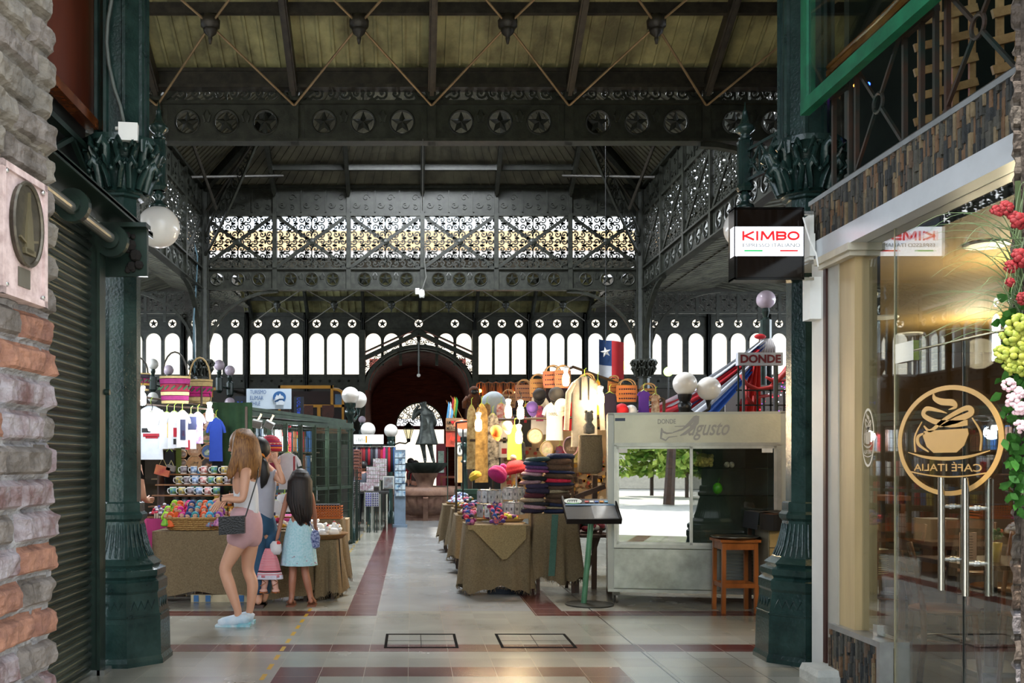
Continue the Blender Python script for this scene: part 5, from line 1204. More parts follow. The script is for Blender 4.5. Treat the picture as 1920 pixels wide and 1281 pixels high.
def hat_pile(cx_, cy2, z, items, group, w_=.19):
    first = True
    for i, (col, hh, dx, lab) in enumerate(items):
        mb = MB(); s = random.Random(i+int(cx_*100)); a0 = s.uniform(0, 6)
        mb.lathe([(.001, 0), (w_*.8, 0), (w_, hh*.25), (w_*1.02, hh*.6), (w_*.85, hh), (.001, hh*.95)], (cx_+dx, cy2, z), 32, sy=.62, mods=lambda j, zz, a0=a0: 1+.05*sin(j*.55+a0)+.015*(j % 2))
        o = tag(mb.build('folded_hat', M(col, .95, var=.4, sc_=60, bump=.5, bs=110), None, smooth=True), lab, 'hat', group); o.rotation_euler = (s.uniform(-.05, .05), s.uniform(-.07, .07), s.uniform(-.25, .25)); o.scale = (s.uniform(.88, 1.08), 1, 1); z += hh*.93
    return z
left = [('2c2438', .045, -.03), ('b08a94', .045, 0), ('2a2a30', .04, .02), ('9a8a74', .045, -.02), ('4c1c28', .055, 0), ('302a40', .06, .03), ('38304a', .055, .02), ('9c7a80', .04, -.04), ('1c2024', .055, -.01), ('a88490', .04, -.03), ('9a4c78', .035, .02), ('5a3c6c', .045, .02), ('263452', .05, .0), ('2c4448', .05, .03)]
LN = ['bottom', 'second', 'third', 'fourth', 'fifth', 'sixth', 'seventh', 'eighth', 'ninth', 'tenth', 'eleventh', 'twelfth', 'thirteenth', 'fourteenth']
hat_pile(1.36, 10.62, .865, [(c, h, dx, 'folded knitted hat, %s from the bottom of the left dark and mauve hat pile' % LN[i]) for i, (c, h, dx) in enumerate(left)], 'folded hats in the left pile', .13)
right = [('2a3050', .045, 0), ('b0a080', .025, .01), ('28304c', .04, 0), ('5a4434', .06, .01), ('5a4636', .06, 0), ('a8987c', .04, -.03), ('5c4638', .05, .02), ('262a44', .04, .01), ('d8304c', .045, 0), ('5a4434', .06, .01), ('2c3454', .035, .02), ('604a3a', .07, 0), ('644c3c', .07, .01), ('202c4c', .06, .03)]
hat_pile(1.62, 10.68, .865, [(c, h, dx, 'folded knitted hat, %s from the bottom of the right brown hat pile' % LN[i]) for i, (c, h, dx) in enumerate(right)], 'folded hats in the right pile', .16)
# brown wooden rack with dark goods at the right of the stall
wr_ = thing('wooden_display_frame', (1.95, 10.6, 0), 'dark brown wooden display frame behind the menu stand', 'frame'); DW = M('4c3626', .6, col2='30201a', sc_=6)
for x, y, z in ((1.80, 10.5, 1.02), (2.05, 10.8, 1.28), (1.83, 11.3, 1.02), (2.15, 10.45, .8)): mb = MB(); mb.bar((x, y, 0), (x+.01, y, z), .055, .045, up=(0, 1, 0)); mb.build('post', DW, wr_)
mb = MB(); mb.bar((1.78, 10.5, 1.04), (2.12, 10.55, 1.16), .05, .05); mb.bar((1.9, 10.6, .1), (2.1, 10.6, .7), .03, .03); mb.bx(1.8, 2.2, 10.5, 11.3, .6, .63); mb.build('rail', DW, wr_)
blob_heap('glove_heap', (2.0, 10.85, .64), .38, .4, .35, 60, ('2a2a2c', 'b8b4ac', '7a2030', '244a3c'), 'dark heap of gloves and toys inside the wooden display frame', 12, .05, False)
sk = thing('hanging_sack', (1.93, 10.4, 1.35), 'rough burlap sack hanging open beside the showcase', 'sack'); mb = MB(); mb.lathe([(.08, 1.30), (.13, 1.33), (.135, 1.5), (.125, 1.68), (.13, 1.72), (.12, 1.70), (.11, 1.5), (.1, 1.36)], (1.93, 10.4, 0), 24, sy=.5, mods=lambda j, z: 1+.06*sin(j*.9+z*4)); mb.build('sack_cloth', BURLAP, sk, smooth=True)
mb = MB(); mb.lathe([(.001, 0), (.06, .01), (.065, .08), (.03, .13), (.05, .16), (.045, .22), (.001, .25)], (1.92, 10.4, 1.73), 14); mb.sph((1.89, 10.4, 1.97), .02, 6, 4); mb.sph((1.95, 10.4, 1.97), .02, 6, 4); one(mb, 'plush_toy', M('7a7468', .95, var=.3, sc_=50, bump=.6), 'small grey plush animal above the burlap sack', 'toy', smooth=True)
# ---- stall canopy frame
SF = M('4a3c30', .5, .3); 
sf = thing('stall_canopy', (1.3, 11.5, 0), 'thin dark metal frame of the right stall carrying its lamps and hanging goods', 'stall frame')
for a, b in (((1.22, 14.4, 2.3), (1.95, 11.6, 2.58)), ((1.95, 11.6, 2.58), (3.1, 11.8, 2.2)), ((.9, 11.9, 1.95), (2.05, 11.3, 1.96)), ((.62, 13.4, 1.98), (1.5, 12.4, 2.05)), ((.7, 12.0, 1.7), (1.3, 11.8, 1.7)), ((2.05, 11.3, 1.96), (2.9, 11.3, 1.9)), ((3.1, 11.8, 2.2), (2.5, 12.0, 1.9))):
    mb = MB(); mb.cyl(a, b, .016, n=8); mb.build('rail', SF, sf)
for x, y, z in ((1.22, 14.4, 2.3), (2.06, 12.3, 2.45), (3.1, 11.8, 2.2), (.62, 13.4, 1.98), (2.9, 11.3, 1.9)): mb = MB(); mb.bx(x-.015, x+.015, y-.015, y+.015, 0, z); mb.build('post', SF, sf)
# back board crowded with souvenirs
bb = thing('souvenir_board', (1.75, 12.4, .7), 'pegboard at the back of the right stall crowded with small wooden souvenirs', 'display board')
mb = MB(); mb.bx(1.15, 2.6, 12.38, 12.42, .7, 1.85); mb.build('board', M('b49a78', .8), bb)
for i, col in enumerate(('c89868', '7c4a2c', 'd8c8b0', '4a3428', 'b04030', 'd8a040')):
    mb = MB(); rnd = random.Random(i)
    for k in range(45): x, z = rnd.uniform(1.2, 2.5), rnd.uniform(.95, 1.6); (mb.bx(x, x+rnd.uniform(.02, .06), 12.35, 12.38, z, z+rnd.uniform(.02, .07)) if k % 2 else mb.cyl((x, 12.34, z), (x, 12.38, z), rnd.uniform(.012, .03), n=8))
    mb.build('magnet', M(col, .6, var=.3, sc_=40), bb)['kind'] = 'stuff'
def disc(x, y, r_, d, col, rim, label, name='wooden_plate', cat='plate', group=None, marks=('6a8a4a', 'c8d8e8'), sx_=1):
    p = P(x, y, d); rt = thing(name, p, label, cat, group); m = Matrix.Translation(p)
    mb = MB(m); mb.prism([(r_*sx_*cos(a*pi/14), r_*sin(a*pi/14)) for a in range(28)], -.01, .01); mb.build('face', M(col, .5, var=.3, sc_=30), rt)
    mb = MB(m); mb.tube([(r_*sx_*cos(a*pi/14), -.012, r_*sin(a*pi/14)) for a in range(28)], .008, 6, closed=True); mb.build('rim', M(rim, .5, var=.3), rt)
    mb = MB(m); mb.prism([(-r_*.6*sx_, -r_*.1), (-r_*.1*sx_, r_*.35), (r_*.2*sx_, r_*.05), (r_*.6*sx_, r_*.2), (r_*.5*sx_, -r_*.5), (-r_*.5*sx_, -r_*.5)], -.014, -.01); mb.build('picture', M(marks[0], .6, col2=marks[1], sc_=35), rt)
    return rt
disc(1070, 837, .11, 11.4, '5a4a3c', 'b08a94', 'oval dark plaque with pink rim hanging in the right stall', 'oval_plaque', 'plaque', marks=('8a7a6a', '4a3a34'), sx_=.8)
disc(1025, 842, .09, 11.5, 'b0a090', '9a8a60', 'oval pale plaque left of the pink rimmed one', 'oval_plaque', 'plaque', marks=('c0b8a0', '7a8a6a'), sx_=.8)
disc(1003, 818, .09, 11.6, 'd0c8b0', '8a7a5a', 'round cream plaque under the bright bulbs of the right stall', 'round_plaque', 'plaque', marks=('b8a888', 'e0d8c0'))
# garments
def garment(label, x, y, d, w_, h_, col, name='hanging_shirt', cat='shirt', col2=None, sleeve=.28, group=None, yaw=0, neck=True, hem=1.0, print_=None, trim=None, sy=.14, long_=0):
    p = P(x, y, d); rt = thing(name, p, label, cat, group); m = Matrix.Translation(p) @ Matrix.Rotation(yaw, 4, 'Z')     # p = bottom centre
    mt = M(col, .85, var=.12, sc_=12) if not col2 else M(col, .85, col2=col2, sc_=16)
    mb = MB(m); mb.lathe([(w_*.5*hem, 0), (w_*.47, h_*.4), (w_*.48, h_*.82), (w_*.4, h_*.93), (w_*.18, h_*.99), (w_*.14, h_)], n=28, sy=sy, mods=lambda j, z: 1+.04*sin(j*1.4)*(1-z/h_))
    if sleeve:
        for s in (-1, 1): mb.tube([(s*w_*.38, 0, h_*.9), (s*w_*(.5+sleeve*.3), 0, h_*(.82-.06)), (s*w_*(.5+sleeve*.55), 0, h_*(.9-sleeve*.9-long_))], [w_*.1, w_*.115, w_*.105], 10, flat=.45, up=(0, 1, 0))
    mb.build('cloth', mt, rt, smooth=True, angle=60)
    mb = MB(m); mb.tube([(-w_*.3, 0, h_*.93), (0, 0, h_*1.02), (w_*.3, 0, h_*.93)], .006, 5); mb.tube([(0, 0, h_*1.02), (0, 0, h_*1.02+.06), (.02, 0, h_*1.02+.08)], .004, 5); mb.build('hanger', M('a8c840', .4), rt)
    if print_:
        mb = MB(m); f_ = -w_*.5*sy-.006
        for (a, b, c, d2, k) in print_: mb.k = k; mb.bx(a*w_, b*w_, f_, f_+.012, c*h_, d2*h_)
        mb.build('print', [M('a82030', .7), M('20284a', .7), M('1c1c1c', .7), M('d8b030', .7)], rt)
    return rt
garment('cream knitted jersey with dark neck trim hanging large beside the bright bulb', 1096, 838, 10.9, .30, .80, 'b8ae9c', col2='a89c88', name='knitted_jersey', cat='jersey', sleeve=.35, long_=.35, print_=((-.17, -.13, .66, .98, 2), (.13, .17, .66, .98, 2)))
jy = garment('white football jersey printed DIRECTV', 1040, 826, 11.3, .20, .46, 'd8d8d4', name='football_jersey', cat='shirt')
text('DIRECTV', -.08, .08, .29, .325, -.024, BLACK, jy, xf=Matrix.Translation(wloc(jy)))
garment('red football jersey with yellow collar right of the white one', 1062, 808, 11.4, .2, .36, 'b01820', name='football_jersey', cat='shirt', print_=((-.02, .08, .3, .7, 3),))
garment('bright green fringed poncho in the right stall', 965, 862, 11.2, .17, .40, '7cc03c', name='poncho', cat='poncho', col2='a8d840', sleeve=0)
garment('beige patterned poncho on the left of the right stall', 903, 905, 11.6, .17, .95, 'a08450', name='poncho', cat='poncho', col2='6a5430', sleeve=0, yaw=.3)
garment('brown wool poncho at the far left of the right stall', 884, 880, 12.0, .14, .8, '8a7048', name='poncho', cat='poncho', col2='c8b890', sleeve=0, yaw=.5)
garment('black and white patterned poncho between beige poncho and orange cap', 924, 885, 11.8, .16, .72, '2a2626', name='poncho', cat='poncho', col2='d8d0c4', sleeve=0)
garment('white garment with red stripe hanging below the caps', 945, 858, 11.9, .15, .45, 'd8d4cc', cat='shirt', print_=((-.2, .2, .1, .25, 0), (-.1, .15, .4, .55, 2)))
garment('dark garment hanging behind the bright bulb of the right stall', 985, 838, 12.0, .16, .5, '28282a', cat='shirt', print_=((-.1, .1, .6, .75, 0),))
garment('white shirt hanging at the middle of the right stall', 1010, 815, 12.0, .2, .5, 'dcdcd8', cat='shirt')
garment('dark purple knitted bag shaped jersey right of the mustard scarf', 1143, 790, 11.2, .17, .34, '241a30', cat='jersey', name='knitted_jersey', sleeve=0)
garment('mustard scarf hanging beside the cream jersey', 1121, 778, 10.9, .06, .40, 'c08a20', cat='scarf', name='scarf', sleeve=0)
garment('purple bodied shirt above the showcase', 1207, 776, 11.4, .13, .28, '4c2a8a', cat='shirt', name='hanging_shirt', sleeve=.1)
garment('brown jacket hanging right of the purple shirt', 1229, 776, 11.5, .1, .24, '7a4018', cat='jacket', name='hanging_jacket', col2='c8bca8', sleeve=.1)
def cap(label, x, y, d, r_, col, rz=0, col2=None):
    p = P(x, y, d); rt = thing('baseball_cap', p, label, 'cap', 'caps hanging in the right stall'); m = Matrix.Translation(p) @ Matrix.Rotation(rz, 4, 'Z') @ Matrix.Rotation(R(60), 4, 'X')
    mb = MB(m); mb.lathe([(r_, 0), (r_*1.02, r_*.4), (r_*.8, r_*.85), (r_*.4, r_*1.08), (.001, r_*1.12)], n=18); mb.build('crown', M(col, .8, var=.2), rt, smooth=True)
    mb = MB(m); mb.grid(lambda u, v: (r_*cos(pi+pi*u)*(1-.1*v), r_*sin(pi+pi*u)-r_*.7*v*sin(pi*u), -.01*v), 10, 3); mb.build('visor', M(col2 or col, .8), rt)
    return rt
for x, y, d, w_, h_, c1, c2, nm, l in ((940, 800, 12.2, .13, .3, 'b83828', 'e0d8d0', 'scarf', 'red and cream scarf between the ponchos and the orange cap'), (956, 830, 12.1, .12, .35, 'd8d8d8', 'b02030', 'scarf', 'white and red scarf left of the green poncho'), (992, 800, 12.1, .14, .3, 'c83048', 'e0a040', 'chullo_hat', 'red and orange earflap hat below the purple cap'), (1012, 790, 11.9, .09, .2, '283868', 'd05070', 'chullo_hat', 'blue and pink earflap hat left of the white jersey'), (1024, 870, 12.0, .12, .3, '6a4a30', 'c8a060', 'pouch', 'brown woven pouch under the white jersey'), (1050, 872, 12.1, .11, .25, 'a03040', '40608a', 'pouch', 'red and blue woven pouch under the red jersey'), (1085, 868, 12.0, .12, .3, '3c5a3c', 'c8b070', 'pouch', 'green woven pouch right of the pink rimmed plaque'), (978, 880, 11.9, .1, .35, '202024', '5a5a60', 'scarf', 'black scarf behind the red beanie'), (1128, 800, 11.6, .1, .4, '8a6a40', '4a3420', 'scarf', 'brown scarf beside the burlap sack'), (913, 800, 12.3, .1, .3, '5a3a24', 'a88a60', 'scarf', 'brown scarf above the patterned ponchos')):
    garment(l, x, y, d, w_, h_, c1, name=nm, cat=nm.split('_')[-1], col2=c2, sleeve=0)
cap('orange cap in the right stall', 929, 810, 11.0, .07, 'd86820', .5); cap('black cap above the white jersey', 1042, 742, 11.2, .09, '141418', .2); cap('cream cap right of the black cap', 1053, 762, 11.1, .08, 'd8d0bc', -.2)
cap('red cap above the showcase', 1165, 771, 11.3, .08, 'c01c28', 0); cap('white and blue cap beside the red cap', 1182, 772, 11.35, .07, 'd0d4dc', .3, '2a60a0'); cap('purple cap left of the white jersey', 997, 765, 11.3, .07, '3c2868', .2); cap('dark cap at the top of the bag row', 1012, 742, 11.5, .08, '16161c', -.3); cap('pale grey round cap on the back rail', 925, 760, 12.5, .16, 'a8b4bc', 0); cap('beige cap between the bulbs', 951, 800, 11.1, .06, 'b8a078', .2)
# patterned bags along the sloping rail
def bag(label, x, y, d, w_, h_, c1, c2, yaw=0, group='patterned woven bags along the stall roof'):
    p = P(x, y, d); rt = thing('woven_bag', p, label, 'bag', group); m = Matrix.Translation(p) @ Matrix.Rotation(yaw, 4, 'Z'); mb = MB(m)
    mb.lathe([(w_*.45, 0), (w_*.5, h_*.5), (w_*.48, h_)], n=20, sy=.35); mb.build('body', M(c1, .85, col2=c2, sc_=5, wave='Z', stretch=(1, 1, 6)), rt, smooth=True, angle=60)
    mb = MB(m)
    for k in range(3):
        z = h_*(.2+.28*k); n = 8; 
        for j in range(n): mb.box((-w_*.4+w_*.8*(j+.5)/n, -w_*.18+abs(j-3.5)*.008-.012, z), (w_*.06, .006, w_*.06), ry=pi/4)
    mb.build('woven_motif', M('d8b040' if k % 2 else '2a1a3a', .8), rt)
    mb = MB(m)
    for s in (-.06, .06): mb.tube([(w_*.35*cos(pi*t/8), s, h_+w_*.28*sin(pi*t/8)) for t in range(9)], .008, 5)
    mb.build('handle', M('b89468', .7), rt); return rt
for i, (x, y, d, w_, h_, a, b, l) in enumerate(((953, 765, 12.6, .2, .18, 'b09a5a', '7a2a4a', 'leftmost one'), (982, 752, 12.0, .22, .2, 'b08a4a', '5a2a5a', 'second'), (1008, 745, 11.7, .2, .22, 'a89a4a', '8a2a4a', 'third'), (1036, 728, 11.5, .24, .2, 'b84a5a', '8a7a3a', 'fourth'), (1055, 728, 11.4, .2, .21, '9a8a50', '8a3048', 'fifth'), (1100, 730, 11.3, .22, .12, 'a0582c', 'c8a060', 'sixth'), (1175, 754, 11.6, .26, .2, 'b82048', 'c8a03c', 'seventh, bright red'), (1150, 742, 11.7, .14, .2, 'a01c40', 'd8b050', 'eighth, small red'), (1215, 752, 11.7, .22, .15, '9a9a3c', '8a2050', 'last, rightmost'))):
    bag('patterned woven bag, %s in the row along the sloping stall rail' % l, x, y, d, w_, h_, a, b)
# bulbs
def bulb(label, x, y, d, e=14, col=(1, .78, .5), tall=True, glow='ffd8a0', group='glowing bulbs of the right stall', st=14):
    p = P(x, y, d); rt = thing('light_bulb', p, label, 'bulb', group); mb = MB(Matrix.Translation(p))
    mb.lathe([(.001, -.075), (.03, -.068), (.04, -.04), (.04, .03), (.03, .06), (.02, .07)] if tall else [(.001, -.05), (.05, -.02), (.045, .02), (.02, .06)], n=16); mb.build('glass', EM(glow, st), rt, smooth=True)
    mb = MB(Matrix.Translation(p)); mb.lathe([(.022, .07), (.026, .11), (.034, .12), (.034, .14), (.012, .15)], n=12); mb.build('socket', WHITE, rt, smooth=True)
    mb = MB(Matrix.Translation(p)); mb.tube([(0, 0, .14), (.01, .01, .19), (-.01, .03, .25)], .005, 5); mb.build('cord', BLACK, rt)
    if e: lamp('bulb_light', 'POINT', p+Vector((0, -.07, -.02)), e, col, .04)
for x, y, d, l in ((1061, 712, 11.0, 'highest glowing bulb of the right stall'), (953, 772, 11.0, 'left one of two glowing bulbs side by side in the right stall'), (976, 774, 10.95, 'right one of two glowing bulbs side by side in the right stall'), (897, 797, 11.0, 'leftmost glowing bulb of the right stall by the ponchos'), (973, 820, 11.0, 'lowest glowing bulb of the right stall above the red beanie'), (1126, 748, 10.8, 'narrow glowing bulb beside the cream jersey')): bulb(l, x, y, d, 4.5)
# ================================================================ LEFT STALL
lt = table('burlap covered table under the basket of dolls at the left', -2.65, -1.05, 9.8, 10.5, .72, .07, 21, 'burlap tables of the left stall')
lt2 = table('burlap covered table under the tray of white hens', -1.05, -.78, 9.95, 10.7, .62, .06, 22, 'burlap tables of the left stall')
mb = MB(); mb.bx(-2.45, -1.5, 9.95, 10.4, 0, .07); 
bx0 = thing('striped_box', (-2.0, 10.1, 0), 'flat cardboard box with blue stripes under the left burlap table', 'box'); mb = MB(); mb.bx(-2.25, -1.65, 9.78, 10.3, 0, .075); mb.build('carton', M('b8a888', .8), bx0); mb = MB()
for k in (0, .12, .38, .46): mb.bx(-2.22+k, -2.17+k, 9.772, 9.78, .005, .07)
mb.build('blue_stripe', M('3c6a9a', .7), bx0)
pt = thing('pink_cloth_table', (-2.85, 10.9, 0), 'table with bright pink cloth behind the left iron column', 'table'); drape('pink_cloth', -3.1, -1.2, 10.6, 11.6, .80, .22, M('b83c78', .8, var=.2), pt, 5, fray=False); mb = MB(); mb.bx(-3.1, -1.2, 10.6, 11.6, .78, .797); mb.bx(-3.05, -3.0, 10.65, 10.7, 0, .78); mb.bx(-1.3, -1.25, 11.5, 11.55, 0, .78); mb.build('table_frame', WOODD, pt)
# wicker basket with rag dolls
def basket(label, c, w_, d_, h_, name='wicker_basket', col='b08a50', col2='7a5428', cat='basket'):
    r = thing(name, c, label, cat); c = Vector(c); mt = M(col, .7, col2=col2, sc_=60)
    mb = MB()
    for k in range(6):
        z = h_*k/6+.008; f_ = .82+.18*k/5; mb.tube([c+Vector((cos(a*pi/24)*w_/2*f_, sin(a*pi/24)*d_/2*f_, z+.004*(-1)**a)) for a in range(48)], h_/11, 6, closed=True)
    mb.build('weave', mt, r, smooth=True)
    mb = MB(); mb.tube([c+Vector((cos(a*pi/24)*w_/2*1.03, sin(a*pi/24)*d_/2*1.03, h_+.004*(a % 2))) for a in range(48)], .014, 8, closed=True)
    for a in range(36): q = a*pi/18; mb.tube([c+Vector((cos(q)*w_/2*.8, sin(q)*d_/2*.8, 0)), c+Vector((cos(q)*w_/2*1.02, sin(q)*d_/2*1.02, h_))], .006, 4)
    mb.build('rim', mt, r, smooth=True)
    mb = MB(); mb.lathe([(.001, .005), (w_*.42, .005), (w_*.42, .015), (.001, .015)], c, 24, sy=d_/w_); mb.build('bottom', mt, r)
    return r
basket('large oval wicker basket full of rag dolls on the left burlap table', (-2.27, 10.05, .725), .66, .42, .12)
dc = [('50a050', '9ad030'), ('e06a30', 'e05a20'), ('c8386a', 'd02080'), ('4c90c0', '203c70'), ('8a4cb0', '3a8a90'), ('d8b040', 'd85020'), ('b03040', '40a0c0'), ('e0a0b8', '7a2a8a')]
pr2 = []
GD = 'rag dolls in the left wicker basket'; LD_ = 'small bright rag doll with knitted hood in the wicker basket'
for a, b in dc:
    pr2.append(doll_proto('rag_doll', a, b, LD_, 'doll', GD, 1.35))
for r_ in pr2:
    mb = MB()
    for s in (-1, 1): mb.sph((s*.009, -.028, .113), .0035, 6, 4)
    mb.build('eye', BLACK, r_)
rnd = random.Random(9)
scatter(pr2, 24, lambda k: (Vector((-2.27+(-.27+.54*(k % 8)/7)*(1 if k < 16 else .8)+rnd.uniform(-.015, .015), 9.93+.1*(k//8)+rnd.uniform(-.02, .02), .765+.055*(k//8))), R(rnd.uniform(-15, 20)), rnd.uniform(-.4, .4)), LD_, GD)
def bigdoll(label, x, y, d, c1, c2):
    r = doll_proto('large_rag_doll', c1, c2, label, 'doll', 'large rag dolls behind the basket', 2.3); r.location = P(x, y, d); mb = MB(Matrix.Translation((0, 0, 0)))
    for s in (-1, 1): mb.sph((s*.018, -.048, .195), .006, 6, 4)
    mb.ribbon([(-.012, .175), (0, .168), (.012, .175)], .006, -.053, -.047); o = mb.build('face_mark', BLACK, None, raw=True); o.parent = r
bigdoll('large cloth doll with dark blue cap behind the basket', 325, 1000, 10.3, 'a02838', '2a4a6a'); bigdoll('large cloth doll in a magenta hood at the middle of the basket', 353, 998, 10.32, '8a4cb0', 'c82078')
bigdoll('cloth doll in a lime green hood in front of the magenta one', 357, 1004, 10.1, '9ac0e0', '8ab828'); bigdoll('wooden faced doll with purple headband beside the woman', 378, 1000, 10.35, '8a5a3c', '6a4aa0'); bigdoll('cloth doll in a magenta knitted hat nearest the woman', 396, 1000, 10.25, 'd070a0', 'd02878')
# shelves of mugs, jars, bottles
sh_ = thing('stepped_shelf', (-2.35, 11.2, .8), 'stepped wooden shelf of mugs and jars on the pink table', 'shelf')
SZ = [(10.75, .82), (10.92, .93), (11.07, 1.05), (11.22, 1.17), (11.37, 1.29)]
for y, z in SZ:
    mb = MB(); mb.bx(-2.98, -1.3, y-.07, y+.08, z-.015, z); mb.build('board', WOOD, sh_)
for x in (-2.97, -2.1, -1.33): mb = MB(); mb.bx(x, x+.02, 10.7, 11.45, .8, .85); mb.bx(x, x+.02, 11.2, 11.45, .85, 1.27); mb.build('side', WOODD, sh_)
def mug(c1, c2):
    r = thing('souvenir_mug', (0, 0, 0)); mb = MB(); mb.lathe([(.036, 0), (.039, .004), (.039, .092), (.035, .092), (.034, .01), (.001, .01)], n=20); mb.build('cup', WHITE, r, smooth=True, angle=50)
    mb = MB(); mb.lathe([(.0398, .012), (.0398, .082)], n=20); o = mb.build('picture', M(c1, .3, col2=c2, sc_=28), r, smooth=True); mb = MB(); mb.tube([(-.036, 0, .075), (-.06, 0, .07), (-.065, 0, .045), (-.056, 0, .022), (-.037, 0, .02)], .006, 6); mb.build('handle', WHITE, r, smooth=True); return r
mp_ = [mug(a, b) for a, b in (('3c6a9a', 'c8d8e8'), ('a02830', 'e8e0d8'), ('6a9a3c', '3c6aa0'), ('c8b040', '3a5a7a'), ('5a4a4c', 'a8a8b0'))]
rows = [(3, -2.72, 7, .095, 'second shelf from the top'), (4, -2.70, 5, .12, 'top shelf'), (2, -2.75, 6, .1, 'middle shelf')]
k_ = 0; usedm = set()
for si, x0, n, dx, nm in rows:
    for j in range(n):
        pr = mp_[(j+si) % 5]; o = pr if pr.name not in usedm else dup(pr); usedm.add(pr.name)
        tag(o, 'souvenir mug with printed picture on the %s of the left stall' % nm, 'mug', 'mugs on the '+nm); o.location = (x0+j*dx, SZ[si][0], SZ[si][1]); o.rotation_euler.z = .2*(j % 3)
def jar(c, cap_='b89a40', h_=.1, r_=.03, nk=False):
    r = thing('jar', (0, 0, 0)); mb = MB(); mb.lathe([(r_*.9, 0), (r_, .01), (r_, h_*.75), (r_*.6 if nk else r_*.85, h_*.85)] + ([(r_*.35, h_*1.0), (r_*.35, h_*1.25)] if nk else [(r_*.85, h_*.9)]), n=14); mb.build('body', M(c, .12, var=.3, sc_=20, spec=.8), r, smooth=True)
    t = h_*1.25 if nk else h_*.9; mb = MB(); mb.lathe([(r_*.9 if not nk else r_*.42, t), (r_*.9 if not nk else r_*.42, t+.02), (.001, t+.02)], n=14); mb.build('lid', M(cap_, .3, .5), r)
    mb = MB(); mb.lathe([(r_*1.01, h_*.2), (r_*1.01, h_*.6)], n=14); mb.build('paper_label', M('c8b89a', .6, col2='8a2a28', sc_=40), r); return r
jp = [jar('8a2418'), jar('c08a20'), jar('5a6a20'), jar('7a3018', 'c8c0a0'), jar('b05a14', '303030', .12, .026, True)]
usedj = set()
for si, x0, n, dx, nm, g in ((0, -2.22, 9, .066, 'front', 'jars on the front shelf'), (1, -2.22, 6, .075, 'second', 'jars on the second shelf')):
    for j in range(n):
        q_ = 4 if (j >= n-4 and j % 2 == 0) else (j*3+si) % 4; pr = jp[q_]; o = pr if pr.name not in usedj else dup(pr); usedj.add(pr.name)
        tag(o, ('dark orange sauce bottle' if q_ == 4 else 'small jar of preserve')+' on the %s shelf of the left stall' % nm, 'bottle' if q_ == 4 else 'jar', ('sauce bottles ' if q_ == 4 else 'preserve ')+g)
        if q_ == 4: o.name = 'sauce_bottle'
        o.location = (x0+j*dx, SZ[si][0], SZ[si][1])
tn = jar('4c5c60', '303030', .085, .04); usedj.clear()
for si, x0, n in ((1, -2.78, 5), (0, -2.62, 4)):
    for j in range(n):
        o = tn if tn.name not in usedj else dup(tn); usedj.add(tn.name); o.name = 'picture_tin'; tag(o, 'dark printed tin on the %s shelf at the left' % ('second' if si else 'front'), 'tin', 'tins on the shelf %d' % si); o.location = (x0+j*.1, SZ[si][0], SZ[si][1])
hs_ = thing('house_ornament', (-1.86, 11.0, 1.06), 'red brown miniature house ornament above the jars', 'ornament'); mb = MB(Matrix.Translation((-1.9, 11.0, 0))); mb.bx(-.12, .12, -.07, .07, 1.04, 1.18); mb.build('wall', M('7a3024', .7, var=.3, sc_=20), hs_); mb = MB(Matrix.Translation((-1.9, 10.9, 0))); mb.prism([(-.14, 1.18), (.14, 1.18), (.1, 1.26), (-.06, 1.26)], 0, .2); mb.build('roof', M('a8503c', .7, var=.3, sc_=40), hs_); mb = MB(Matrix.Translation((-1.9, 11.0, 0)))
for a in (-.07, .0, .07): mb.bx(a-.015, a+.015, -.075, -.07, 1.08, 1.14)
mb.build('window', M('e8a060', .5), hs_)
blob_heap('ribbon_trinkets', (-2.78, 10.72, .81), .34, .2, .16, 60, ('c03048', 'd8d4dc', '3c3c8a'), 'cluster of red, white and blue ribbon trinkets on the pink table', 33, .02, False)
mb = MB(); rnd = random.Random(2)
for k in range(22): mb.bx(-2.85+.025*k, -2.835+.025*k, 10.62, 10.66, .805, .83+.03*rnd.random())
one(mb, 'ivory_figurines', M('c8c0a8', .5), 'row of tiny ivory figurines along the pink table edge', 'figurine')['kind'] = 'stuff'
# back panel with round plates
bp_ = thing('green_backdrop', (-2.2, 11.6, 1.4), 'dark green cloth panel holding round picture plates', 'backdrop'); mb = MB(); mb.grid(lambda u, v: (-2.55+.62*u, 11.62+.015*sin(u*25), .9+1.25*v), 30, 4); mb.build('cloth', M('2c4a30', .9, var=.3), bp_, smooth=True)
for i, (x, y, r_, c, l, mk) in enumerate(((392, 790, .105, 'c09470', 'large round plate beside the lit bulb', ('b08060', 'd8d0c0')), (372, 790, .09, 'a87a5a', 'round plate overlapped by the large one', ('8a5a40', 'c8b8a0')), (388, 819, .08, '6a7a4c', 'green round plate with pale figures', ('c8b090', '8a4a30')), (365, 843, .085, 'b08460', 'copper round plate', ('7a5a48', 'c8a888')), (391, 847, .085, '3c5a8a', 'round plate with yellow tree', ('c8c8c0', '5a7a3c')), (365, 868, .085, 'b88a5c', 'orange copper village plate', ('4a3828', 'b08858')), (390, 872, .085, '2a2220', 'dark plate with copper figure', ('b07a58', '3a2a24')), (366, 890, .07, '3c8ab8', 'bright blue round plate with white figures', ('d8e0e8', '2a6a9a')), (390, 898, .085, '6a5a4a', 'brown plate with green and white llamas', ('c8c8b8', '4a6a3c')), (367, 913, .065, '3c90a8', 'blue and green small round plate', ('5aa040', '70b0c8')), (344, 852, .04, 'a8908a', 'upper small silver disc', ('c8b8b0', '6a5048')), (344, 868, .04, 'a08880', 'middle small silver disc', ('c8b8b0', '6a5048')), (344, 881, .04, '9a827a', 'lower small silver disc', ('c8b8b0', '6a5048')))):
    disc(x, y, r_, 11.55, c, 'b89068', l+' on the green panel of the left stall', 'picture_plate', 'plate', 'picture plates on the green panel', mk)
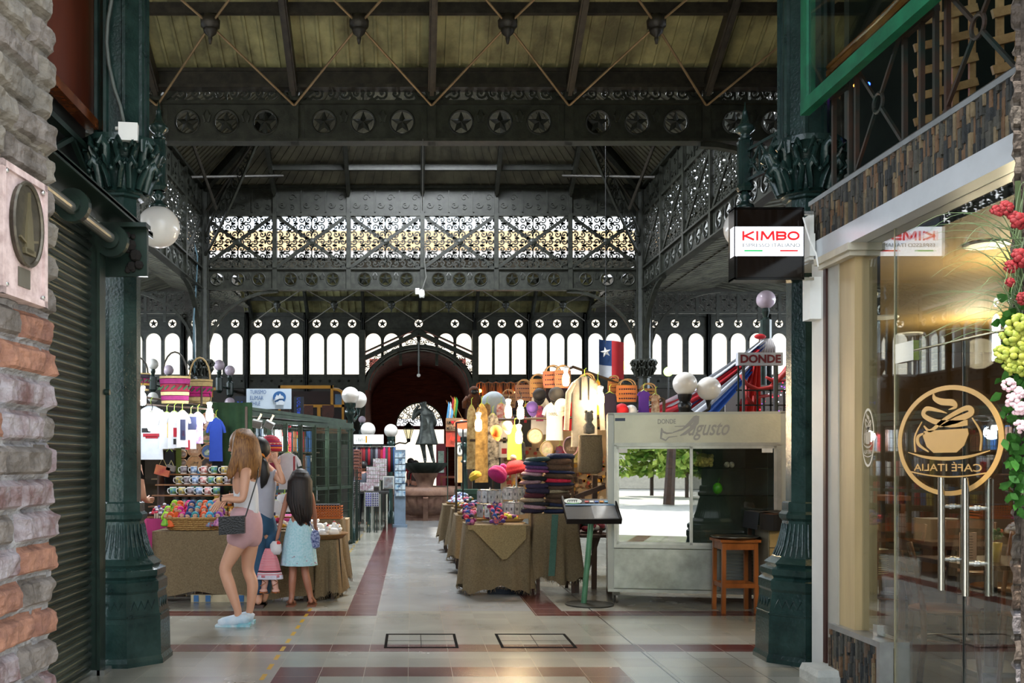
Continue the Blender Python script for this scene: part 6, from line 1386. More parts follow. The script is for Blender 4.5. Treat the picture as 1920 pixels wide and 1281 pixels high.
# hanging garments
garment('large white t-shirt with red and black wing print at the far left', 283, 862, 11.0, .28, .62, 'd0d8e0', print_=((-.3, .35, .42, .48, 0), (-.35, .0, .5, .58, 2), (-.2, .3, .39, .43, 0)), name='t_shirt')
for i, (x, w_, pr_, l) in enumerate(((313, .17, ((.0, .06, .3, .75, 3), (.1, .16, .25, .6, 2)), 'white child t-shirt with green and yellow print, first in the hanging row'), (327, .15, ((-.1, .2, .3, .55, 0), (-.1, .1, .1, .25, 2)), 'white child t-shirt with small red print, second in the hanging row'), (342, .13, ((-.2, .25, .2, .75, 1), (-.1, .15, .3, .45, 0)), 'white child t-shirt with blue and red block print, third in the hanging row'))):
    garment(l, x, 842-i*1.5, 10.9-.03*i, w_, .42, 'd0d4d8', print_=pr_, name='t_shirt', yaw=.5)
g_ = garment('blue, white and red flag child t-shirt with star', 358, 842, 10.9, .12, .40, 'd4d4d8', name='t_shirt', yaw=.3, print_=((-.5, .5, .55, .92, 1), (-.5, -.1, -.02, .25, 0)))
garment('purple and white patterned child t-shirt', 371, 832, 10.95, .13, .36, '6a3aa0', col2='c8b0e0', name='t_shirt', yaw=.6)
garment('plain blue t-shirt hanging right of the round plates', 405, 865, 11.4, .16, .52, '2c4aa8', name='t_shirt')
garment('navy trousers hanging under the blue t-shirt', 408, 925, 11.5, .14, .5, '16202c', name='trousers', cat='trousers', sleeve=0)
garment('green striped scarf hanging behind the t-shirts', 335, 925, 11.5, .07, .6, '5a6a2c', name='scarf', cat='scarf', sleeve=0)
garment('dark grey garment hanging under the t-shirts', 318, 920, 11.5, .12, .5, '26282c', name='trousers', cat='trousers', sleeve=0)
for x, y, r0, c1, c2, l in ((305, 883, .085, '8a2a20', 'b0683c', 'red and brown leather bag with printed panel under the t-shirts'), (321, 878, .05, '6a6058', '4a4440', 'small grey bag behind the red and brown one')):
    p = P(x, y, 11.1); rt = thing('small_bag', p, l, 'bag'); mb = MB(); mb.box(p, (r0*2, .05, r0*1.3), ry=.25); mb.build('body', M(c1, .6, col2=c2, sc_=10), rt); mb = MB(); mb.tube([p+Vector((-r0*.6, 0, r0*.5)), p+Vector((0, 0, r0*1.8)), p+Vector((r0*.6, 0, r0*.5))], .006, 5); mb.build('strap', M('9a9060', .7), rt)
# baskets above
def tall_basket(label, x0, x1, y0, y1, d, c1, c2, c3, handle=True):
    p = P((x0+x1)/2, y1, d); w_ = (x1-x0)/F*d; h_ = (y1-y0)/F*d; rt = thing('woven_basket', p, label, 'basket', 'big woven baskets above the left stall'); m = Matrix.Translation(p)
    mb = MB(m); bands = [(0, 0), (.1, 0), (.12, 1), (.28, 1), (.3, 2), (.42, 2), (.44, 3), (.7, 3), (.72, 1), (.9, 1), (.92, 0), (1, 0)]
    for (a, k), (b, _) in zip(bands[::2], bands[1::2]): mb.k = k; mb.lathe([(w_*(.43+.07*a), h_*a), (w_*(.43+.07*b), h_*b)], n=36, sy=.5, mods=lambda j, z: 1+.008*(j % 2))
    mb.build('weave', [M('b09a6a', .8, var=.2, sc_=40), M(c1, .8, var=.3, sc_=30), M(c2, .8, var=.3, sc_=30), M(c3, .8, var=.2, sc_=30)], rt)
    mb = MB(m)
    for j in range(7): a = pi+pi*(j+.5)/7; mb.box((w_*.485*cos(a), w_*.25*sin(a), h_*.57), (w_*.05, .02, h_*.2), ry=.8)
    mb.build('motif', M('3c5a3c', .8), rt)
    mb = MB(m); mb.tube([(w_*.4*cos(pi*t/10), 0, h_+h_*.9*sin(pi*t/10)) for t in range(11)], .01, 6); mb.build('handle', M('b0986a' if handle else '3a3630', .7), rt)
tall_basket('big magenta, red and green woven basket above the left stall', 299, 357, 706, 757, 11.0, '8a2060', 'c8b080', '8a1c38', False)
tall_basket('straw and magenta woven basket right of the red one', 350, 399, 712, 758, 11.4, 'b09a6a', 'a81c6a', 'b01c70')
tall_basket('dark multicoloured woven basket partly hidden by the left iron column', 235, 282, 700, 733, 11.1, '2c2430', 'b08a40', '7a1c4a', False)
lsf = thing('stall_canopy', (-2.0, 11.2, 0), 'thin dark metal frame of the left stall carrying baskets and t-shirts', 'stall frame')
for a, b in ((P(250, 742, 11.0), P(380, 760, 11.3)), (P(380, 760, 11.3), P(470, 780, 13.0)), (P(255, 757, 10.9), P(400, 768, 11.0)), (P(378, 725, 11.3), P(378, 762, 11.3))): mb = MB(); mb.cyl(a, b, .012, n=6); mb.build('rail', SF, lsf)
for x in (-3.3, -2.0): mb = MB(); mb.bx(x-.015, x+.015, 11.6, 11.63, 0, 2.1); mb.build('post', SF, lsf)
for x, y, d, l in ((267, 748, 10.6, 'glowing white bulb beside the left iron column'), (284, 796, 10.4, 'glowing white bulb in front of the large white t-shirt'), (393, 778, 10.9, 'glowing white bulb beside the round picture plates')): bulb(l, x, y, d, 3, (.9, .95, 1), glow='eef6ff', group='white bulbs of the left stall', st=12)
# hens tray, crate, carton
tr = thing('wicker_tray', (-.98, 10.2, .63), 'round wicker tray of white ceramic hens beside the girl', 'tray'); mb = MB(); mb.lathe([(.001, 0), (.25, 0), (.3, .05), (.31, .055), (.29, .04), (.24, .012), (.001, .012)], (-.98, 10.15, .625), 36, mods=lambda j, z: 1+.01*(j % 2)); mb.build('weave', M('8a6438', .8, var=.3, sc_=50), tr, smooth=True)
mb = MB()
for a in (.4, 1.6, 2.8, 5.0): mb.cyl((-.98+.26*cos(a), 10.15+.2*sin(a), 0), (-.98+.22*cos(a), 10.15+.18*sin(a), .63), .009, n=6)
mb.build('stand_leg', BLACK, tr)
def hen(c1='e0e0de'):
    r = thing('ceramic_hen', (0, 0, 0)); mb = MB(); mb.sph((0, 0, .045), .055, 14, 8, (1.25, .9, .85)); mb.sph((-.055, 0, .095), .026, 10, 6); mb.tube([(-.045, 0, .06), (-.055, 0, .09)], [.035, .022], 8); mb.tube([(.05, 0, .06), (.085, 0, .09)], [.03, .01], 8); mb.build('body', M(c1, .25, var=.05), r, smooth=True)
    mb = MB(); mb.sph((-.055, 0, .122), .01, 6, 4, (1.5, .5, 1)); mb.build('comb', M('c03038', .4), r); mb = MB(); mb.tube([(-.078, 0, .095), (-.092, 0, .092)], [.007, .002], 5); mb.build('beak', M('d8a030', .4), r); return r
hp = hen(); rnd = random.Random(4)
for k, (x, y, z, rz) in enumerate(((-1.05, 10.05, .64, .3), (-.93, 10.02, .64, 2.8), (-.82, 10.1, .645, .1), (-1.1, 10.2, .64, 1.2), (-.98, 10.18, .69, .4), (-.88, 10.24, .67, 3.0), (-1.0, 10.3, .66, .9), (-.8, 10.26, .65, 2.0), (-1.08, 10.32, .72, .2))):
    o = hp if k == 0 else dup(hp); tag(o, 'white ceramic hen in the round wicker tray', 'figurine', 'ceramic hens in the wicker tray'); o.location = (x, y, z); o.rotation_euler.z = rz
oc = thing('orange_crate', (-.98, 10.9, .8), 'orange plastic crate behind the white hens', 'crate'); mb = MB(); x, y, z = -1.15, 10.8, .80
for k in range(5): 
    zz = z+.03*k; mb.bx(x, x+.36, y, y+.01, zz, zz+.012); mb.bx(x+.35, x+.36, y, y+.25, zz, zz+.012); mb.bx(x, x+.01, y, y+.25, zz, zz+.012); mb.bx(x, x+.36, y+.24, y+.25, zz, zz+.012)
for k in range(12): mb.bx(x+.03*k, x+.03*k+.012, y, y+.01, z, z+.14)
mb.bx(x, x+.36, y, y+.25, z-.01, z); mb.build('basketwork', M('c86820', .5), oc); mb = MB(); mb.bx(x+.02, x+.33, y+.02, y+.22, z+.1, z+.15); mb.build('dark_goods', M('2a2024', .7, var=.4), oc)
st2 = thing('crate_stand', (-.97, 10.9, 0), 'burlap covered stand under the orange crate', 'stand'); drape('burlap_cloth', -1.3, -.78, 10.75, 11.2, .785, .1, BURLAP, st2, 31); mb = MB(); mb.bx(-1.28, -.8, 10.77, 11.18, 0, .78); mb.build('box', WOODD, st2)
cr = thing('cardboard_carton', (-.9, 11.8, 0), 'plain open cardboard carton behind the orange crate', 'carton'); a = P(613, 1017, 11.8); b = P(652, 974, 11.8); CBD = M('a8906c', .85, var=.1)
mb = MB(); mb.bx(a.x-.2, b.x, 11.8, 12.2, a.z, b.z); mb.build('box', CBD, cr); mb = MB(); mb.bx(a.x-.15, b.x-.05, 11.85, 12.15, 0, a.z); mb.build('block', WOODD, cr)
# ================================================================ PEOPLE
SKIN1 = M('c8957a', .5, var=.08, sc_=8); SKIN2 = M('9a6650', .5, var=.08, sc_=8)
def hand(N, E, w_, pts, r_=.0085, s=1.0, spread=(0, 0, 1)):
    """adds palm and five fingers to a skin graph: w_ wrist key, pts palm centre, finger direction vectors"""
    wr, d, side = Vector(N[w_][:3]), Vector(pts[0]).normalized(), Vector(pts[1]).normalized(); k = w_+'p'
    pc = wr+d*.05*s; N[k] = (*pc, .021*s, .03*s); E.append((w_, k))
    bend = d.cross(side).normalized()*pts[2]
    for i, L in enumerate((.062, .07, .066, .052)):
        a = pc+d*.025*s+side*(.024-.016*i)*s; b = a+d*L*.5*s+bend*.006*s; c = b+d*L*.4*s+bend*.02*s; ka, kb, kc = k+'a%d' % i, k+'b%d' % i, k+'c%d' % i
        N[ka] = (*a, r_*s*1.05); N[kb] = (*b, r_*s); N[kc] = (*c, r_*s*.8); E.extend([(k, ka), (ka, kb), (kb, kc)])
    a = wr+d*.03*s+side*.032*s; b = a+d*.03*s+side*.018*s; N[k+'t'] = (*a, r_*1.2*s); N[k+'u'] = (*b, r_*s); E.extend([(w_, k+'t'), (k+'t', k+'u')])
def head_mesh(root, c, r_, mat, face=(0, -1), name='head', tilt=0):
    """egg shaped head with nose, brow, lips, ears; face = direction in xy"""
    a = atan2(face[1], face[0])+pi/2; m = Matrix.Translation(Vector(c)) @ Matrix.Rotation(a, 4, 'Z') @ Matrix.Rotation(tilt, 4, 'X')
    mb = MB(m)
    mb.lathe([(r_*rr, r_*zz) for rr, zz in ((.001, -1.22), (.35, -1.18), (.52, -1.0), (.66, -.7), (.76, -.35), (.82, 0), (.86, .3), (.82, .65), (.62, .95), (.3, 1.1), (.001, 1.13))], n=18, sy=1.08)
    mb.tube([(0, -r_*.86, r_*.1), (0, -r_*1.02, -r_*.2), (0, -r_*1.04, -r_*.3), (0, -r_*.86, -r_*.36)], [r_*.06, r_*.1, r_*.14, r_*.08], 6)
    for s in (-1, 1): mb.sph((s*r_*.84, .05*r_, -r_*.05), r_*.2, 8, 6, (.4, .8, 1.2)); mb.sph((s*r_*.3, -r_*.8, r_*.1), r_*.15, 8, 5, (1.2, .6, .7))
    mb.sph((0, -r_*.76, -r_*.62), r_*.2, 8, 5, (1.2, .6, .4)); h = mb.build(name, mat, root, smooth=True)
    mb = MB(m)
    for s in (-1, 1): mb.sph((s*r_*.3, -r_*.9, r_*.06), r_*.07, 6, 4, (1.4, .5, .8)); mb.box((s*r_*.3, -r_*.9, r_*.27), (r_*.3, r_*.06, r_*.05))
    mb.build('eye', M('2a1a14', .3), h); return h
# -- woman in white top and pink shorts
D = 8.4
def q_(x, y, dy=0, d=None): v = P(x, y, d or D); v.y += dy; return v
W1 = thing('person', (q_(448, 1172).x, D, 0), 'woman in white tank top and pink shorts with black shoulder bag, walking left', 'person')
n = {}; E_ = []
def nd(k, x, y, dy, r_, r2=None): v = q_(x, y, dy); n[k] = (v.x, v.y, v.z, r_, r2 or r_)
nd('pel', 464, 992, 0, .12, .125); nd('wai', 462, 948, 0, .10, .10); nd('che', 457, 905, 0, .105, .12); nd('sh', 466, 880, 0, .06, .09); nd('nec', 463, 866, 0, .045); nd('hb', 456, 848, 0, .05)
nd('hl', 456, 1002, -.06, .095); nd('kl', 423, 1066, -.07, .056); nd('cl', 434, 1098, -.07, .057); nd('al', 450, 1146, -.07, .034); nd('fl', 445, 1166, -.07, .03); 
nd('hr', 468, 1002, .07, .095); nd('kr', 461, 1070, .08, .056); nd('cr', 472, 1098, .08, .056); nd('ar', 466, 1146, .08, .034); nd('fr', 462, 1160, .08, .03)
nd('sl', 466, 886, -.15, .05); nd('el', 463, 937, -.20, .037); nd('wl', 424, 933, -.22, .023)
nd('sr', 462, 886, .14, .05); nd('er', 445, 935, .2, .037); nd('wr', 420, 930, .18, .023)
E_ += chain('pel', 'wai', 'che', 'sh', 'nec', 'hb')+chain('pel', 'hl', 'kl', 'cl', 'al', 'fl')+chain('pel', 'hr', 'kr', 'cr', 'ar', 'fr')+chain('sh', 'sl', 'el', 'wl')+chain('sh', 'sr', 'er', 'wr')
hand(n, E_, 'wl', ((-.55, 0, -.85), (-.8, -.2, .5), -1)); hand(n, E_, 'wr', ((-.6, 0, -.8), (-.8, -.2, .5), -1))
skin('body', n, E_, SKIN1, W1, 'pel')
head_mesh(W1, q_(450, 838), .098, SKIN1, (-1, .25))
t = {k: n[k] for k in ('wai', 'che')}; v = q_(464, 978); t['b'] = (v.x, v.y, v.z, .125, .128); v = q_(450, 908, -.05); t['br'] = (v.x, v.y, v.z, .07); v = q_(450, 908, .06); t['bl'] = (v.x, v.y, v.z, .07)
t['wai'] = (*n['wai'][:3], .112, .112); t['che'] = (*n['che'][:3], .122, .133); v = q_(460, 878); t['up'] = (v.x, v.y, v.z, .07, .105)
skin('tank_top', t, [('b', 'wai'), ('wai', 'che'), ('che', 'up'), ('che', 'br'), ('che', 'bl')], M('dcdde2', .8, var=.05, sc_=20), W1, 'b')
s_ = {}; v = q_(463, 940); s_['w'] = (*v, .124, .126); v = q_(466, 992); s_['p'] = (*v, .142, .147); v = q_(452, 1006, -.065); s_['l'] = (*v, .118); v = q_(438, 1028, -.07); s_['l2'] = (*v, .098); v = q_(470, 1006, .07); s_['r'] = (*v, .118); v = q_(466, 1027, .075); s_['r2'] = (*v, .1)
skin('shorts', s_, [('w', 'p'), ('p', 'l'), ('l', 'l2'), ('p', 'r'), ('r', 'r2')], M('c49a9e', .8, var=.08, sc_=15), W1, 'p')
HAIR1 = M('5c3a20', .55, col2='94683a', sc_=9, stretch=(9, 9, 1))
mb = MB(); c = q_(453, 836)
mb.sph(c+Vector((.01, .0, .03)), .118, 18, 12, (1.0, 1.0, 1.05))
for k in range(46):
    a = -1.9+3.8*k/45+0; ph = a; cx_, cy2 = cos(ph), sin(ph)   # hair covers back (+x) and both sides
    top = c+Vector((.10*cx_+.01, .10*cy2, .04)); mid = c+Vector((.135*cx_+.01, .13*cy2, -.10)); low = c+Vector((.12*cx_+(.02 if cx_ > 0 else -.05), .13*cy2, -.24-.03*sin(k*2.3)))
    mb.tube([c+Vector((.05*cx_, .05*cy2, .13)), top, mid, low, low+Vector((-.015, 0, -.03))], [.03, .038, .035, .022, .006], 6)
mb.build('hair', HAIR1, W1, smooth=True)
mb = MB(); 
bx_ = [q_(422, 966, -.27), q_(469, 964, -.25), q_(469, 996, -.25), q_(423, 999, -.27)]
mb = MB(); 
for off in (0, .05): pass
i_ = [mb.av(p+Vector((0, o, 0))) for o in (-.025, .025) for p in bx_]
for f_ in ((3, 2, 1, 0), (4, 5, 6, 7), (0, 1, 5, 4), (1, 2, 6, 5), (2, 3, 7, 6), (3, 0, 4, 7)): mb.face([i_[a] for a in f_])
bg_ = mb.build('shoulder_bag', M('101012', .25, var=.3, sc_=60, bump=.5, bs=80), W1)
mb = MB(); mb.tube([q_(469, 966, -.24), q_(478, 930, -.17), q_(487, 895, -.12), q_(486, 872, -.03)], .006, 6); mb.build('strap', BLACK, bg_)
mb = MB(); 
for (x0, x1, dy) in ((410, 470, -.07), (430, 473, .08)):
    a = q_(x1-10, 1166, dy); a.z = .05; b = q_(x0+10, 1166, dy); b.z = .035; m_ = (a+b)/2
    mb.tube([a+Vector((.045, 0, 0)), a+Vector((.01, 0, .012)), m_+Vector((.01, 0, .01)), b+Vector((0, 0, 0)), b+Vector((-.035, 0, -.004))], [.035, .052, .05, .042, .026], 10, flat=.85, up=(0, 1, 0))
sho = mb.build('running_shoes', M('a8c0d0', .6, col2='c8d0d8', sc_=9), W1, smooth=True)
mb = MB()
for (x0, x1, dy) in ((410, 470, -.07), (430, 473, .08)):
    a = q_(x1, 1172, dy).x; b = q_(x0, 1172, dy).x; mb.bx(b-.01, a+.01, D+dy-.045, D+dy+.045, 0, .018); mb.bx(a-.09, a+.012, D+dy-.047, D+dy+.047, .018, .03)
mb.build('sole', M('3aa8b8', .5, col2='c8ccd0', sc_=9), sho)
mb = MB(); w_ = q_(424, 933, -.22); mb.tube([w_+Vector((0, .026*cos(a*pi/8), .026*sin(a*pi/8))) for a in range(16)], .007, 6, closed=True); mb.build('wristband', BLACK, W1)
# -- woman with ponytail
D = 9.5
W2 = thing('person', (q_(490, 1135).x, D, 0), 'dark haired woman with ponytail, grey shirt and jeans, raising one hand', 'person'); n = {}; E_ = []
nd('pel', 488, 985, 0, .12, .13); nd('wai', 492, 945, 0, .1); nd('che', 496, 903, 0, .11, .13); nd('sh', 495, 880, 0, .07, .1); nd('nec', 494, 868, 0, .042); nd('hb', 492, 855, 0, .045)
nd('hl', 482, 995, -.03, .1); nd('kl', 484, 1063, -.03, .065); nd('al', 484, 1124, -.03, .045); nd('fl', 488, 1131, -.09, .03); nd('hr', 496, 995, .05, .1); nd('kr', 496, 1063, .06, .065); nd('ar', 494, 1122, .05, .045); nd('fr', 492, 1130, .02, .03)
nd('sr', 510, 886, .0, .05); nd('er', 534, 906, -.05, .036); nd('wr', 522, 874, -.06, .024); nd('sl', 480, 886, -.05, .05); nd('el', 474, 925, .1, .036); nd('wl', 486, 950, .25, .024)
E_ += chain('pel', 'wai', 'che', 'sh', 'nec', 'hb')+chain('pel', 'hl', 'kl', 'al', 'fl')+chain('pel', 'hr', 'kr', 'ar', 'fr')+chain('sh', 'sr', 'er', 'wr')+chain('sh', 'sl', 'el', 'wl')
hand(n, E_, 'wr', ((-.35, 0, .9), (.8, -.2, .3), 1)); hand(n, E_, 'wl', ((.3, .6, -.4), (.5, -.2, .6), 1))
skin('body', n, E_, SKIN1, W2, 'pel'); head_mesh(W2, q_(491, 847), .095, SKIN1, (.75, .6))
t = {'b': (*q_(489, 985), .15, .155), 'wai': (*n['wai'][:3], .118), 'che': (*n['che'][:3], .13, .145), 'sh': (*q_(495, 884), .09, .115), 'sr': (*q_(511, 890), .066), 's2': (*q_(520, 897, -.02), .052), 'sl': (*q_(480, 890, -.05), .066), 's3': (*q_(476, 905, .03), .055)}
skin('shirt', t, [('b', 'wai'), ('wai', 'che'), ('che', 'sh'), ('sh', 'sr'), ('sr', 's2'), ('sh', 'sl'), ('sl', 's3')], M('9a9ca8', .8, var=.08, sc_=10), W2, 'b')
t = {'p': (*q_(489, 985), .13, .14), 'w': (*q_(490, 948), .125, .13)}
for a, x1, x2, x3, dy in (('l', 482, 484, 484, -.03), ('r', 497, 497, 495, .055)): t[a] = (*q_(x1, 1000, dy), .11); t[a+'2'] = (*q_(x2, 1063, dy), .078); t[a+'3'] = (*q_(x3, 1118, dy), .062)
skin('jeans', t, [('w', 'p'), ('p', 'l'), ('l', 'l2'), ('l2', 'l3'), ('p', 'r'), ('r', 'r2'), ('r2', 'r3')], M('2c5270', .8, var=.3, sc_=9), W2, 'p')
HAIR2 = M('0c0a0a', .55, var=.5, sc_=6, stretch=(8, 8, 1)); mb = MB(); c = q_(488, 845); mb.sph(c+Vector((-.01, -.01, .015)), .112, 16, 10, (1, 1, 1.1)); tie = q_(492, 858, -.10)
mb.tube([tie, q_(498, 870, -.14), q_(501, 890, -.14), q_(498, 905, -.13), q_(494, 915, -.12)], [.03, .05, .05, .035, .008], 10)
hr = mb.build('hair', HAIR2, W2, smooth=True); mb = MB(); mb.tube([tie+Vector((.03*cos(a*pi/6), 0, .03*sin(a*pi/6))) for a in range(12)], .014, 6, closed=True); mb.build('hair_tie', M('d87a20', .7), hr, smooth=True)
mb = MB()
for dy in (-.03, .05): a = q_(488, 1134, dy); mb.bx(a.x-.06, a.x+.05, D+dy-.12, D+dy+.1, 0, .025)
mb.build('sandals', M('4a3a34', .6), W2)
# -- girl
D = 9.52
W3 = thing('person', (q_(566, 1135).x, D, 0), 'girl with long dark hair in denim top and pale blue floral skirt seen from behind', 'person'); n = {}; E_ = []
nd('pel', 562, 985, 0, .09, .1); nd('wai', 562, 960, 0, .075); nd('che', 562, 935, 0, .085, .075); nd('sh', 562, 918, 0, .05); nd('nec', 562, 909, 0, .033); nd('hb', 562, 900, 0, .035)
nd('hl', 552, 1005, 0, .07); nd('kl', 549, 1070, .02, .042); nd('cl', 548, 1092, 0, .042); nd('al', 547, 1122, 0, .026); nd('fl', 545, 1131, -.05, .02); nd('f2', 543, 1131, .08, .018)
nd('hr', 572, 1005, 0, .07); nd('kr', 571, 1070, .02, .042); nd('cr', 576, 1092, 0, .042); nd('ar', 583, 1122, 0, .026); nd('fr', 584, 1130, -.05, .02); nd('f3', 590, 1131, .08, .018)
nd('sl', 541, 925, 0, .035); nd('el', 529, 968, 0, .026); nd('wl', 521, 1008, -.03, .018); nd('sr', 583, 925, 0, .035); nd('er', 589, 968, .05, .026); nd('wr', 588, 990, .16, .018)
E_ += chain('pel', 'wai', 'che', 'sh', 'nec', 'hb')+chain('pel', 'hl', 'kl', 'cl', 'al', 'fl')+[('al', 'f2')]+chain('pel', 'hr', 'kr', 'cr', 'ar', 'fr')+[('ar', 'f3')]+chain('sh', 'sl', 'el', 'wl')+chain('sh', 'sr', 'er', 'wr')
hand(n, E_, 'wl', ((-.1, -.1, -1), (-.3, -.9, 0), 1), s=.72); hand(n, E_, 'wr', ((0, .9, -.3), (0, .3, .9), 1), s=.72)
skin('body', n, E_, SKIN2, W3, 'pel'); head_mesh(W3, q_(562, 897), .083, SKIN2, (-.3, 1))
t = {'a': (*q_(562, 985), .09), 'b': (*q_(562, 955), .09, .085), 'c': (*q_(562, 935), .1, .09), 'd': (*q_(562, 921), .06, .075), 'e': (*q_(546, 925), .036), 'f': (*q_(578, 925), .036)}
skin('denim_top', t, chain('a', 'b', 'c', 'd')+[('d', 'e'), ('d', 'f')], M('24507a', .8, var=.2, sc_=12), W3, 'a')
mb = MB(); c = q_(561, 0); c.z = 0; z1 = q_(0, 974).z; z0 = q_(0, 1060).z
mb.lathe([(.178, z0), (.175, z0+.01), (.16, z0+(z1-z0)*.4), (.125, z0+(z1-z0)*.8), (.092, z1), (.088, z1+.01)], c, 48, sy=.75, mods=lambda j, z: 1+.05*sin(j*1.05)*(z1-z)/(z1-z0)+.02*sin(j*2.3+1)); mb.k = 0
sk = mb.build('skirt', M('b0ccd6', .8, col2='8ebcc6', sc_=60), W3, smooth=True); mb = MB(); rnd = random.Random(1)
for k in range(150): a = pi+pi*rnd.random(); t_ = rnd.uniform(.04, .92); r_ = (.175*(1-t_)+.095*t_)*1.015; mb.sph(c+Vector((cos(a)*r_, sin(a)*r_*.76, z0+(z1-z0)*t_)), .0055, 5, 3)
mb.build('flower_print', M('c08aa0', .8), sk)['kind'] = 'stuff'
mb = MB(); c = q_(563, 900); mb.sph(c+Vector((0, -.005, .01)), .098, 18, 12, (1, 1, 1.08))
for k in range(34):
    a = pi+pi*k/33; x, y = cos(a), sin(a); mb.tube([c+Vector((x*.05, y*.05, .07)), c+Vector((x*.095, y*.085-.01, -.02)), c+Vector((x*(.1+.012*sin(k*2.1)), y*.075-.03, -.2)), c+Vector((x*.09+.02, y*(.06+.012*sin(k*4.3))-.035, -.33)), c+Vector((x*.06+.035, y*.05-.035, -.41-.05*sin(k*3)))], [.03, .03, .024, .016, .004], 6)
mb.build('hair', M('0c0807', .6, col2='241610', sc_=5, stretch=(9, 9, 1)), W3, smooth=True)
for x, nm in ((546, 'l'), (585, 'r')):
    mb = MB(); a = q_(x, 1134); mb.bx(a.x-.04, a.x+.04, D-.08, D+.12, 0, .015); mb.tube([a+Vector((-.04, -.02, .02)), a+Vector((0, -.03, .07)), a+Vector((.04, -.02, .02))], .01, 6); mb.tube([a+Vector((-.035, .06, .015)), a+Vector((0, .06, .045)), a+Vector((.035, .06, .015))], .01, 6); mb.build('sandal', M('7a4a34', .6), W3)
mb = MB(); a = q_(590, 1010, -.05); mb.lathe([(.001, 0), (.045, .02), (.05, .12), (.03, .18), (.001, .19)], a+Vector((.01, 0, -.1)), 12, sy=.5); mb.tube([a+Vector((0, 0, .08)), q_(580, 975, -.06), q_(560, 940, -.1)], .006, 5); mb.build('cloth_bag', M('28386a', .8, col2='a0a8c8', sc_=50), W3)
# -- large striped doll hanging from the girl's hand
D = 9.42
dl = thing('striped_skirt_doll', q_(507, 1105), 'big cloth doll with striped skirt dangling from the hand of the girl', 'doll')
mb = MB(); c = q_(509, 1082); STR = M('c01c3c', .8, col2='d8b0b8', sc_=7, wave='Z', stretch=(.2, .2, 6))
mb.lathe([(.125, 0), (.12, .02), (.085, .16), (.045, .27), (.04, .28)], c+Vector((-.02, 0, 0)), 32, sy=.5, mods=lambda j, z: 1+.06*sin(j*1.2)); sk = mb.build('skirt', STR, dl, smooth=True)
for zz, col in ((.05, '20202c'), (.09, 'd87020'), (.13, '6a2a7a'), (.17, 'e0a030'), (.03, 'd8d4dc')): mb = MB(); r0 = .125-.08*(zz/.28)*1.02; mb.lathe([(r0*1.02, zz), (r0*.985*1.02, zz+.012)], c+Vector((-.02, 0, 0)), 32, sy=.5, mods=lambda j, z: 1+.06*sin(j*1.2)); mb.build('stripe', M(col, .8), sk, smooth=True)
mb = MB(); mb.lathe([(.128, -.02), (.123, .02)], c+Vector((-.02, 0, 0)), 32, sy=.5, mods=lambda j, z: 1+.07*sin(j*1.7)); mb.build('white_hem', M('d0d0e0', .8), sk)
mb = MB()
for x0, x1 in ((499, 495), (512, 518)): mb.tube([q_(x0, 1075), q_((x0+x1)/2, 1092), q_(x1, 1106, -.02)], [.03, .032, .028], 10); mb.sph(q_(x1, 1107, -.03), .036, 10, 6, (1.1, 1.3, .6))
mb.build('leg', M('d8a898', .8), dl, smooth=True); mb = MB()
for x1 in (495, 518):
    mb.tube([q_(x1-6, 1098, -.04), q_(x1+5, 1092, -.04), q_(x1-4, 1086, -.04)], .005, 4); mb.sph(q_(x1, 1110, -.03), .04, 10, 5, (1.15, 1.35, .25))
mb.build('lace', M('3a2418', .7, col2='b06020', sc_=40), dl)
mb = MB(); mb.lathe([(.04, .0), (.06, .04), (.055, .1), (.03, .13)], q_(517, 1040), 14, sy=.6); mb.build('blouse', M('d0ccd0', .8), dl, smooth=True); mb = MB(); mb.sph(q_(521, 1020), .03, 8, 6); mb.build('red_yoke', M('c83028', .8), dl, smooth=True)
# -- mannequin head with striped beanie
D = 10.2
mh = thing('mannequin_head', q_(508, 880), 'mannequin with rainbow striped beanie and maroon scarf on the left stall', 'mannequin')
mb = MB(); c = q_(507, 850); mb.sph(c, .1, 16, 10, (.85, .9, 1.15)); mb.tube([c+Vector((0, 0, -.08)), c+Vector((0, 0, -.28)), c+Vector((0, 0, -.32))], [.05, .06, .12], 14); mb.build('head', M('b89078', .6), mh, smooth=True)
mb = MB(); mb.lathe([(.115, 0), (.125, .03), (.12, .08), (.095, .13), (.05, .165), (.001, .175)], c+Vector((0, 0, .02)), 36, mods=lambda j, z: 1+.012*(j % 2)); mb.build('beanie', M('a01c34', .85, var=.1), mh, smooth=True)
for i, col in enumerate(('d88030', '3c3c8a', 'd8c8a0', '5a2a6a', 'c85a30', '2c2c34')): z = .03+i*.022; r_ = (.127, .126, .121, .11, .096, .072)[i]; mb = MB(); mb.lathe([(r_, z+.02), (r_*.985, z+.032)], c, 36); mb.build('stripe', M(col, .85), mh, smooth=True)
mb = MB(); 
for k in range(3): mb.tube([c+Vector(((.075+.01*k)*cos(a*pi/8), (.075+.01*k)*sin(a*pi/8), -.13-.035*k+.01*sin(a))) for a in range(16)], .028, 8, closed=True)
mb.tube([c+Vector((.03, -.08, -.18)), c+Vector((.04, -.1, -.32)), c+Vector((.03, -.1, -.45))], [.03, .035, .03], 8); mb.build('scarf', M('7a2038', .9, var=.3, sc_=50), mh, smooth=True)
mb = MB(); mb.cyl(c+Vector((0, 0, -.3)), Vector((c.x, c.y, .72)), .02); mb.build('stand', STEEL, mh)
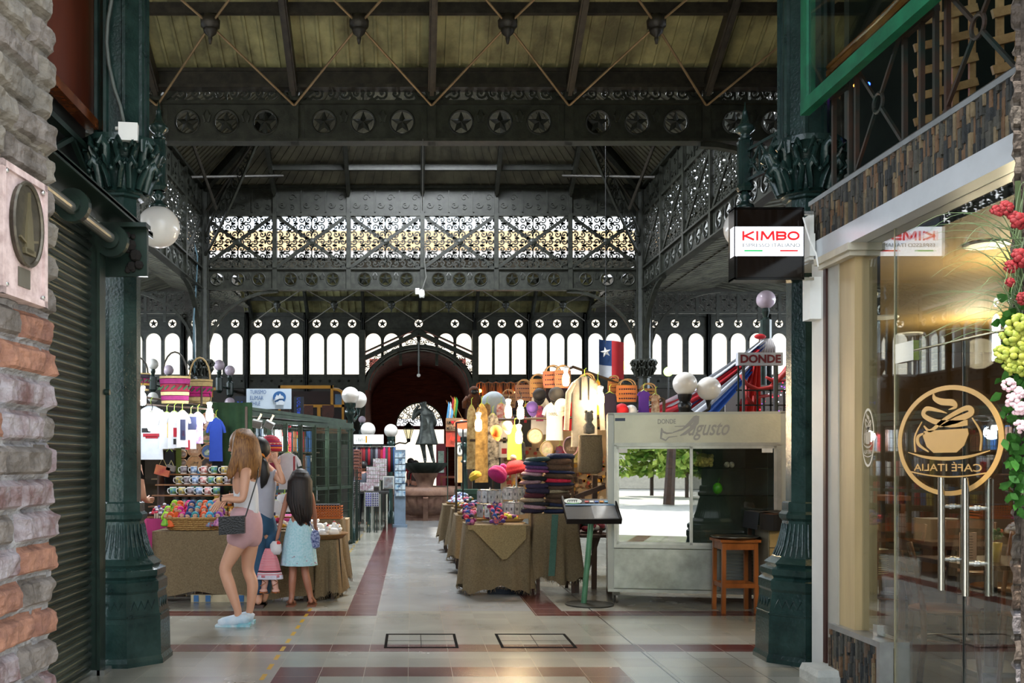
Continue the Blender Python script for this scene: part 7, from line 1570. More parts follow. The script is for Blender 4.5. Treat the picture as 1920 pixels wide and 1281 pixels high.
# white bags with prints behind the girl
for i, (x, y, w_, h_, l) in enumerate(((540, 903, .14, .4, 'white t-shirt with red sleeve stripes on the left stall'), (513, 970, .13, .28, 'white cloth bag with round print lower on the left stall'), (534, 945, .13, .2, 'white cloth bag with grey print between the woman and the girl'))): garment(l, x, y+15, 10.4+.05*i, w_*1.4, h_, 'c8c8cc', name='t_shirt' if i == 0 else 'cloth_bag', cat='shirt' if i == 0 else 'bag', sleeve=.3 if i == 0 else 0, print_=((.3, .34, .5, .9, 0), (.36, .4, .5, .9, 0)) if i == 0 else ((-.12, .12, .2, .5, 1), (.0, .12, .2, .35, 0)))
blob_heap('knit_heap', (-1.45, 10.1, .725), .45, .3, .15, 60, ('c02858', 'd8a030', '3c6a8a', 'e0d8d0'), 'heap of bright knitted goods on the table between the woman and the girl', 41, .035, False)
# -- vendor at the far left
D = 9.75
W4 = thing('person', (q_(238, 1135).x, D, 0), 'vendor in black shirt and pink skirt half hidden behind left iron column', 'person'); n = {}; E_ = []
nd('pel', 236, 985, 0, .14); nd('wai', 236, 945, 0, .13); nd('che', 236, 900, 0, .14); nd('sh', 238, 872, 0, .08); nd('nec', 240, 856, 0, .05); nd('hb', 242, 845, 0, .05)
nd('hl', 232, 1000, 0, .1); nd('kl', 232, 1065, 0, .06); nd('al', 232, 1120, 0, .04); nd('fl', 236, 1128, -.1, .03); nd('hr', 244, 1000, .1, .1); nd('kr', 244, 1065, .1, .06); nd('ar', 244, 1120, .1, .04); nd('fr', 248, 1128, .0, .03)
nd('sr', 256, 878, 0, .065); nd('er', 266, 932, 0, .048); nd('wr', 262, 940, .22, .028); nd('sl', 220, 880, 0, .06); nd('el', 214, 930, .05, .045); nd('wl', 222, 945, .25, .028)
E_ += chain('pel', 'wai', 'che', 'sh', 'nec', 'hb')+chain('pel', 'hl', 'kl', 'al', 'fl')+chain('pel', 'hr', 'kr', 'ar', 'fr')+chain('sh', 'sr', 'er', 'wr')+chain('sh', 'sl', 'el', 'wl')
hand(n, E_, 'wr', ((.2, .9, 0), (.2, 0, .9), 1)); hand(n, E_, 'wl', ((.2, .9, 0), (.2, 0, .9), 1)); skin('body', n, E_, SKIN1, W4, 'pel'); head_mesh(W4, q_(240, 830), .1, SKIN1, (.6, .8))
t = {'a': (*q_(236, 970), .16), 'b': (*q_(236, 930), .155), 'c': (*q_(236, 890), .16), 'd': (*q_(238, 872), .1), 'e': (*q_(256, 882), .082), 'f': (*q_(261, 902), .07), 'g': (*q_(218, 884), .08)}
skin('shirt', t, chain('a', 'b', 'c', 'd', 'e', 'f')+[('d', 'g')], M('101014', .8), W4, 'a'); mb = MB(); c = q_(240, 0); c.z = 0; mb.lathe([(.2, .45), (.18, .8), (.16, .92)], c, 24, sy=.9, mods=lambda j, z: 1+.04*sin(j)); mb.build('skirt', M('b02468', .8), W4, smooth=True)
mb = MB(); mb.sph(q_(239, 824, .02), .12, 14, 10, (1, 1, 1.1)); mb.build('hair', HAIR2, W4, smooth=True)
# ================================================================ BACKGROUND
def figure(label, x, y0, y1, d, top, bottom, hair='1a1210', face=(0, 1)):
    """far figure: y0 top of head, y1 feet"""
    p = P(x, y1, d); p.z = max(0, p.z); hgt = P(x, y0, d).z-p.z; s = hgt/1.7; r = thing('person', p, label, 'person'); n = {}; E_ = []
    def a(k, X, Y, Z, r_): n[k] = (p.x+X*s, p.y+Y*s, p.z+Z*s, r_*s)
    a('pel', 0, 0, .95, .13); a('che', 0, 0, 1.25, .14); a('sh', 0, 0, 1.4, .09); a('nec', 0, 0, 1.48, .05)
    for q, sg in (('l', -1), ('r', 1)): a('h'+q, sg*.09, 0, .88, .1); a('k'+q, sg*.1, 0, .48, .06); a('a'+q, sg*.1, 0, .06, .04); a('f'+q, sg*.1, -.12, .03, .03); a('s'+q, sg*.19, 0, 1.38, .05); a('e'+q, sg*.23, 0, 1.1, .04); a('w'+q, sg*.2, -.1, .87, .03)
    E_ = chain('pel', 'che', 'sh', 'nec')
    for q in 'lr': E_ += chain('pel', 'h'+q, 'k'+q, 'a'+q, 'f'+q)+chain('sh', 's'+q, 'e'+q, 'w'+q)
    skin('body', n, E_, SKIN2, r, 'pel', sub=1); head_mesh(r, p+Vector((0, 0, 1.6*s)), .1*s, SKIN2, face)
    t = {k: (*n[k][:3], n[k][3]*1.15) for k in ('pel', 'che', 'sh', 'sl', 'sr', 'el', 'er')}; skin('shirt', t, chain('pel', 'che', 'sh')+[('sh', 'sl'), ('sh', 'sr'), ('sl', 'el'), ('sr', 'er')], M(top, .8), r, 'pel', sub=1)
    t = {k: (*n[k][:3], n[k][3]*1.2) for k in ('pel', 'hl', 'hr', 'kl', 'kr', 'al', 'ar')}; skin('trousers', t, [('pel', 'hl'), ('hl', 'kl'), ('kl', 'al'), ('pel', 'hr'), ('hr', 'kr'), ('kr', 'ar')], M(bottom, .8), r, 'pel', sub=1)
    mb = MB(); mb.sph(p+Vector((0, -.01, 1.64*s)), .115*s, 12, 8); mb.build('hair', M(hair, .5), r, smooth=True); return r
figure('man in grey shirt among the souvenir racks left of the fountain', 681, 868, 985, 20.6, '4a4e58', '20242c')
figure('person in red top far behind the upper fountain bowl', 770, 862, 968, 27, 'a02028', '2a2a30')
figure('dark haired person standing beside the portal behind the fountain', 779, 866, 972, 26, '3a2a24', '1c1c22')
# fountain
fx, fy = .335, 24.1
ft = thing('fountain', (fx, fy, 0), 'round fluted stone fountain with a dark scalloped upper bowl', 'fountain'); ST = M('8a6a58', .6, col2='6a4c40', sc_=5, bump=.2)
mb = MB(); mb.lathe([(.62, 0), (.62, .06), (.58, .08), (.55, .12), (.58, .16), (.3, .17)], (fx, fy, 0), 8); mb.lathe([(.55, .14), (.7, .22), (.84, .36), (.9, .52), (.91, .6)], (fx, fy, 0), 96, mods=lambda j, z: 1-.035*(1 if j % 4 == 0 else 0)); mb.lathe([(.9, .6), (.97, .63), (.99, .7), (.97, .78), (.93, .82), (.85, .83), (.82, .78), (.8, .6), (.001, .55)], (fx, fy, 0), 48); mb.build('basin', ST, ft, smooth=True, angle=35)
mb = MB()
for k in range(4): a = k*pi/2; mb = MB(); mb.bar((fx+cos(a)*.6, fy+sin(a)*.6, 0), (fx+cos(a)*.93, fy+sin(a)*.93, .6), .12, .14); mb.build('rib', ST, ft)
mb = MB(); mb.lathe([(.3, .55), (.22, .7), (.2, .85), (.24, 1.0), (.31, 1.1), (.33, 1.16), (.3, 1.18)], (fx, fy, 0), 28); mb.build('pedestal', ST, ft, smooth=True, angle=40)
mb = MB(); mb.lathe([(.2, 1.14), (.3, 1.16), (.45, 1.26), (.54, 1.38), (.56, 1.42), (.5, 1.42), (.42, 1.32), (.001, 1.3)], (fx, fy, 0), 64, mods=lambda j, z: 1+.05*abs(sin(j*pi/4))); mb.build('upper_bowl', M('3a4440', .5, .3, var=.3), ft, smooth=True, angle=50)
BRZ = M('4a4e4a', .45, .5, col2='2c302e', sc_=8)
sx_ = (797-VX)/F*fy
sta = thing('statue', (sx_, fy, 1.42), 'dark bronze statue of a cloaked figure, one arm raised to its head', 'statue'); D = fy; n = {}; E_ = []
nd('pel', 798, 815, 0, .15); nd('che', 797, 785, 0, .16, .13); nd('sh', 796, 770, 0, .1); nd('nec', 795, 764, 0, .06); nd('hd', 794, 757, 0, .105); nd('ht', 793, 753, 0, .09)
nd('hl', 791, 825, 0, .1); nd('kl', 794, 843, -.02, .06); nd('al', 797, 862, 0, .045); nd('fl', 797, 867, -.1, .035); nd('hr', 804, 825, 0, .1); nd('kr', 808, 843, -.02, .06); nd('ar', 812, 862, 0, .045); nd('fr', 814, 867, -.1, .035)
nd('sl', 783, 773, 0, .07); nd('el', 773, 788, -.02, .055); nd('wl', 778, 770, -.03, .04); nd('w2', 786, 760, -.02, .04); nd('sr', 808, 775, 0, .08); nd('er', 816, 793, .02, .07); nd('wr', 812, 800, .12, .05)
E_ = chain('pel', 'che', 'sh', 'nec', 'hd', 'ht')+chain('pel', 'hl', 'kl', 'al', 'fl')+chain('pel', 'hr', 'kr', 'ar', 'fr')+chain('sh', 'sl', 'el', 'wl', 'w2')+chain('sh', 'sr', 'er', 'wr'); skin('figure', n, E_, BRZ, sta, 'pel', sub=2)
mb = MB(); z0 = P(0, 834, fy).z; z1 = P(0, 778, fy).z; mb.lathe([(.28, z0), (.27, z0+.03), (.21, z0+.25), (.16, z0+.45), (.19, z1)], (sx_+.05, fy, 0), 36, sy=.8, mods=lambda j, z: 1+.1*sin(j*.9+z*3)*(z1-z)/(z1-z0)); mb.build('cloak', BRZ, sta, smooth=True)
mb = MB(); mb.bx(sx_-.2, sx_+.28, fy-.2, fy+.2, 1.32, 1.43); mb.build('plinth', BRZ, sta)
# street-style globe lamps on posts
def post_lamp(label, x, y, d, r_=.16, z0=0, two=None, green=False, mat=GREEN, glow=None):
    p = P(x, y, d); rt = thing('post_lamp', (p.x, p.y, z0), label, 'lamp', None); mb = MB(); zt = p.z-r_
    mb.lathe([(.09, z0), (.09, z0+.25), (.055, z0+.3), (.05, zt-.5), (.09, zt-.46), (.06, zt-.42), (.05, zt-.25), (.085, zt-.2), (.1, zt-.12), (.07, zt-.08), (.095, zt-.03), (.1, zt+.02)], (p.x, p.y, 0), 12); mb.build('post', mat, rt, smooth=True, angle=50)
    mb = MB(); mb.sph(p, r_, 22, 14); mb.build('globe', glow or MILK, rt, smooth=True)
    if two:
        q = P(two[0], two[1], two[2]); mb = MB(); mb.tube([(p.x, p.y, zt-.15), ((p.x+q.x)/2, (p.y+q.y)/2, zt-.28), (q.x, q.y, q.z-r_-.12), (q.x, q.y, q.z-r_+.02)], [.025, .022, .022, .05], 8); mb.build('arm', mat, rt, smooth=True); mb = MB(); mb.sph(q, r_, 22, 14); mb.build('globe', glow or MILK, rt, smooth=True)
    return rt
post_lamp('white globe lamp on a green post at the corner of the green cage stall', 657, 742, 17.0, .155, two=(672, 750, 17.6))
post_lamp('small white globe lamp left of the portal, farther than the cage lamp', 733, 808, 22.5, .16); post_lamp('white globe lamp above the lit shop sign', 690, 806, 22, .17)
post_lamp('white globe lamp beside the red market sign', 872, 808, 19, .15); post_lamp('pair of big white globe lamps on a scrolled black bracket behind the showcase', 1284, 720, 13.3, .165, two=(1329, 729, 13.3), mat=BLACK)
mb = MB(); p = P(1308, 745, 13.3); 
# pairs of small lamps high at the left
def pair(label, x, y, d, lo=None, r_=.15, m=PINKG):
    p = P(x, y, d); rt = thing('bracket_lamp', p, label, 'lamp', None); mb = MB(); mb.sph(p, r_, 18, 12); mb.build('globe', m, rt, smooth=True)
    mb = MB(); mb.lathe([(.05, -r_-.62), (.06, -r_-.6), (.1, -r_-.55), (.1, -r_-.2), (.04, -r_-.15), (.07, -r_-.05), (.06, -r_+.02)], p, 10); mb.build('post', GREEND, rt)
    mb = MB(); (mb.cyl(p+Vector((0, .05, -r_-.4)), (p.x, DB+.02, p.z-r_-.4), .03) if d > 20 else mb.cyl((p.x, p.y+.15, 0), (p.x, p.y+.15, p.z-r_-.3), .07).cyl(p+Vector((0, 0, -r_-.4)), p+Vector((0, .15, -r_-.4)), .04)); mb.build('bracket_arm', GREEND, rt)
    if lo: mb = MB(); mb.sph(p+Vector((0, 0, -r_*2-.62)), r_, 18, 12); mb.build('globe', m, rt, smooth=True)
    return rt
pair('small white globe lamp up left beside the red woven basket', 287, 683, 26.5, True, m=MILK); pair('small mauve globe lamp above the red woven basket', 316, 694, 27.5, False); pair('upper mauve globe lamp left of the travel sign', 411, 685, 26.5, False); pair('lower mauve globe lamp left of the travel sign', 431, 695, 27.5, True)
pair('mauve globe lamp high beside the white word sign at the right', 1436, 562, 17.0, True, .165)
mb = MB(); 
for x, y, d, l in ((1141, 695, 18, 'brightest green lit globe below the flag'), (1167, 686, 19, 'green lit globe on the red half of the flag'), (1253, 697, 19.5, 'green lit globe right of the far right hall column')):
    p = P(x, y, d); rt = thing('green_globe_light', p, l, 'lamp'); mb = MB(); mb.sph(p, .095, 18, 12); mb.build('globe', EM('c8ff70', 3 if x == 1141 else 1.1), rt, smooth=True); mb = MB(); mb.cyl((p.x, p.y, 0), p+Vector((0, 0, -.08)), .015); mb.build('holder', BLACK, rt)
    mb = MB()
pair('dim mauve globe lamp beside the portal above the lit shop sign', 679, 787, 26, False, .1)
# flag
def flag_cloth(rt, P0, w_, h_, parts_, name='field'):
    for (a, b, c, d2, col) in parts_:
        mb = MB(Matrix.Translation(P0)); mb.grid(lambda u, v: (w_*(a+(b-a)*u), .04*sin((a+(b-a)*u)*7), h_*(c+(d2-c)*v)-.06*(a+(b-a)*u)), 8, 6); mb.build(name, M(col, .85, var=.12, sc_=6), rt, smooth=True)
p = P(1123, 706, 17.5); fl_ = thing('hanging_flag', p, 'blue white and red flag with a white star hanging below the green lit stars', 'flag'); flag_cloth(fl_, p, .46, .68, ((0, .5, .32, 1, '1e3c68'), (0, .5, 0, .32, 'b8bcc4'), (.5, 1, 0, 1, 'b02428')))
mb = MB(); mb.cyl(p+Vector((.12, 0, .6)), (p.x+.12, p.y, 9.3), .006, n=5); mb.build('cord', BLACK, fl_)
mb = MB(Matrix.Translation(p+Vector((0, -.02, 0)))); mb.star(.12, .44, .1, 0, .012, .4, a0=pi/2+.2, back=False); mb.build('star', WHITE, fl_)
# security camera and hanging wires
scm = thing('security_camera', P(790, 560, 21.36), 'white security camera hanging under the middle of the far truss', 'camera'); p = P(791, 548, 21.38); mb = MB(); mb.box(p+Vector((-.1, 0, .02)), (.09, .06, .13)); mb.build('mount_box', WHITE, scm); mb = MB(); mb.lathe([(.001, -.14), (.055, -.12), (.065, -.05), (.055, .03), (.04, .06)], p, 16); mb.build('housing', WHITE, scm, smooth=True); mb = MB(); mb.lathe([(.001, -.145), (.035, -.13), (.035, -.12)], p, 12); mb.build('lens', BLACK, scm)
mb = MB(); mb.tube([P(792, 542, 21.3), P(799, 520, 21.3), P(796, 490, 21.3), P(800, 440, 21.3)], .012, 5); mb.build('cable', M('6a6a66', .5), scm)
mb = MB(); p = P(791, 395, 11.5); mb.tube([(P(793, 0, 11.5).x, 11.5, 5.3), P(792, 395, 11.5)], .006, 5); wr2 = one(mb, 'hanging_wire', M('5a5a58', .5), 'thin wire hanging from the near truss in the middle of the hall', 'wire')
rp = thing('hanging_rod', P(785, 705, DB-.4), 'thin rod with a small light hanging inside the portal arch', 'light'); mb = MB(); mb.cyl(P(785, 641, DB-.4), P(785, 700, DB-.4), .02); mb.build('rod', M('6a6a66', .5), rp); mb = MB(); mb.sph(P(785, 704, DB-.4), .055, 10, 6); mb.build('bulb', MILK, rp)
mb = MB(); mb.tube([P(362, 450, 20.8), P(370, 480, 20.9), P(368, 530, 20.9), P(363, 600, 20.9), P(365, 700, 20.9)], .018, 5); one(mb, 'blue_cable', M('44606c', .6), 'blue cable running down the far left hall column', 'cable', smooth=True)
# travel sign and dark banners
def board(name, label, x0, x1, y0, y1, d, col, cat='sign', th=.04):
    a = P(x0, y1, d); b = P(x1, y0, d); rt = thing(name, a, label, cat); mb = MB(); mb.bx(a.x, b.x, d, d+th, a.z, b.z); mb.build('panel', M(col, .5, var=.06), rt)
    if a.z > .3 and d < 25: 
        for x in (a.x+.03, b.x-.05): mb = MB(); mb.bx(x, x+.02, d+th, d+th+.02, 0, b.z); mb.build('support_post', GREEND, rt)
    return rt
def tx(s, x0, x1, y0, y1, d, mat, rt, **k): a = P(x0, y1, d); b = P(x1, y0, d); return text(s, a.x, b.x, a.z, b.z, d-.006, mat, rt, **k)
ts = board('travel_sign', 'white sign with blue travel agency lettering and round emblem above the cage stall', 462, 546, 729, 767, 18.5, 'b4c2d0'); BL = M('1c4a80', .5, var=0)
tx('TURISMO', 469, 499, 731.5, 739, 18.5, BL, ts); tx('ELIMAR', 469, 494, 742.5, 750, 18.5, BL, ts); tx('CHILE', 469, 488, 753, 760.5, 18.5, BL, ts)
c = P(524, 745, 18.49); mb = MB(Matrix.Translation((0, 18.49, 0))); mb.prism([(c.x+.125*cos(a*pi/12), c.z+.115*sin(a*pi/12)) for a in range(24)], -.006, 0); mb.build('emblem_disc', M('2a5a90', .5), ts)
mb = MB(Matrix.Translation((0, 18.48, 0))); mb.prism([(c.x-.09, c.z-.03), (c.x-.05, c.z+.05), (c.x-.02, c.z+.02), (c.x+.01, c.z+.07), (c.x+.09, c.z-.03)], -.006, 0); mb.ribbon([(c.x-.1, c.z-.06), (c.x, c.z-.02), (c.x+.06, c.z+.02), (c.x+.08, c.z-.02)], .02, -.008, -.002); mb.bx(c.x-.06, c.x+.1, -.008, 0, c.z-.15, c.z-.09); mb.prism([(c.x-.03, c.z-.09), (c.x, c.z-.06), (c.x+.06, c.z-.06), (c.x+.09, c.z-.09)], -.008, 0); mb.build('emblem_mark', M('c8d0d8', .5), ts)
bn = board('dark_banner', 'dark vertical banner with blue lettering right of the travel sign', 551, 569, 744, 798, 18.6, '141c28', 'banner'); BLU = M('2040a8', .5, var=0)
for k, ch in enumerate('Cordille'): tx(ch, 556.5, 563.5, 746+k*6.3, 751+k*6.3, 18.6, BLU, bn)
bn = board('dark_banner', 'dark banner with blue letters left of the travel sign', 440, 461, 743, 787, 18.6, '141c28', 'banner'); tx('M', 445, 455, 753, 759, 18.6, BLU, bn); tx('&', 447, 454, 780, 787, 18.6, BLU, bn)
# yellow framed restaurant upstairs
YD = 26.5; YL = M('b8802c', .5, var=.15); bs = thing('yellow_booth', P(585, 800, YD), 'yellow framed dining booth like an old tram high at the back left', 'booth'); mb = MB()
def yb_(x0, x1, y0, y1, dy=0): a = P(x0, y1, YD); b = P(x1, y0, YD); mb.bx(a.x, b.x, YD+dy-.05, YD+dy+.05, a.z, b.z)
for q in ((522, 624, 723, 729), (522, 526, 723, 800), (620, 625, 723, 760), (570, 645, 759, 764), (595, 601, 764, 790), (641, 645, 740, 800), (375, 415, 727, 732), (395, 399, 730, 745), (522, 645, 788, 790)): yb_(*q)
a, b = P(625, 730, YD), P(645, 745, YD); mb.tube([P(624, 730, YD), P(634, 731, YD), P(641, 735, YD), P(644, 745, YD)], .05, 5)
mb.build('frame', YL, bs); mb = MB(); yb_(524, 643, 728, 800, 1.2); mb.build('back_panel', M('2c1614', .6, col2='140c0c', sc_=2), bs); mb = MB(); yb_(627, 640, 738, 758, .3); mb.build('window_pane', M('4a6a90', .2), bs)
mb = MB(); a = P(596, 765, YD); mb.bx(a.x-.4, a.x+.6, YD-.1, YD+1.2, a.z-.8, a.z-.7)
for x0, x1, y0, y1, l in ((570, 587, 760, 786, 'left carved wooden shield under the yellow booth'), (604, 626, 760, 788, 'right dark wooden shield under the yellow booth')):
    a = P(x0, y1, 25.6); b = P(x1, y0, 25.6); w_ = b.x-a.x; h_ = b.z-a.z; mb = MB(Matrix.Translation((a.x, 25.6, a.z))); mb.prism([(0, h_), (0, h_*.35), (w_*.15, h_*.12), (w_*.5, 0), (w_*.85, h_*.12), (w_, h_*.35), (w_, h_)], 0, .06); one(mb, 'wooden_shield', M('4a261c', .6, var=.4, sc_=8, bump=.5), l, 'shield')
ps = board('carved_sign', 'brown carved wooden sign with capital lettering under the yellow booth', 587, 661, 788, 813, 24.5, '5a3820', 'sign', .06); tx('PACIFICO', 594, 648, 794, 804, 24.5, M('3a1410', .6), ps, bold=.02)
board('cream_panel', 'small cream panel left of the carved wooden sign', 570, 587, 787, 800, 24.4, 'b8a888', 'panel'); 
board('dark_awning_board', 'dark brown panel below the travel sign', 466, 545, 770, 800, 19.5, '2c1a18', 'panel')
cc = P(523, 790, 17.5); mb = MB(); mb.sph(cc, .05, 10, 6, (1.2, 1, .8)); rt = thing('white_red_cap', cc, 'white and red cap on top of the cage roof beam', 'cap'); mb.build('crown', WHITE, rt, smooth=True); mb = MB(); mb.tube([cc+Vector((.08, 0, 0)), cc+Vector((.16, 0, -.05)), cc+Vector((.2, 0, -.12))], .03, 6); mb.build('red_ribbon', M('b8283c', .7), rt)
# green cage stall
cg = thing('green_cage_stall', (-1.9, 15, 0), 'green metal cage stall with mesh doors full of souvenirs behind the girl', 'stall'); GC = M('3c4c3c', .45, .3, col2='2a362c', sc_=5)
A0 = P(405, 868, 12.6); A0.z = 0; B0 = P(658, 868, 16.8); B0.z = 0; dr_ = (B0-A0); NB = 9; zt = 2.02
for k in range(NB+1): q = A0.lerp(B0, k/NB); mb = MB(); mb.bx(q.x-.03, q.x+.03, q.y-.03, q.y+.03, 0, zt); mb.build('post', GC, cg)
mb = MB()
for z in (.06, 1.0, zt): mb.bar(A0+Vector((0, 0, z)), B0+Vector((0, 0, z)), .05, .05)
mb.bar(A0+Vector((-.3, 0, zt+.12)), B0+Vector((.0, 0, zt+.04)), .1, .09); mb.bar(A0+Vector((-.3, -.2, zt+.2)), B0+Vector((-.1, -.1, zt+.12)), .06, .05); mb.build('rail', GC, cg)
mb = MB()
for k in range(NB*9): q = A0.lerp(B0, (k+.5)/(NB*9)); mb.bx(q.x-.004, q.x+.004, q.y-.004, q.y+.004, 0, zt)
for k in range(13): mb.bar(A0+Vector((0, 0, .15+k*.15)), B0+Vector((0, 0, .15+k*.15)), .008, .008)
mb.build('mesh_wire', GC, cg)['kind'] = 'stuff'
nrm = Vector((-dr_.y, dr_.x, 0)).normalized()*-1
if nrm.y < 0: nrm = -nrm
mb = MB(); mb.poly([A0+nrm*1.1, B0+nrm*1.1, B0+nrm*1.1+Vector((0, 0, zt)), A0+nrm*1.1+Vector((0, 0, zt))]); mb.poly([A0+Vector((0, 0, zt+.06)), B0+Vector((0, 0, zt+.06)), B0+nrm*1.2+Vector((0, 0, zt+.06)), A0+nrm*1.2+Vector((0, 0, zt+.06))]); mb.build('back_wall', M('4a4238', .8, var=.4, sc_=2), cg)
mb = MB()
for z in (.3, .75, 1.2, 1.6): mb.bar(A0+nrm*.8+Vector((0, 0, z)), B0+nrm*.8+Vector((0, 0, z)), .4, .02)
mb.build('inner_shelf', M('7a6a50', .6), cg)
rnd = random.Random(8); bc = ['c8ccd0', '3c6aa0', 'b02c34', '8a8f98', 'c8b050', '2a2c30', 'd0c8b8', '4a7aa0', '7a4a2c']; bm = [M(c_, .5, var=.2) for c_ in bc]
for si, z in enumerate((.31, .76, 1.21, 1.61)):
    t_ = .16
    while t_ < .97:
        w_ = rnd.uniform(.012, .026); q = A0.lerp(B0, t_)+nrm*rnd.uniform(.62, .7); h_ = rnd.uniform(.22, .36); mb = MB(); mb.box((q.x, q.y, z+h_/2), (.09, .14, h_), rz=atan2(dr_.y, dr_.x)); o = mb.build('boxed_souvenir', rnd.choice(bm)); tag(o, 'upright boxed souvenir on the %s shelf inside the green cage' % ('lowest', 'second lowest', 'second highest', 'highest')[si], 'box', 'boxed souvenirs on cage shelf %d' % si); t_ += w_
lamp('cage_light', 'POINT', A0.lerp(B0, .7)+nrm*.35+Vector((0, 0, 1.85)), 10, (.85, .93, 1), .1); lamp('cage_light_left', 'POINT', A0.lerp(B0, .2)+nrm*.35+Vector((0, 0, 1.85)), 7, (.85, .93, 1), .1)
for i, (x, y, l) in enumerate(((461, 800, 'lit square floodlight on the cage roof beam'), (482, 795, 'grey spotlight in the middle of the cage roof beam'), (505, 797, 'tilted grey spotlight right on the cage roof beam'))):
    p = P(x, y, 12.9+i*.3); rt = thing('spotlight', p, l, 'spotlight'); mb = MB(); mb.box(p, (.13, .08, .1), rx=.3, ry=(.0, .2, .5)[i]); mb.build('housing', M('a8a8a4', .35, .6), rt); mb = MB(); mb.box(p+Vector((0, -.045, -.02)), (.11, .01, .06), rx=.3, ry=(.0, .2, .5)[i]); mb.build('lens', EM('f0f8ff', 12) if i == 0 else M('8a8a88', .2), rt); mb = MB(); mb.bar(p+Vector((0, .02, .04)), p+Vector((.05, .05, .14)), .02, .03); mb.build('bracket', STEEL, rt)
# souvenir shop left of the fountain
ls = board('lit_shop_sign', 'bright backlit white shop sign left of the portal', 663, 719, 815, 833, 21.5, 'd0d4d0'); a = P(664, 832, 21.48); b = P(719, 816, 21.48); mb = MB(); mb.bx(a.x, b.x, 21.47, 21.49, a.z, b.z); mb.build('lit_face', EM('f4fbff', .35), ls); mb = MB(); c1 = P(686, 824, 21.46); mb.bx(c1.x-.01, c1.x+.03, 21.455, 21.47, c1.z-.08, c1.z+.08); mb.build('print_mark', M('c89020', .5), ls); mb = MB(); 
for k in range(5): q = P(669+k*3.3, 826, 21.46); mb.bx(q.x-.01, q.x+.008, 21.455, 21.47, q.z-.03, q.z+.03+.02*(k % 2))
mb.build('lettering', M('6a7a6a', .5), ls)
board('shop_back_panel', 'dark panel behind the souvenir shop rails', 640, 735, 834, 960, 22.6, '2a2422', 'panel')
cr2 = thing('clothes_rail', P(735, 840, 21.6), 'rail of hanging jackets beside the lit shop sign', 'clothes rail'); mb = MB(); mb.cyl(P(660, 838, 21.6), P(741, 838, 21.6), .015); mb.cyl(P(741, 838, 21.6), (P(741, 838, 21.6).x, 21.6, 0), .015); mb.build('rail', STEEL, cr2)
rnd = random.Random(6); g0 = {}
for k, col in enumerate(['20203a', 'b8bcc8', '2a2a38', '6a1c28', '8a1c24', '2c2c34', 'a02030', '3c3c44', '1c1c24', '7a7a84', '5a2030', '9a1c28', 'b82868', '3a3a3e', 'a81828', '14141a', '28487a']):
    x = 664+k*4.7; p = P(x, 885 if k > 10 else 872, 21.6); mb = MB(Matrix.Translation(p)); h_ = P(x, 839, 21.6).z-p.z; mb.lathe([(.06, 0), (.055, h_*.5), (.05, h_*.85), (.015, h_)], n=12, sy=1.6); 
    lab = {12: 'magenta jacket on the clothes rail by the fountain', 14: 'red jacket on the clothes rail by the fountain', 16: 'blue jacket at the end of the clothes rail by the fountain', 15: 'black jacket on the clothes rail by the fountain'}.get(k, 'dark hanging garment on the souvenir shop rail left of the jackets')
    o = one(mb, 'hanging_jacket', M(col, .85), lab, 'jacket', None if k in (12, 14, 15, 16) else 'garments on the souvenir shop rail', smooth=True)
for i, (x0, x1, y0, y1, d, l, c1, c2) in enumerate(((663, 674, 843, 880, 17.4, 'upper copper coloured trinket grid by the cage corner', 'a86a58', '5a3a34'), (665, 678, 845, 900, 17.6, 'lower copper coloured trinket grid by the cage corner', 'a86a58', '4a3430'), (663, 675, 903, 925, 18, 'upper white card of round magnets by the cage corner', 'c0c0bc', '3a3030'), (663, 672, 930, 953, 18, 'lower white card of round magnets by the cage corner', 'b8b8b4', '3a3030'), (685, 697, 924, 950, 19.5, 'left white card of hanging keyrings left of the fountain', 'c0c0c8', '4a4a8a'), (698, 710, 924, 950, 19.5, 'right white card of hanging keyrings left of the fountain', 'c0c0c8', '4a4a6a'))):
    bd = board('trinket_card', l, x0, x1, y0, y1, d, c1, 'display card', .02); mb = MB(); a = P(x0, y1, d); b = P(x1, y0, d); rnd = random.Random(i)
    for u in range(3):
        for v in range(6): mb.sph((a.x+(b.x-a.x)*(u+.5)/3, d-.01, a.z+(b.z-a.z)*(v+.5)/6), .018, 6, 4)
    mb.build('trinket', M(c2, .5, var=.4), bd)
for i, (x, y0, y1, d, w_, l) in enumerate(((712, 860, 900, 20.8, .30, 'white stepped rack of small boxes left of the clothes rail'), (699, 875, 912, 20.4, .28, 'white rack of small boxes in front of the grey shirted man'), (684, 905, 920, 19.6, .36, 'flat tray of small silver packets on the souvenir counter'))):
    a = P(x, y1, d); h_ = P(x, y0, d).z-a.z; rt = thing('packet_rack', a, l, 'rack'); mb = MB(Matrix.Translation(a)); rnd = random.Random(i)
    for v in range(5):
        for u in range(6): mb.bx(-w_/2+w_*u/6+.004, -w_/2+w_*(u+1)/6-.004, .02*v, .02*v+.03, h_*v/5, h_*v/5+h_/6)
    mb.build('packet', M('b8b8bc', .4, col2='8a6a74', sc_=14), rt); mb = MB(Matrix.Translation(a)); mb.bx(-w_/2, w_/2, .1, .12, -.02, h_); mb.bx(-.02, .02, .1, .12, -a.z, 0); mb.build('frame', STEEL, rt)
pc = thing('postcard_rack', P(753, 958, 21.2), 'tall blue postcard rack between the jackets and the fountain', 'rack'); pc0 = None
for v in range(7):
    for u in range(3):
        q = P(741+u*6.5, 848+v*12, 21.2); mb = MB(); mb.bx(q.x, q.x+.068, 21.18, 21.2, q.z-.12, q.z); mb.build('postcard', M(('3c6a90', '5a8aa8', '2c4a6a', '7a9ab0')[(u+v) % 4], .4, col2='c0ccd0', sc_=14), pc)
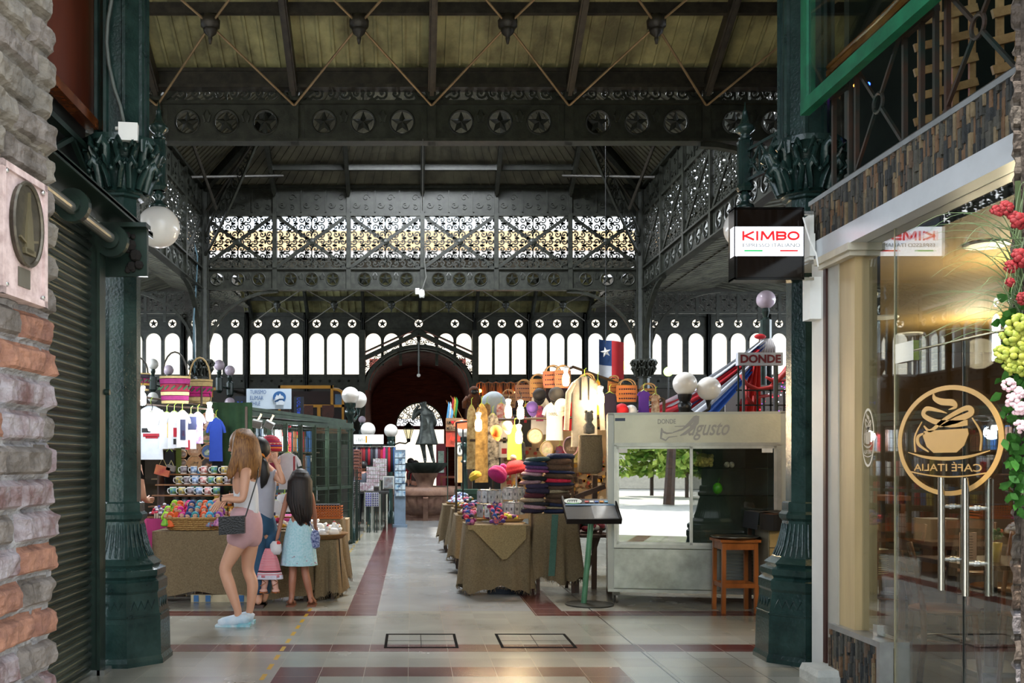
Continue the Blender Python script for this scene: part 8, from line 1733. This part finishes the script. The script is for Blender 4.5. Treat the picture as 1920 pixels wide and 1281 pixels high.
mb = MB(); q = P(740, 846, 21.22); mb.bx(q.x-.01, q.x+.24, 21.22, 21.26, 0.05, q.z+.03); mb.bx(q.x-.05, q.x+.28, 21.1, 21.4, 0, .05); mb.build('frame', M('6a7a8a', .4), pc)
ct = thing('souvenir_counter', P(700, 985, 20), 'dark counter tables of the souvenir shop left of the fountain', 'counter'); mb = MB(); a = P(664, 923, 20); b = P(728, 920, 20); mb.bx(a.x, b.x, 19.8, 20.8, .78, .82); mb.build('counter_top', M('2a2a2c', .3), ct)
for x in (a.x+.02, (a.x+b.x)/2, b.x-.04): mb = MB(); mb.bx(x, x+.03, 19.85, 19.88, 0, .78); mb.build('leg', STEEL, ct)
fr_ = board('framed_picture', 'framed dark picture standing left of the fountain basin', 718, 739, 893, 917, 20.6, 'b8b8b0', 'picture'); a = P(720, 915, 20.59); b = P(737, 895, 20.59); mb = MB(); mb.bx(a.x, b.x, 20.58, 20.6, a.z, b.z); mb.build('canvas', M('5a3a30', .5, col2='8a9aa0', sc_=6), fr_)
# wall lantern and doorway details
ln = thing('wall_lantern', P(766, 812, 31.5), 'black wall lantern on a scroll bracket in front of the bright doorway', 'lantern'); p = P(766, 812, 31.5); mb = MB(); mb.lathe([(.06, -.2), (.16, .12), (.18, .14)], p, 6); mb.build('glass', GL((.8, .8, .7), .1), ln); mb = MB(); mb.lathe([(.17, .14), (.19, .16), (.08, .28), (.02, .34), (.03, .38)], p, 6); mb.lathe([(.05, -.3), (.07, -.2), (.02, -.18)], p, 6)
for k in range(6): a = k*pi/3; mb.bar(p+Vector((.06*cos(a), .06*sin(a), -.2)), p+Vector((.17*cos(a), .17*sin(a), .14)), .015, .015)
mb.tube([p+Vector((0, 0, -.28)), p+Vector((-.1, 0, -.35)), p+Vector((-.3, 0, -.32)), p+Vector((-.5, 0, -.4)), p+Vector((-.6, 0, -.36))], .025, 5); mb.build('frame', BLACK, ln)
# right of the portal
rs = board('red_market_sign', 'orange red hand painted market sign with black lettering right of the portal', 836, 869, 784, 838, 20.5, '9a3c2c'); mb = MB(); a = P(836, 808, 20.49); b = P(869, 784, 20.49); mb.bx(a.x, b.x, 20.485, 20.5, a.z, b.z); mb.build('upper_field', M('a07a58', .6, var=.2), rs)
tx('AM', 836.5, 845, 789, 796, 20.48, BLACK, rs, bold=.02); tx('RES', 852, 861, 789, 796, 20.48, BLACK, rs, bold=.02); tx('de', 862, 868, 790, 796, 20.48, BLACK, rs); mb = MB(Matrix.Translation((0, 20.47, 0))); c = P(848.5, 792, 20.47); mb.prism([(c.x, c.z-.04), (c.x+.04, c.z+.01), (c.x+.02, c.z+.04), (c.x, c.z+.02), (c.x-.02, c.z+.04), (c.x-.04, c.z+.01)], 0, .01); mb.build('heart', M('c82028', .5), rs)
tx('MERCADO', 837, 868, 800, 807, 20.48, BLACK, rs, bold=.02); tx('Augusto', 842, 867, 816, 830, 20.48, M('d83a28', .5), rs, bold=.02, shear=.3); tx('DONDE', 838, 847, 812, 815, 20.48, M('d83a28', .5), rs)
os_ = board('oval_sign_panel', 'pale panel with a white oval sign right of the portal', 853, 873, 830, 905, 19.6, 'a8a89c', 'sign'); c = P(862, 843, 19.58); mb = MB(Matrix.Translation((0, 19.58, 0))); mb.prism([(c.x+.085*cos(a*pi/12), c.z+.125*sin(a*pi/12)) for a in range(24)], -.01, 0); mb.build('oval', M('c8ccc4', .4), os_); mb = MB(Matrix.Translation((0, 19.57, 0))); mb.bx(c.x-.012, c.x+.012, -.008, 0, c.z-.04, c.z+.03); mb.bx(c.x-.005, c.x+.005, -.008, 0, c.z+.03, c.z+.06); mb.tube([(c.x+.075*cos(a*pi/12), -.006, c.z+.115*sin(a*pi/12)) for a in range(24)], .004, 4, closed=True); mb.build('bottle_mark', BLACK, os_)
mb = MB(); a = P(858, 905, 19.55); b = P(872, 856, 19.55); mb.bx(a.x, b.x, 19.5, 19.56, a.z, b.z); mb.build('tan_lower_panel', M('b08a58', .6), os_)
bi = thing('green_planter_box', P(878, 925, 17.2), 'green tapered box behind the right stall tables', 'planter'); a = P(850, 925, 17.2); mb = MB(); mb.lathe([(.2, 0), (.26, .75), (.3, .76), (.3, .84), (.26, .84)], (a.x+.25, 17.4, .1), 4, a0=pi/4); mb.bx(a.x+.05, a.x+.45, 17.2, 17.6, 0, .1); mb.build('box', M('2c4a3c', .5), bi)
rc = thing('wooden_sideboard', P(840, 935, 23), 'reddish wooden side table right of the fountain bowl', 'table'); a = P(826, 893, 25); mb = MB(); mb.bx(a.x, a.x+.45, 25, 25.4, a.z-.05, a.z); mb.build('top', M('6a3420', .5), rc)
for q in (0, .4): mb = MB(); mb.bx(a.x+q, a.x+q+.05, 25, 25.05, 0, a.z-.05); mb.build('leg', M('6a3420', .5), rc)
mr = thing('red_framed_mirror', P(828, 893, 26), 'dark pink framed display behind the statue', 'display'); a = P(818, 890, 26); b = P(836, 832, 26); mb = MB(); mb.bx(a.x, b.x, 26, 26.05, 0, b.z); mb.build('frame', M('7a2c38', .5), mr); mb = MB(); mb.bx(a.x+.05, b.x-.05, 25.97, 26, a.z+.05, b.z-.2); mb.build('face', M('6a8a7a', .3, col2='c0c8c0', sc_=6), mr)
for x, cols_, l in ((841, ('5a9ac8', 'd0d4d8', '5a9ac8'), 'pale blue and white pennant right of the portal'), (849, ('a02028', 'c8a030', '2c7a3c'), 'red yellow green pennant right of the portal')):
    p = P(x, 784 if x < 845 else 775, 20.8); rt = thing('pennant', p, l, 'flag', None)
    for i, c_ in enumerate(cols_): mb = MB(Matrix.Translation(p)); mb.grid(lambda u, v: (-.06+.04*i+.04*u+.06*(v), .02*sin(v*6+i), .45*(v-.2)-.1*u), 2, 6); mb.build('stripe', M(c_, .8), rt)
    mb = MB(); mb.cyl(p+Vector((.25, 0, -.2)), p+Vector((-.05, 0, .38)), .008, n=5); mb.build('staff', WOOD, rt)
br = thing('brown_ape_toy', P(890, 768, 12.8), 'brown plush monkey toy on the top rail at the left of the right stall', 'toy'); c = P(889, 752, 12.8); PB = M('5c3418', .95, var=.4, sc_=50, bump=.8); mb = MB(); mb.sph(c, .1, 12, 8, (1, .8, 1.2)); mb.sph(c+Vector((.0, 0, .13)), .07, 12, 8); mb.tube([c+Vector((-.08, 0, .04)), c+Vector((-.13, -.02, -.02)), c+Vector((-.13, -.03, -.1))], [.04, .035, .03], 8); mb.tube([c+Vector((.08, 0, .04)), c+Vector((.13, -.02, -.02)), c+Vector((.12, -.03, -.1))], [.04, .035, .03], 8); mb.build('body', PB, br, smooth=True); mb = MB(); mb.sph(c+Vector((0, -.05, .12)), .045, 10, 6, (1, .6, .8)); mb.build('face', BLACK, br, smooth=True)
rn = thing('red_lantern', P(868, 790, 15), 'small glowing red fabric lantern above the lamp by the ponchos', 'lantern'); c = P(868, 796, 15); mb = MB(); mb.sph(c, .11, 14, 8, (1.3, 1, .7)); mb.build('shade', EM((.9, .08, .03), .9), rn, smooth=True); mb = MB(); mb.cyl((c.x, 15, 0), c, .012); mb.build('stand_pole', BLACK, rn)
# upstairs restaurant at the right: wooden chairs and warm lamps over a dark balcony
rb2 = thing('balcony_restaurant', P(950, 800, 27), 'dim wooden balcony restaurant with orange lamps above the right stall', 'restaurant'); mb = MB(); a = P(885, 770, 27.2); b = P(1110, 722, 27.2); mb.bx(a.x, b.x, 27.2, 27.3, a.z, b.z); mb.build('panel', M('3a1c14', .6, var=.5, sc_=3), rb2)
for k in range(9):
    x = 893+k*14; a = P(x, 745, 26.8); mb = MB(); mb.tube([a, a+Vector((0, 0, .25)), a+Vector((.02, 0, .38)), a+Vector((.13, 0, .42)), a+Vector((.24, 0, .38)), a+Vector((.26, 0, .25)), a+Vector((.26, 0, 0))], .02, 6); mb.bx(a.x+.08, a.x+.1, 26.79, 26.81, a.z, a.z+.4); mb.bx(a.x+.16, a.x+.18, 26.79, 26.81, a.z, a.z+.4); mb.build('chair_back', WOOD, rb2)
for x, y in ((935, 741), (965, 738), (900, 733)): mb = MB(); mb.sph(P(x, y, 26.7), .05, 8, 6); mb.build('warm_lamp', EM('ff9030', 8), rb2)
# right far: swags, word sign, anchor, tree, letter board
def swag(label, a, b, w_, cols_, sag=.15):
    a = Vector(a); b = Vector(b); rt = thing('fabric_swag', (a+b)/2, label, 'fabric', None); n = len(cols_)
    side = (b-a).cross(Vector((0, 1, 0))).normalized()
    for i, c_ in enumerate(cols_):
        mb = MB()
        for s_ in (0, .012):
            mb.grid(lambda u, v: a.lerp(b, u)+Vector((0, .06*sin((i+v)*9/n*2)+s_, -sag*4*u*(1-u)*.5))+side*(w_*((i+v)/n-.5))*(.3+.9*u), 14, 6)
        mb.build('cloth_band', M(c_, .75, var=.15, sc_=5), rt, smooth=True)
    return rt
SWc = ('c8ccd0', '1c3c7a', 'c8ccd0'); 
swag('white and blue draped swag running down from the mauve lamp', P(1432, 642, 16.6), P(1235, 790, 15.0), .42, ('c8ccd4', '2a4a86', '1c3a76'))
swag('broad red draped swag below the white and blue one', P(1425, 660, 16.4), P(1225, 800, 14.8), .5, ('b01c28', 'c0202c'), .3)
swag('second white and blue swag beneath the red one', P(1430, 665, 16.2), P(1300, 792, 14.9), .3, ('c8ccd4', '2050a0'), .05)
swag('hanging red curtain below the white word sign', P(1418, 680, 15.9), P(1402, 800, 15.9), .35, ('b81c20', 'c82820'), 0)
kn = thing('fabric_knot', P(1436, 645, 16.7), 'red and white fabric knot tied below the mauve lamp', 'fabric'); mb = MB(); c = P(1436, 640, 16.6)
for k in range(7): mb.tube([c+Vector((.03*k-.09, 0, .04)), c+Vector((.04*k-.12, -.05, -.12)), c+Vector((.045*k-.13, -.02, -.22))], [.02, .035, .02], 6)
mb.build('cloth', M('c4bebe', .8, var=.1), kn, smooth=True); mb = MB(); mb.sph(c+Vector((-.1, 0, .08)), .08, 8, 6, (1.3, .6, .6)); mb.build('red_bow', M('c01c24', .8), kn, smooth=True)
dn = board('word_sign', 'white sign with dark red capital letters above the red curtain', 1384, 1468, 661, 685, 13.6, 'b8bcc4', 'sign', .1); tx('DONDE', 1388, 1464, 665, 681, 13.6, M('6a1420', .5, var=0), dn, bold=.04)
for x in (1394, 1453): mb = MB(); q = P(x, 685, 13.65); mb.bx(q.x-.015, q.x+.015, 13.63, 13.67, q.z-.8, q.z); mb.build('support', M('4a4a4c', .5), dn)
an = thing('red_anchor', P(1430, 770, 14), 'big red anchor ornament above the showcase', 'anchor'); RA = M('a82820', .6, var=.2); mb = MB()
mb.tube([P(1388, 703, 14), P(1400, 722, 14), P(1420, 731, 14), P(1445, 727, 14), P(1470, 700, 14), P(1482, 685, 14)], [.03, .06, .07, .07, .08, .09], 8, flat=.5); mb.tube([P(1398, 722, 14), P(1400, 745, 14), P(1412, 758, 14), P(1414, 745, 14), P(1450, 741, 14)], [.03, .05, .06, .06, .04], 8, flat=.5); mb.tube([P(1436, 707, 14), P(1452, 716, 14), P(1480, 712, 14)], [.03, .06, .03], 8, flat=.5); mb.build('anchor_body', RA, an, smooth=True); mb = MB(); q = P(1432, 730, 14.04); mb.cyl((q.x, q.y, 1.94), q, .02); mb.build('support_post', BLACK, an)
xt_ = thing('christmas_tree', P(1452, 772, 14.6), 'small dark christmas tree with coloured lights above the showcase', 'tree'); c = P(1456, 775, 14.6); mb = MB(); rnd = random.Random(2)
for k in range(420): t_ = rnd.random(); a = rnd.uniform(0, 6.3); r_ = .3*(1-t_)*sqrt(rnd.random())+.02; p = c+Vector((r_*cos(a), r_*sin(a), .65*t_)); d = Vector((cos(a), sin(a), rnd.uniform(-.3, .3)))*.06; s_ = Vector((-sin(a), cos(a), 0))*.008; mb.poly([p-s_, p+d, p+s_])
mb.build('needles', M('1c3a20', .7, var=.4), xt_)['kind'] = 'stuff'
for col in ('d02840', 'e0e0e8', '8040c0'):
    mb = MB()
    for k in range(16): t_ = rnd.random(); a = rnd.uniform(3.3, 6.1); r_ = .32*(1-t_); mb.sph(c+Vector((r_*cos(a), r_*sin(a), .65*t_)), .012, 5, 3)
    mb.build('ornament', EM(col, .7), xt_)['kind'] = 'stuff'
mb = MB(); mb.cyl(c+Vector((0, 0, -.15)), c+Vector((0, 0, .5)), .02); mb.build('trunk', WOODD, xt_)
lbd = board('letter_board', 'pale restaurant board with dark red letters behind the red curtain', 1360, 1480, 722, 800, 16.9, '8a8480', 'sign'); tx('A', 1382, 1398, 748, 770, 16.9, M('7a2020', .5), lbd, bold=.05)
rl2 = thing('terrace_railing', P(1430, 770, 13.8), 'thin black terrace railing with posts above the showcase', 'railing'); mb = MB()
for y in (732, 760): mb.bar(P(1380, y, 13.8), P(1500, y, 13.8), .02, .02)
for x in (1395, 1420, 1445, 1470): mb.bar(P(x, 732, 13.8), P(x, 800, 13.8), .02, .02)
mb.build('rail', BLACK, rl2)
# terrace floor that carries the right restaurant goods
mb = MB(); a = P(1240, 0, 14.5); mb.bx(3.75, 9, 13.7, 18, 1.88, 1.94); mb.bx(3.75, 9, 13.7, 13.8, 0, 1.88); struct(mb, 'wall_terrace', M('3a2c28', .7, var=.3))
mb = MB(); mb.bx(-9.3, -1.2, 25.4, 28.3, 2.0, 2.15); mb.bx(2.0, 12, 26.6, 28.3, 2.4, 2.55); struct(mb, 'floor_balcony', M('2c241e', .7))
for px, y0, y1, d, w_, l, c_ in ((1250, 600, 0, 0, 0, '', ''),): pass
rnd = random.Random(12)
def hedge(x, y, s, sd):
    r = random.Random(sd); rt = thing('street_shrub', (x, y, 0), 'leafy shrub across the street behind the viewer', 'shrub', 'street shrubs behind the viewer'); mb = MB()
    for k in range(900): a = r.uniform(0, 6.3); q = s*r.random()**.5; c = Vector((x+q*cos(a), y+q*sin(a)*.5, r.uniform(.9, 4.2))); d = Vector((r.uniform(-1, 1), r.uniform(-1, 1), r.uniform(-1, 1))).normalized()*.2; e = d.cross(Vector((.3, .5, .8))).normalized()*.14; mb.poly([c-e, c+d, c+e, c-d])
    mb.build('foliage', M('5c8a30', .8, col2='b8c860', sc_=2), rt)['kind'] = 'stuff'; mb = MB(); mb.cyl((x, y, 0), (x, y, 1.2), .08); mb.build('trunk', WOODD, rt)
for i, x in enumerate((-3, -1, .6, 2.2, 3.9, 5.8)): hedge(x, -21-(i % 2)*2, 1.3, i)
# manhole covers
for a, b, l in ((-.213, .36, 'left square manhole cover with dark worn frame in the floor'), (.687, 1.27, 'right square manhole cover with dark worn frame in the floor')):
    mh_ = thing('manhole_cover', ((a+b)/2, 7.66, 0), l, 'manhole cover'); mb = MB()
    for q in ((a, b, 7.36, 7.39), (a, b, 7.93, 7.96), (a, a+.022, 7.39, 7.93), (b-.022, b, 7.39, 7.93)): mb.bx(q[0], q[1], q[2], q[3], -.005, .003)
    mb.build('frame', M('14120f', .95, var=.3, spec=.05), mh_); mb = MB(); mb.bx((a+b)/2-.003, (a+b)/2+.003, 7.39, 7.93, -.005, .0015); mb.bx(a, b, 7.658, 7.662, -.005, .0015); mb.build('joint', M('3a3834', .95, spec=.05), mh_)
# street seen in reflections behind the camera
tr_c = M('4a7a30', .8, col2='a8b840', sc_=3); 
def tree(label, x, y, s=1, seed=0):
    rt = thing('street_tree', (x, y, 0), label, 'tree', 'street trees behind the viewer'); rnd = random.Random(seed); mb = MB(); mb.tube([(x, y, 0), (x+.1, y, 2), (x-.1, y, 4*s)], [.2, .15, .1], 8); mb.build('trunk', WOODD, rt); mb = MB()
    for k in range(1600): a = rnd.uniform(0, 6.3); b = rnd.uniform(-1, 1); r_ = 2.4*s*rnd.random()**.4; c = Vector((x+r_*cos(a)*sqrt(1-b*b), y+r_*sin(a)*sqrt(1-b*b), 4.6*s+r_*b*.8)); d = Vector((rnd.uniform(-1, 1), rnd.uniform(-1, 1), rnd.uniform(-1, 1))).normalized()*.22; e = d.cross(Vector((.3, .5, .8))).normalized()*.16; mb.poly([c-e, c+d, c+e, c-d])
    mb.build('crown', tr_c, rt)['kind'] = 'stuff'; return rt
for i, (x, y) in enumerate(((.5, -14), (4, -17), (-4, -15), (7.5, -22), (-9, -20))): tree('leafy street tree outside the market entrance behind the viewer', x, y, 1, i)
for i, (x, w_, c_) in enumerate(((-14, 12, 'b8a890'), (0, 13, 'c8c0b0'), (14, 13, 'a89888'))): mb = MB(); mb.bx(x-w_/2, x+w_/2, -40, -34, 0, 11); struct(mb, 'wall_street', M(c_, .8, var=.2))
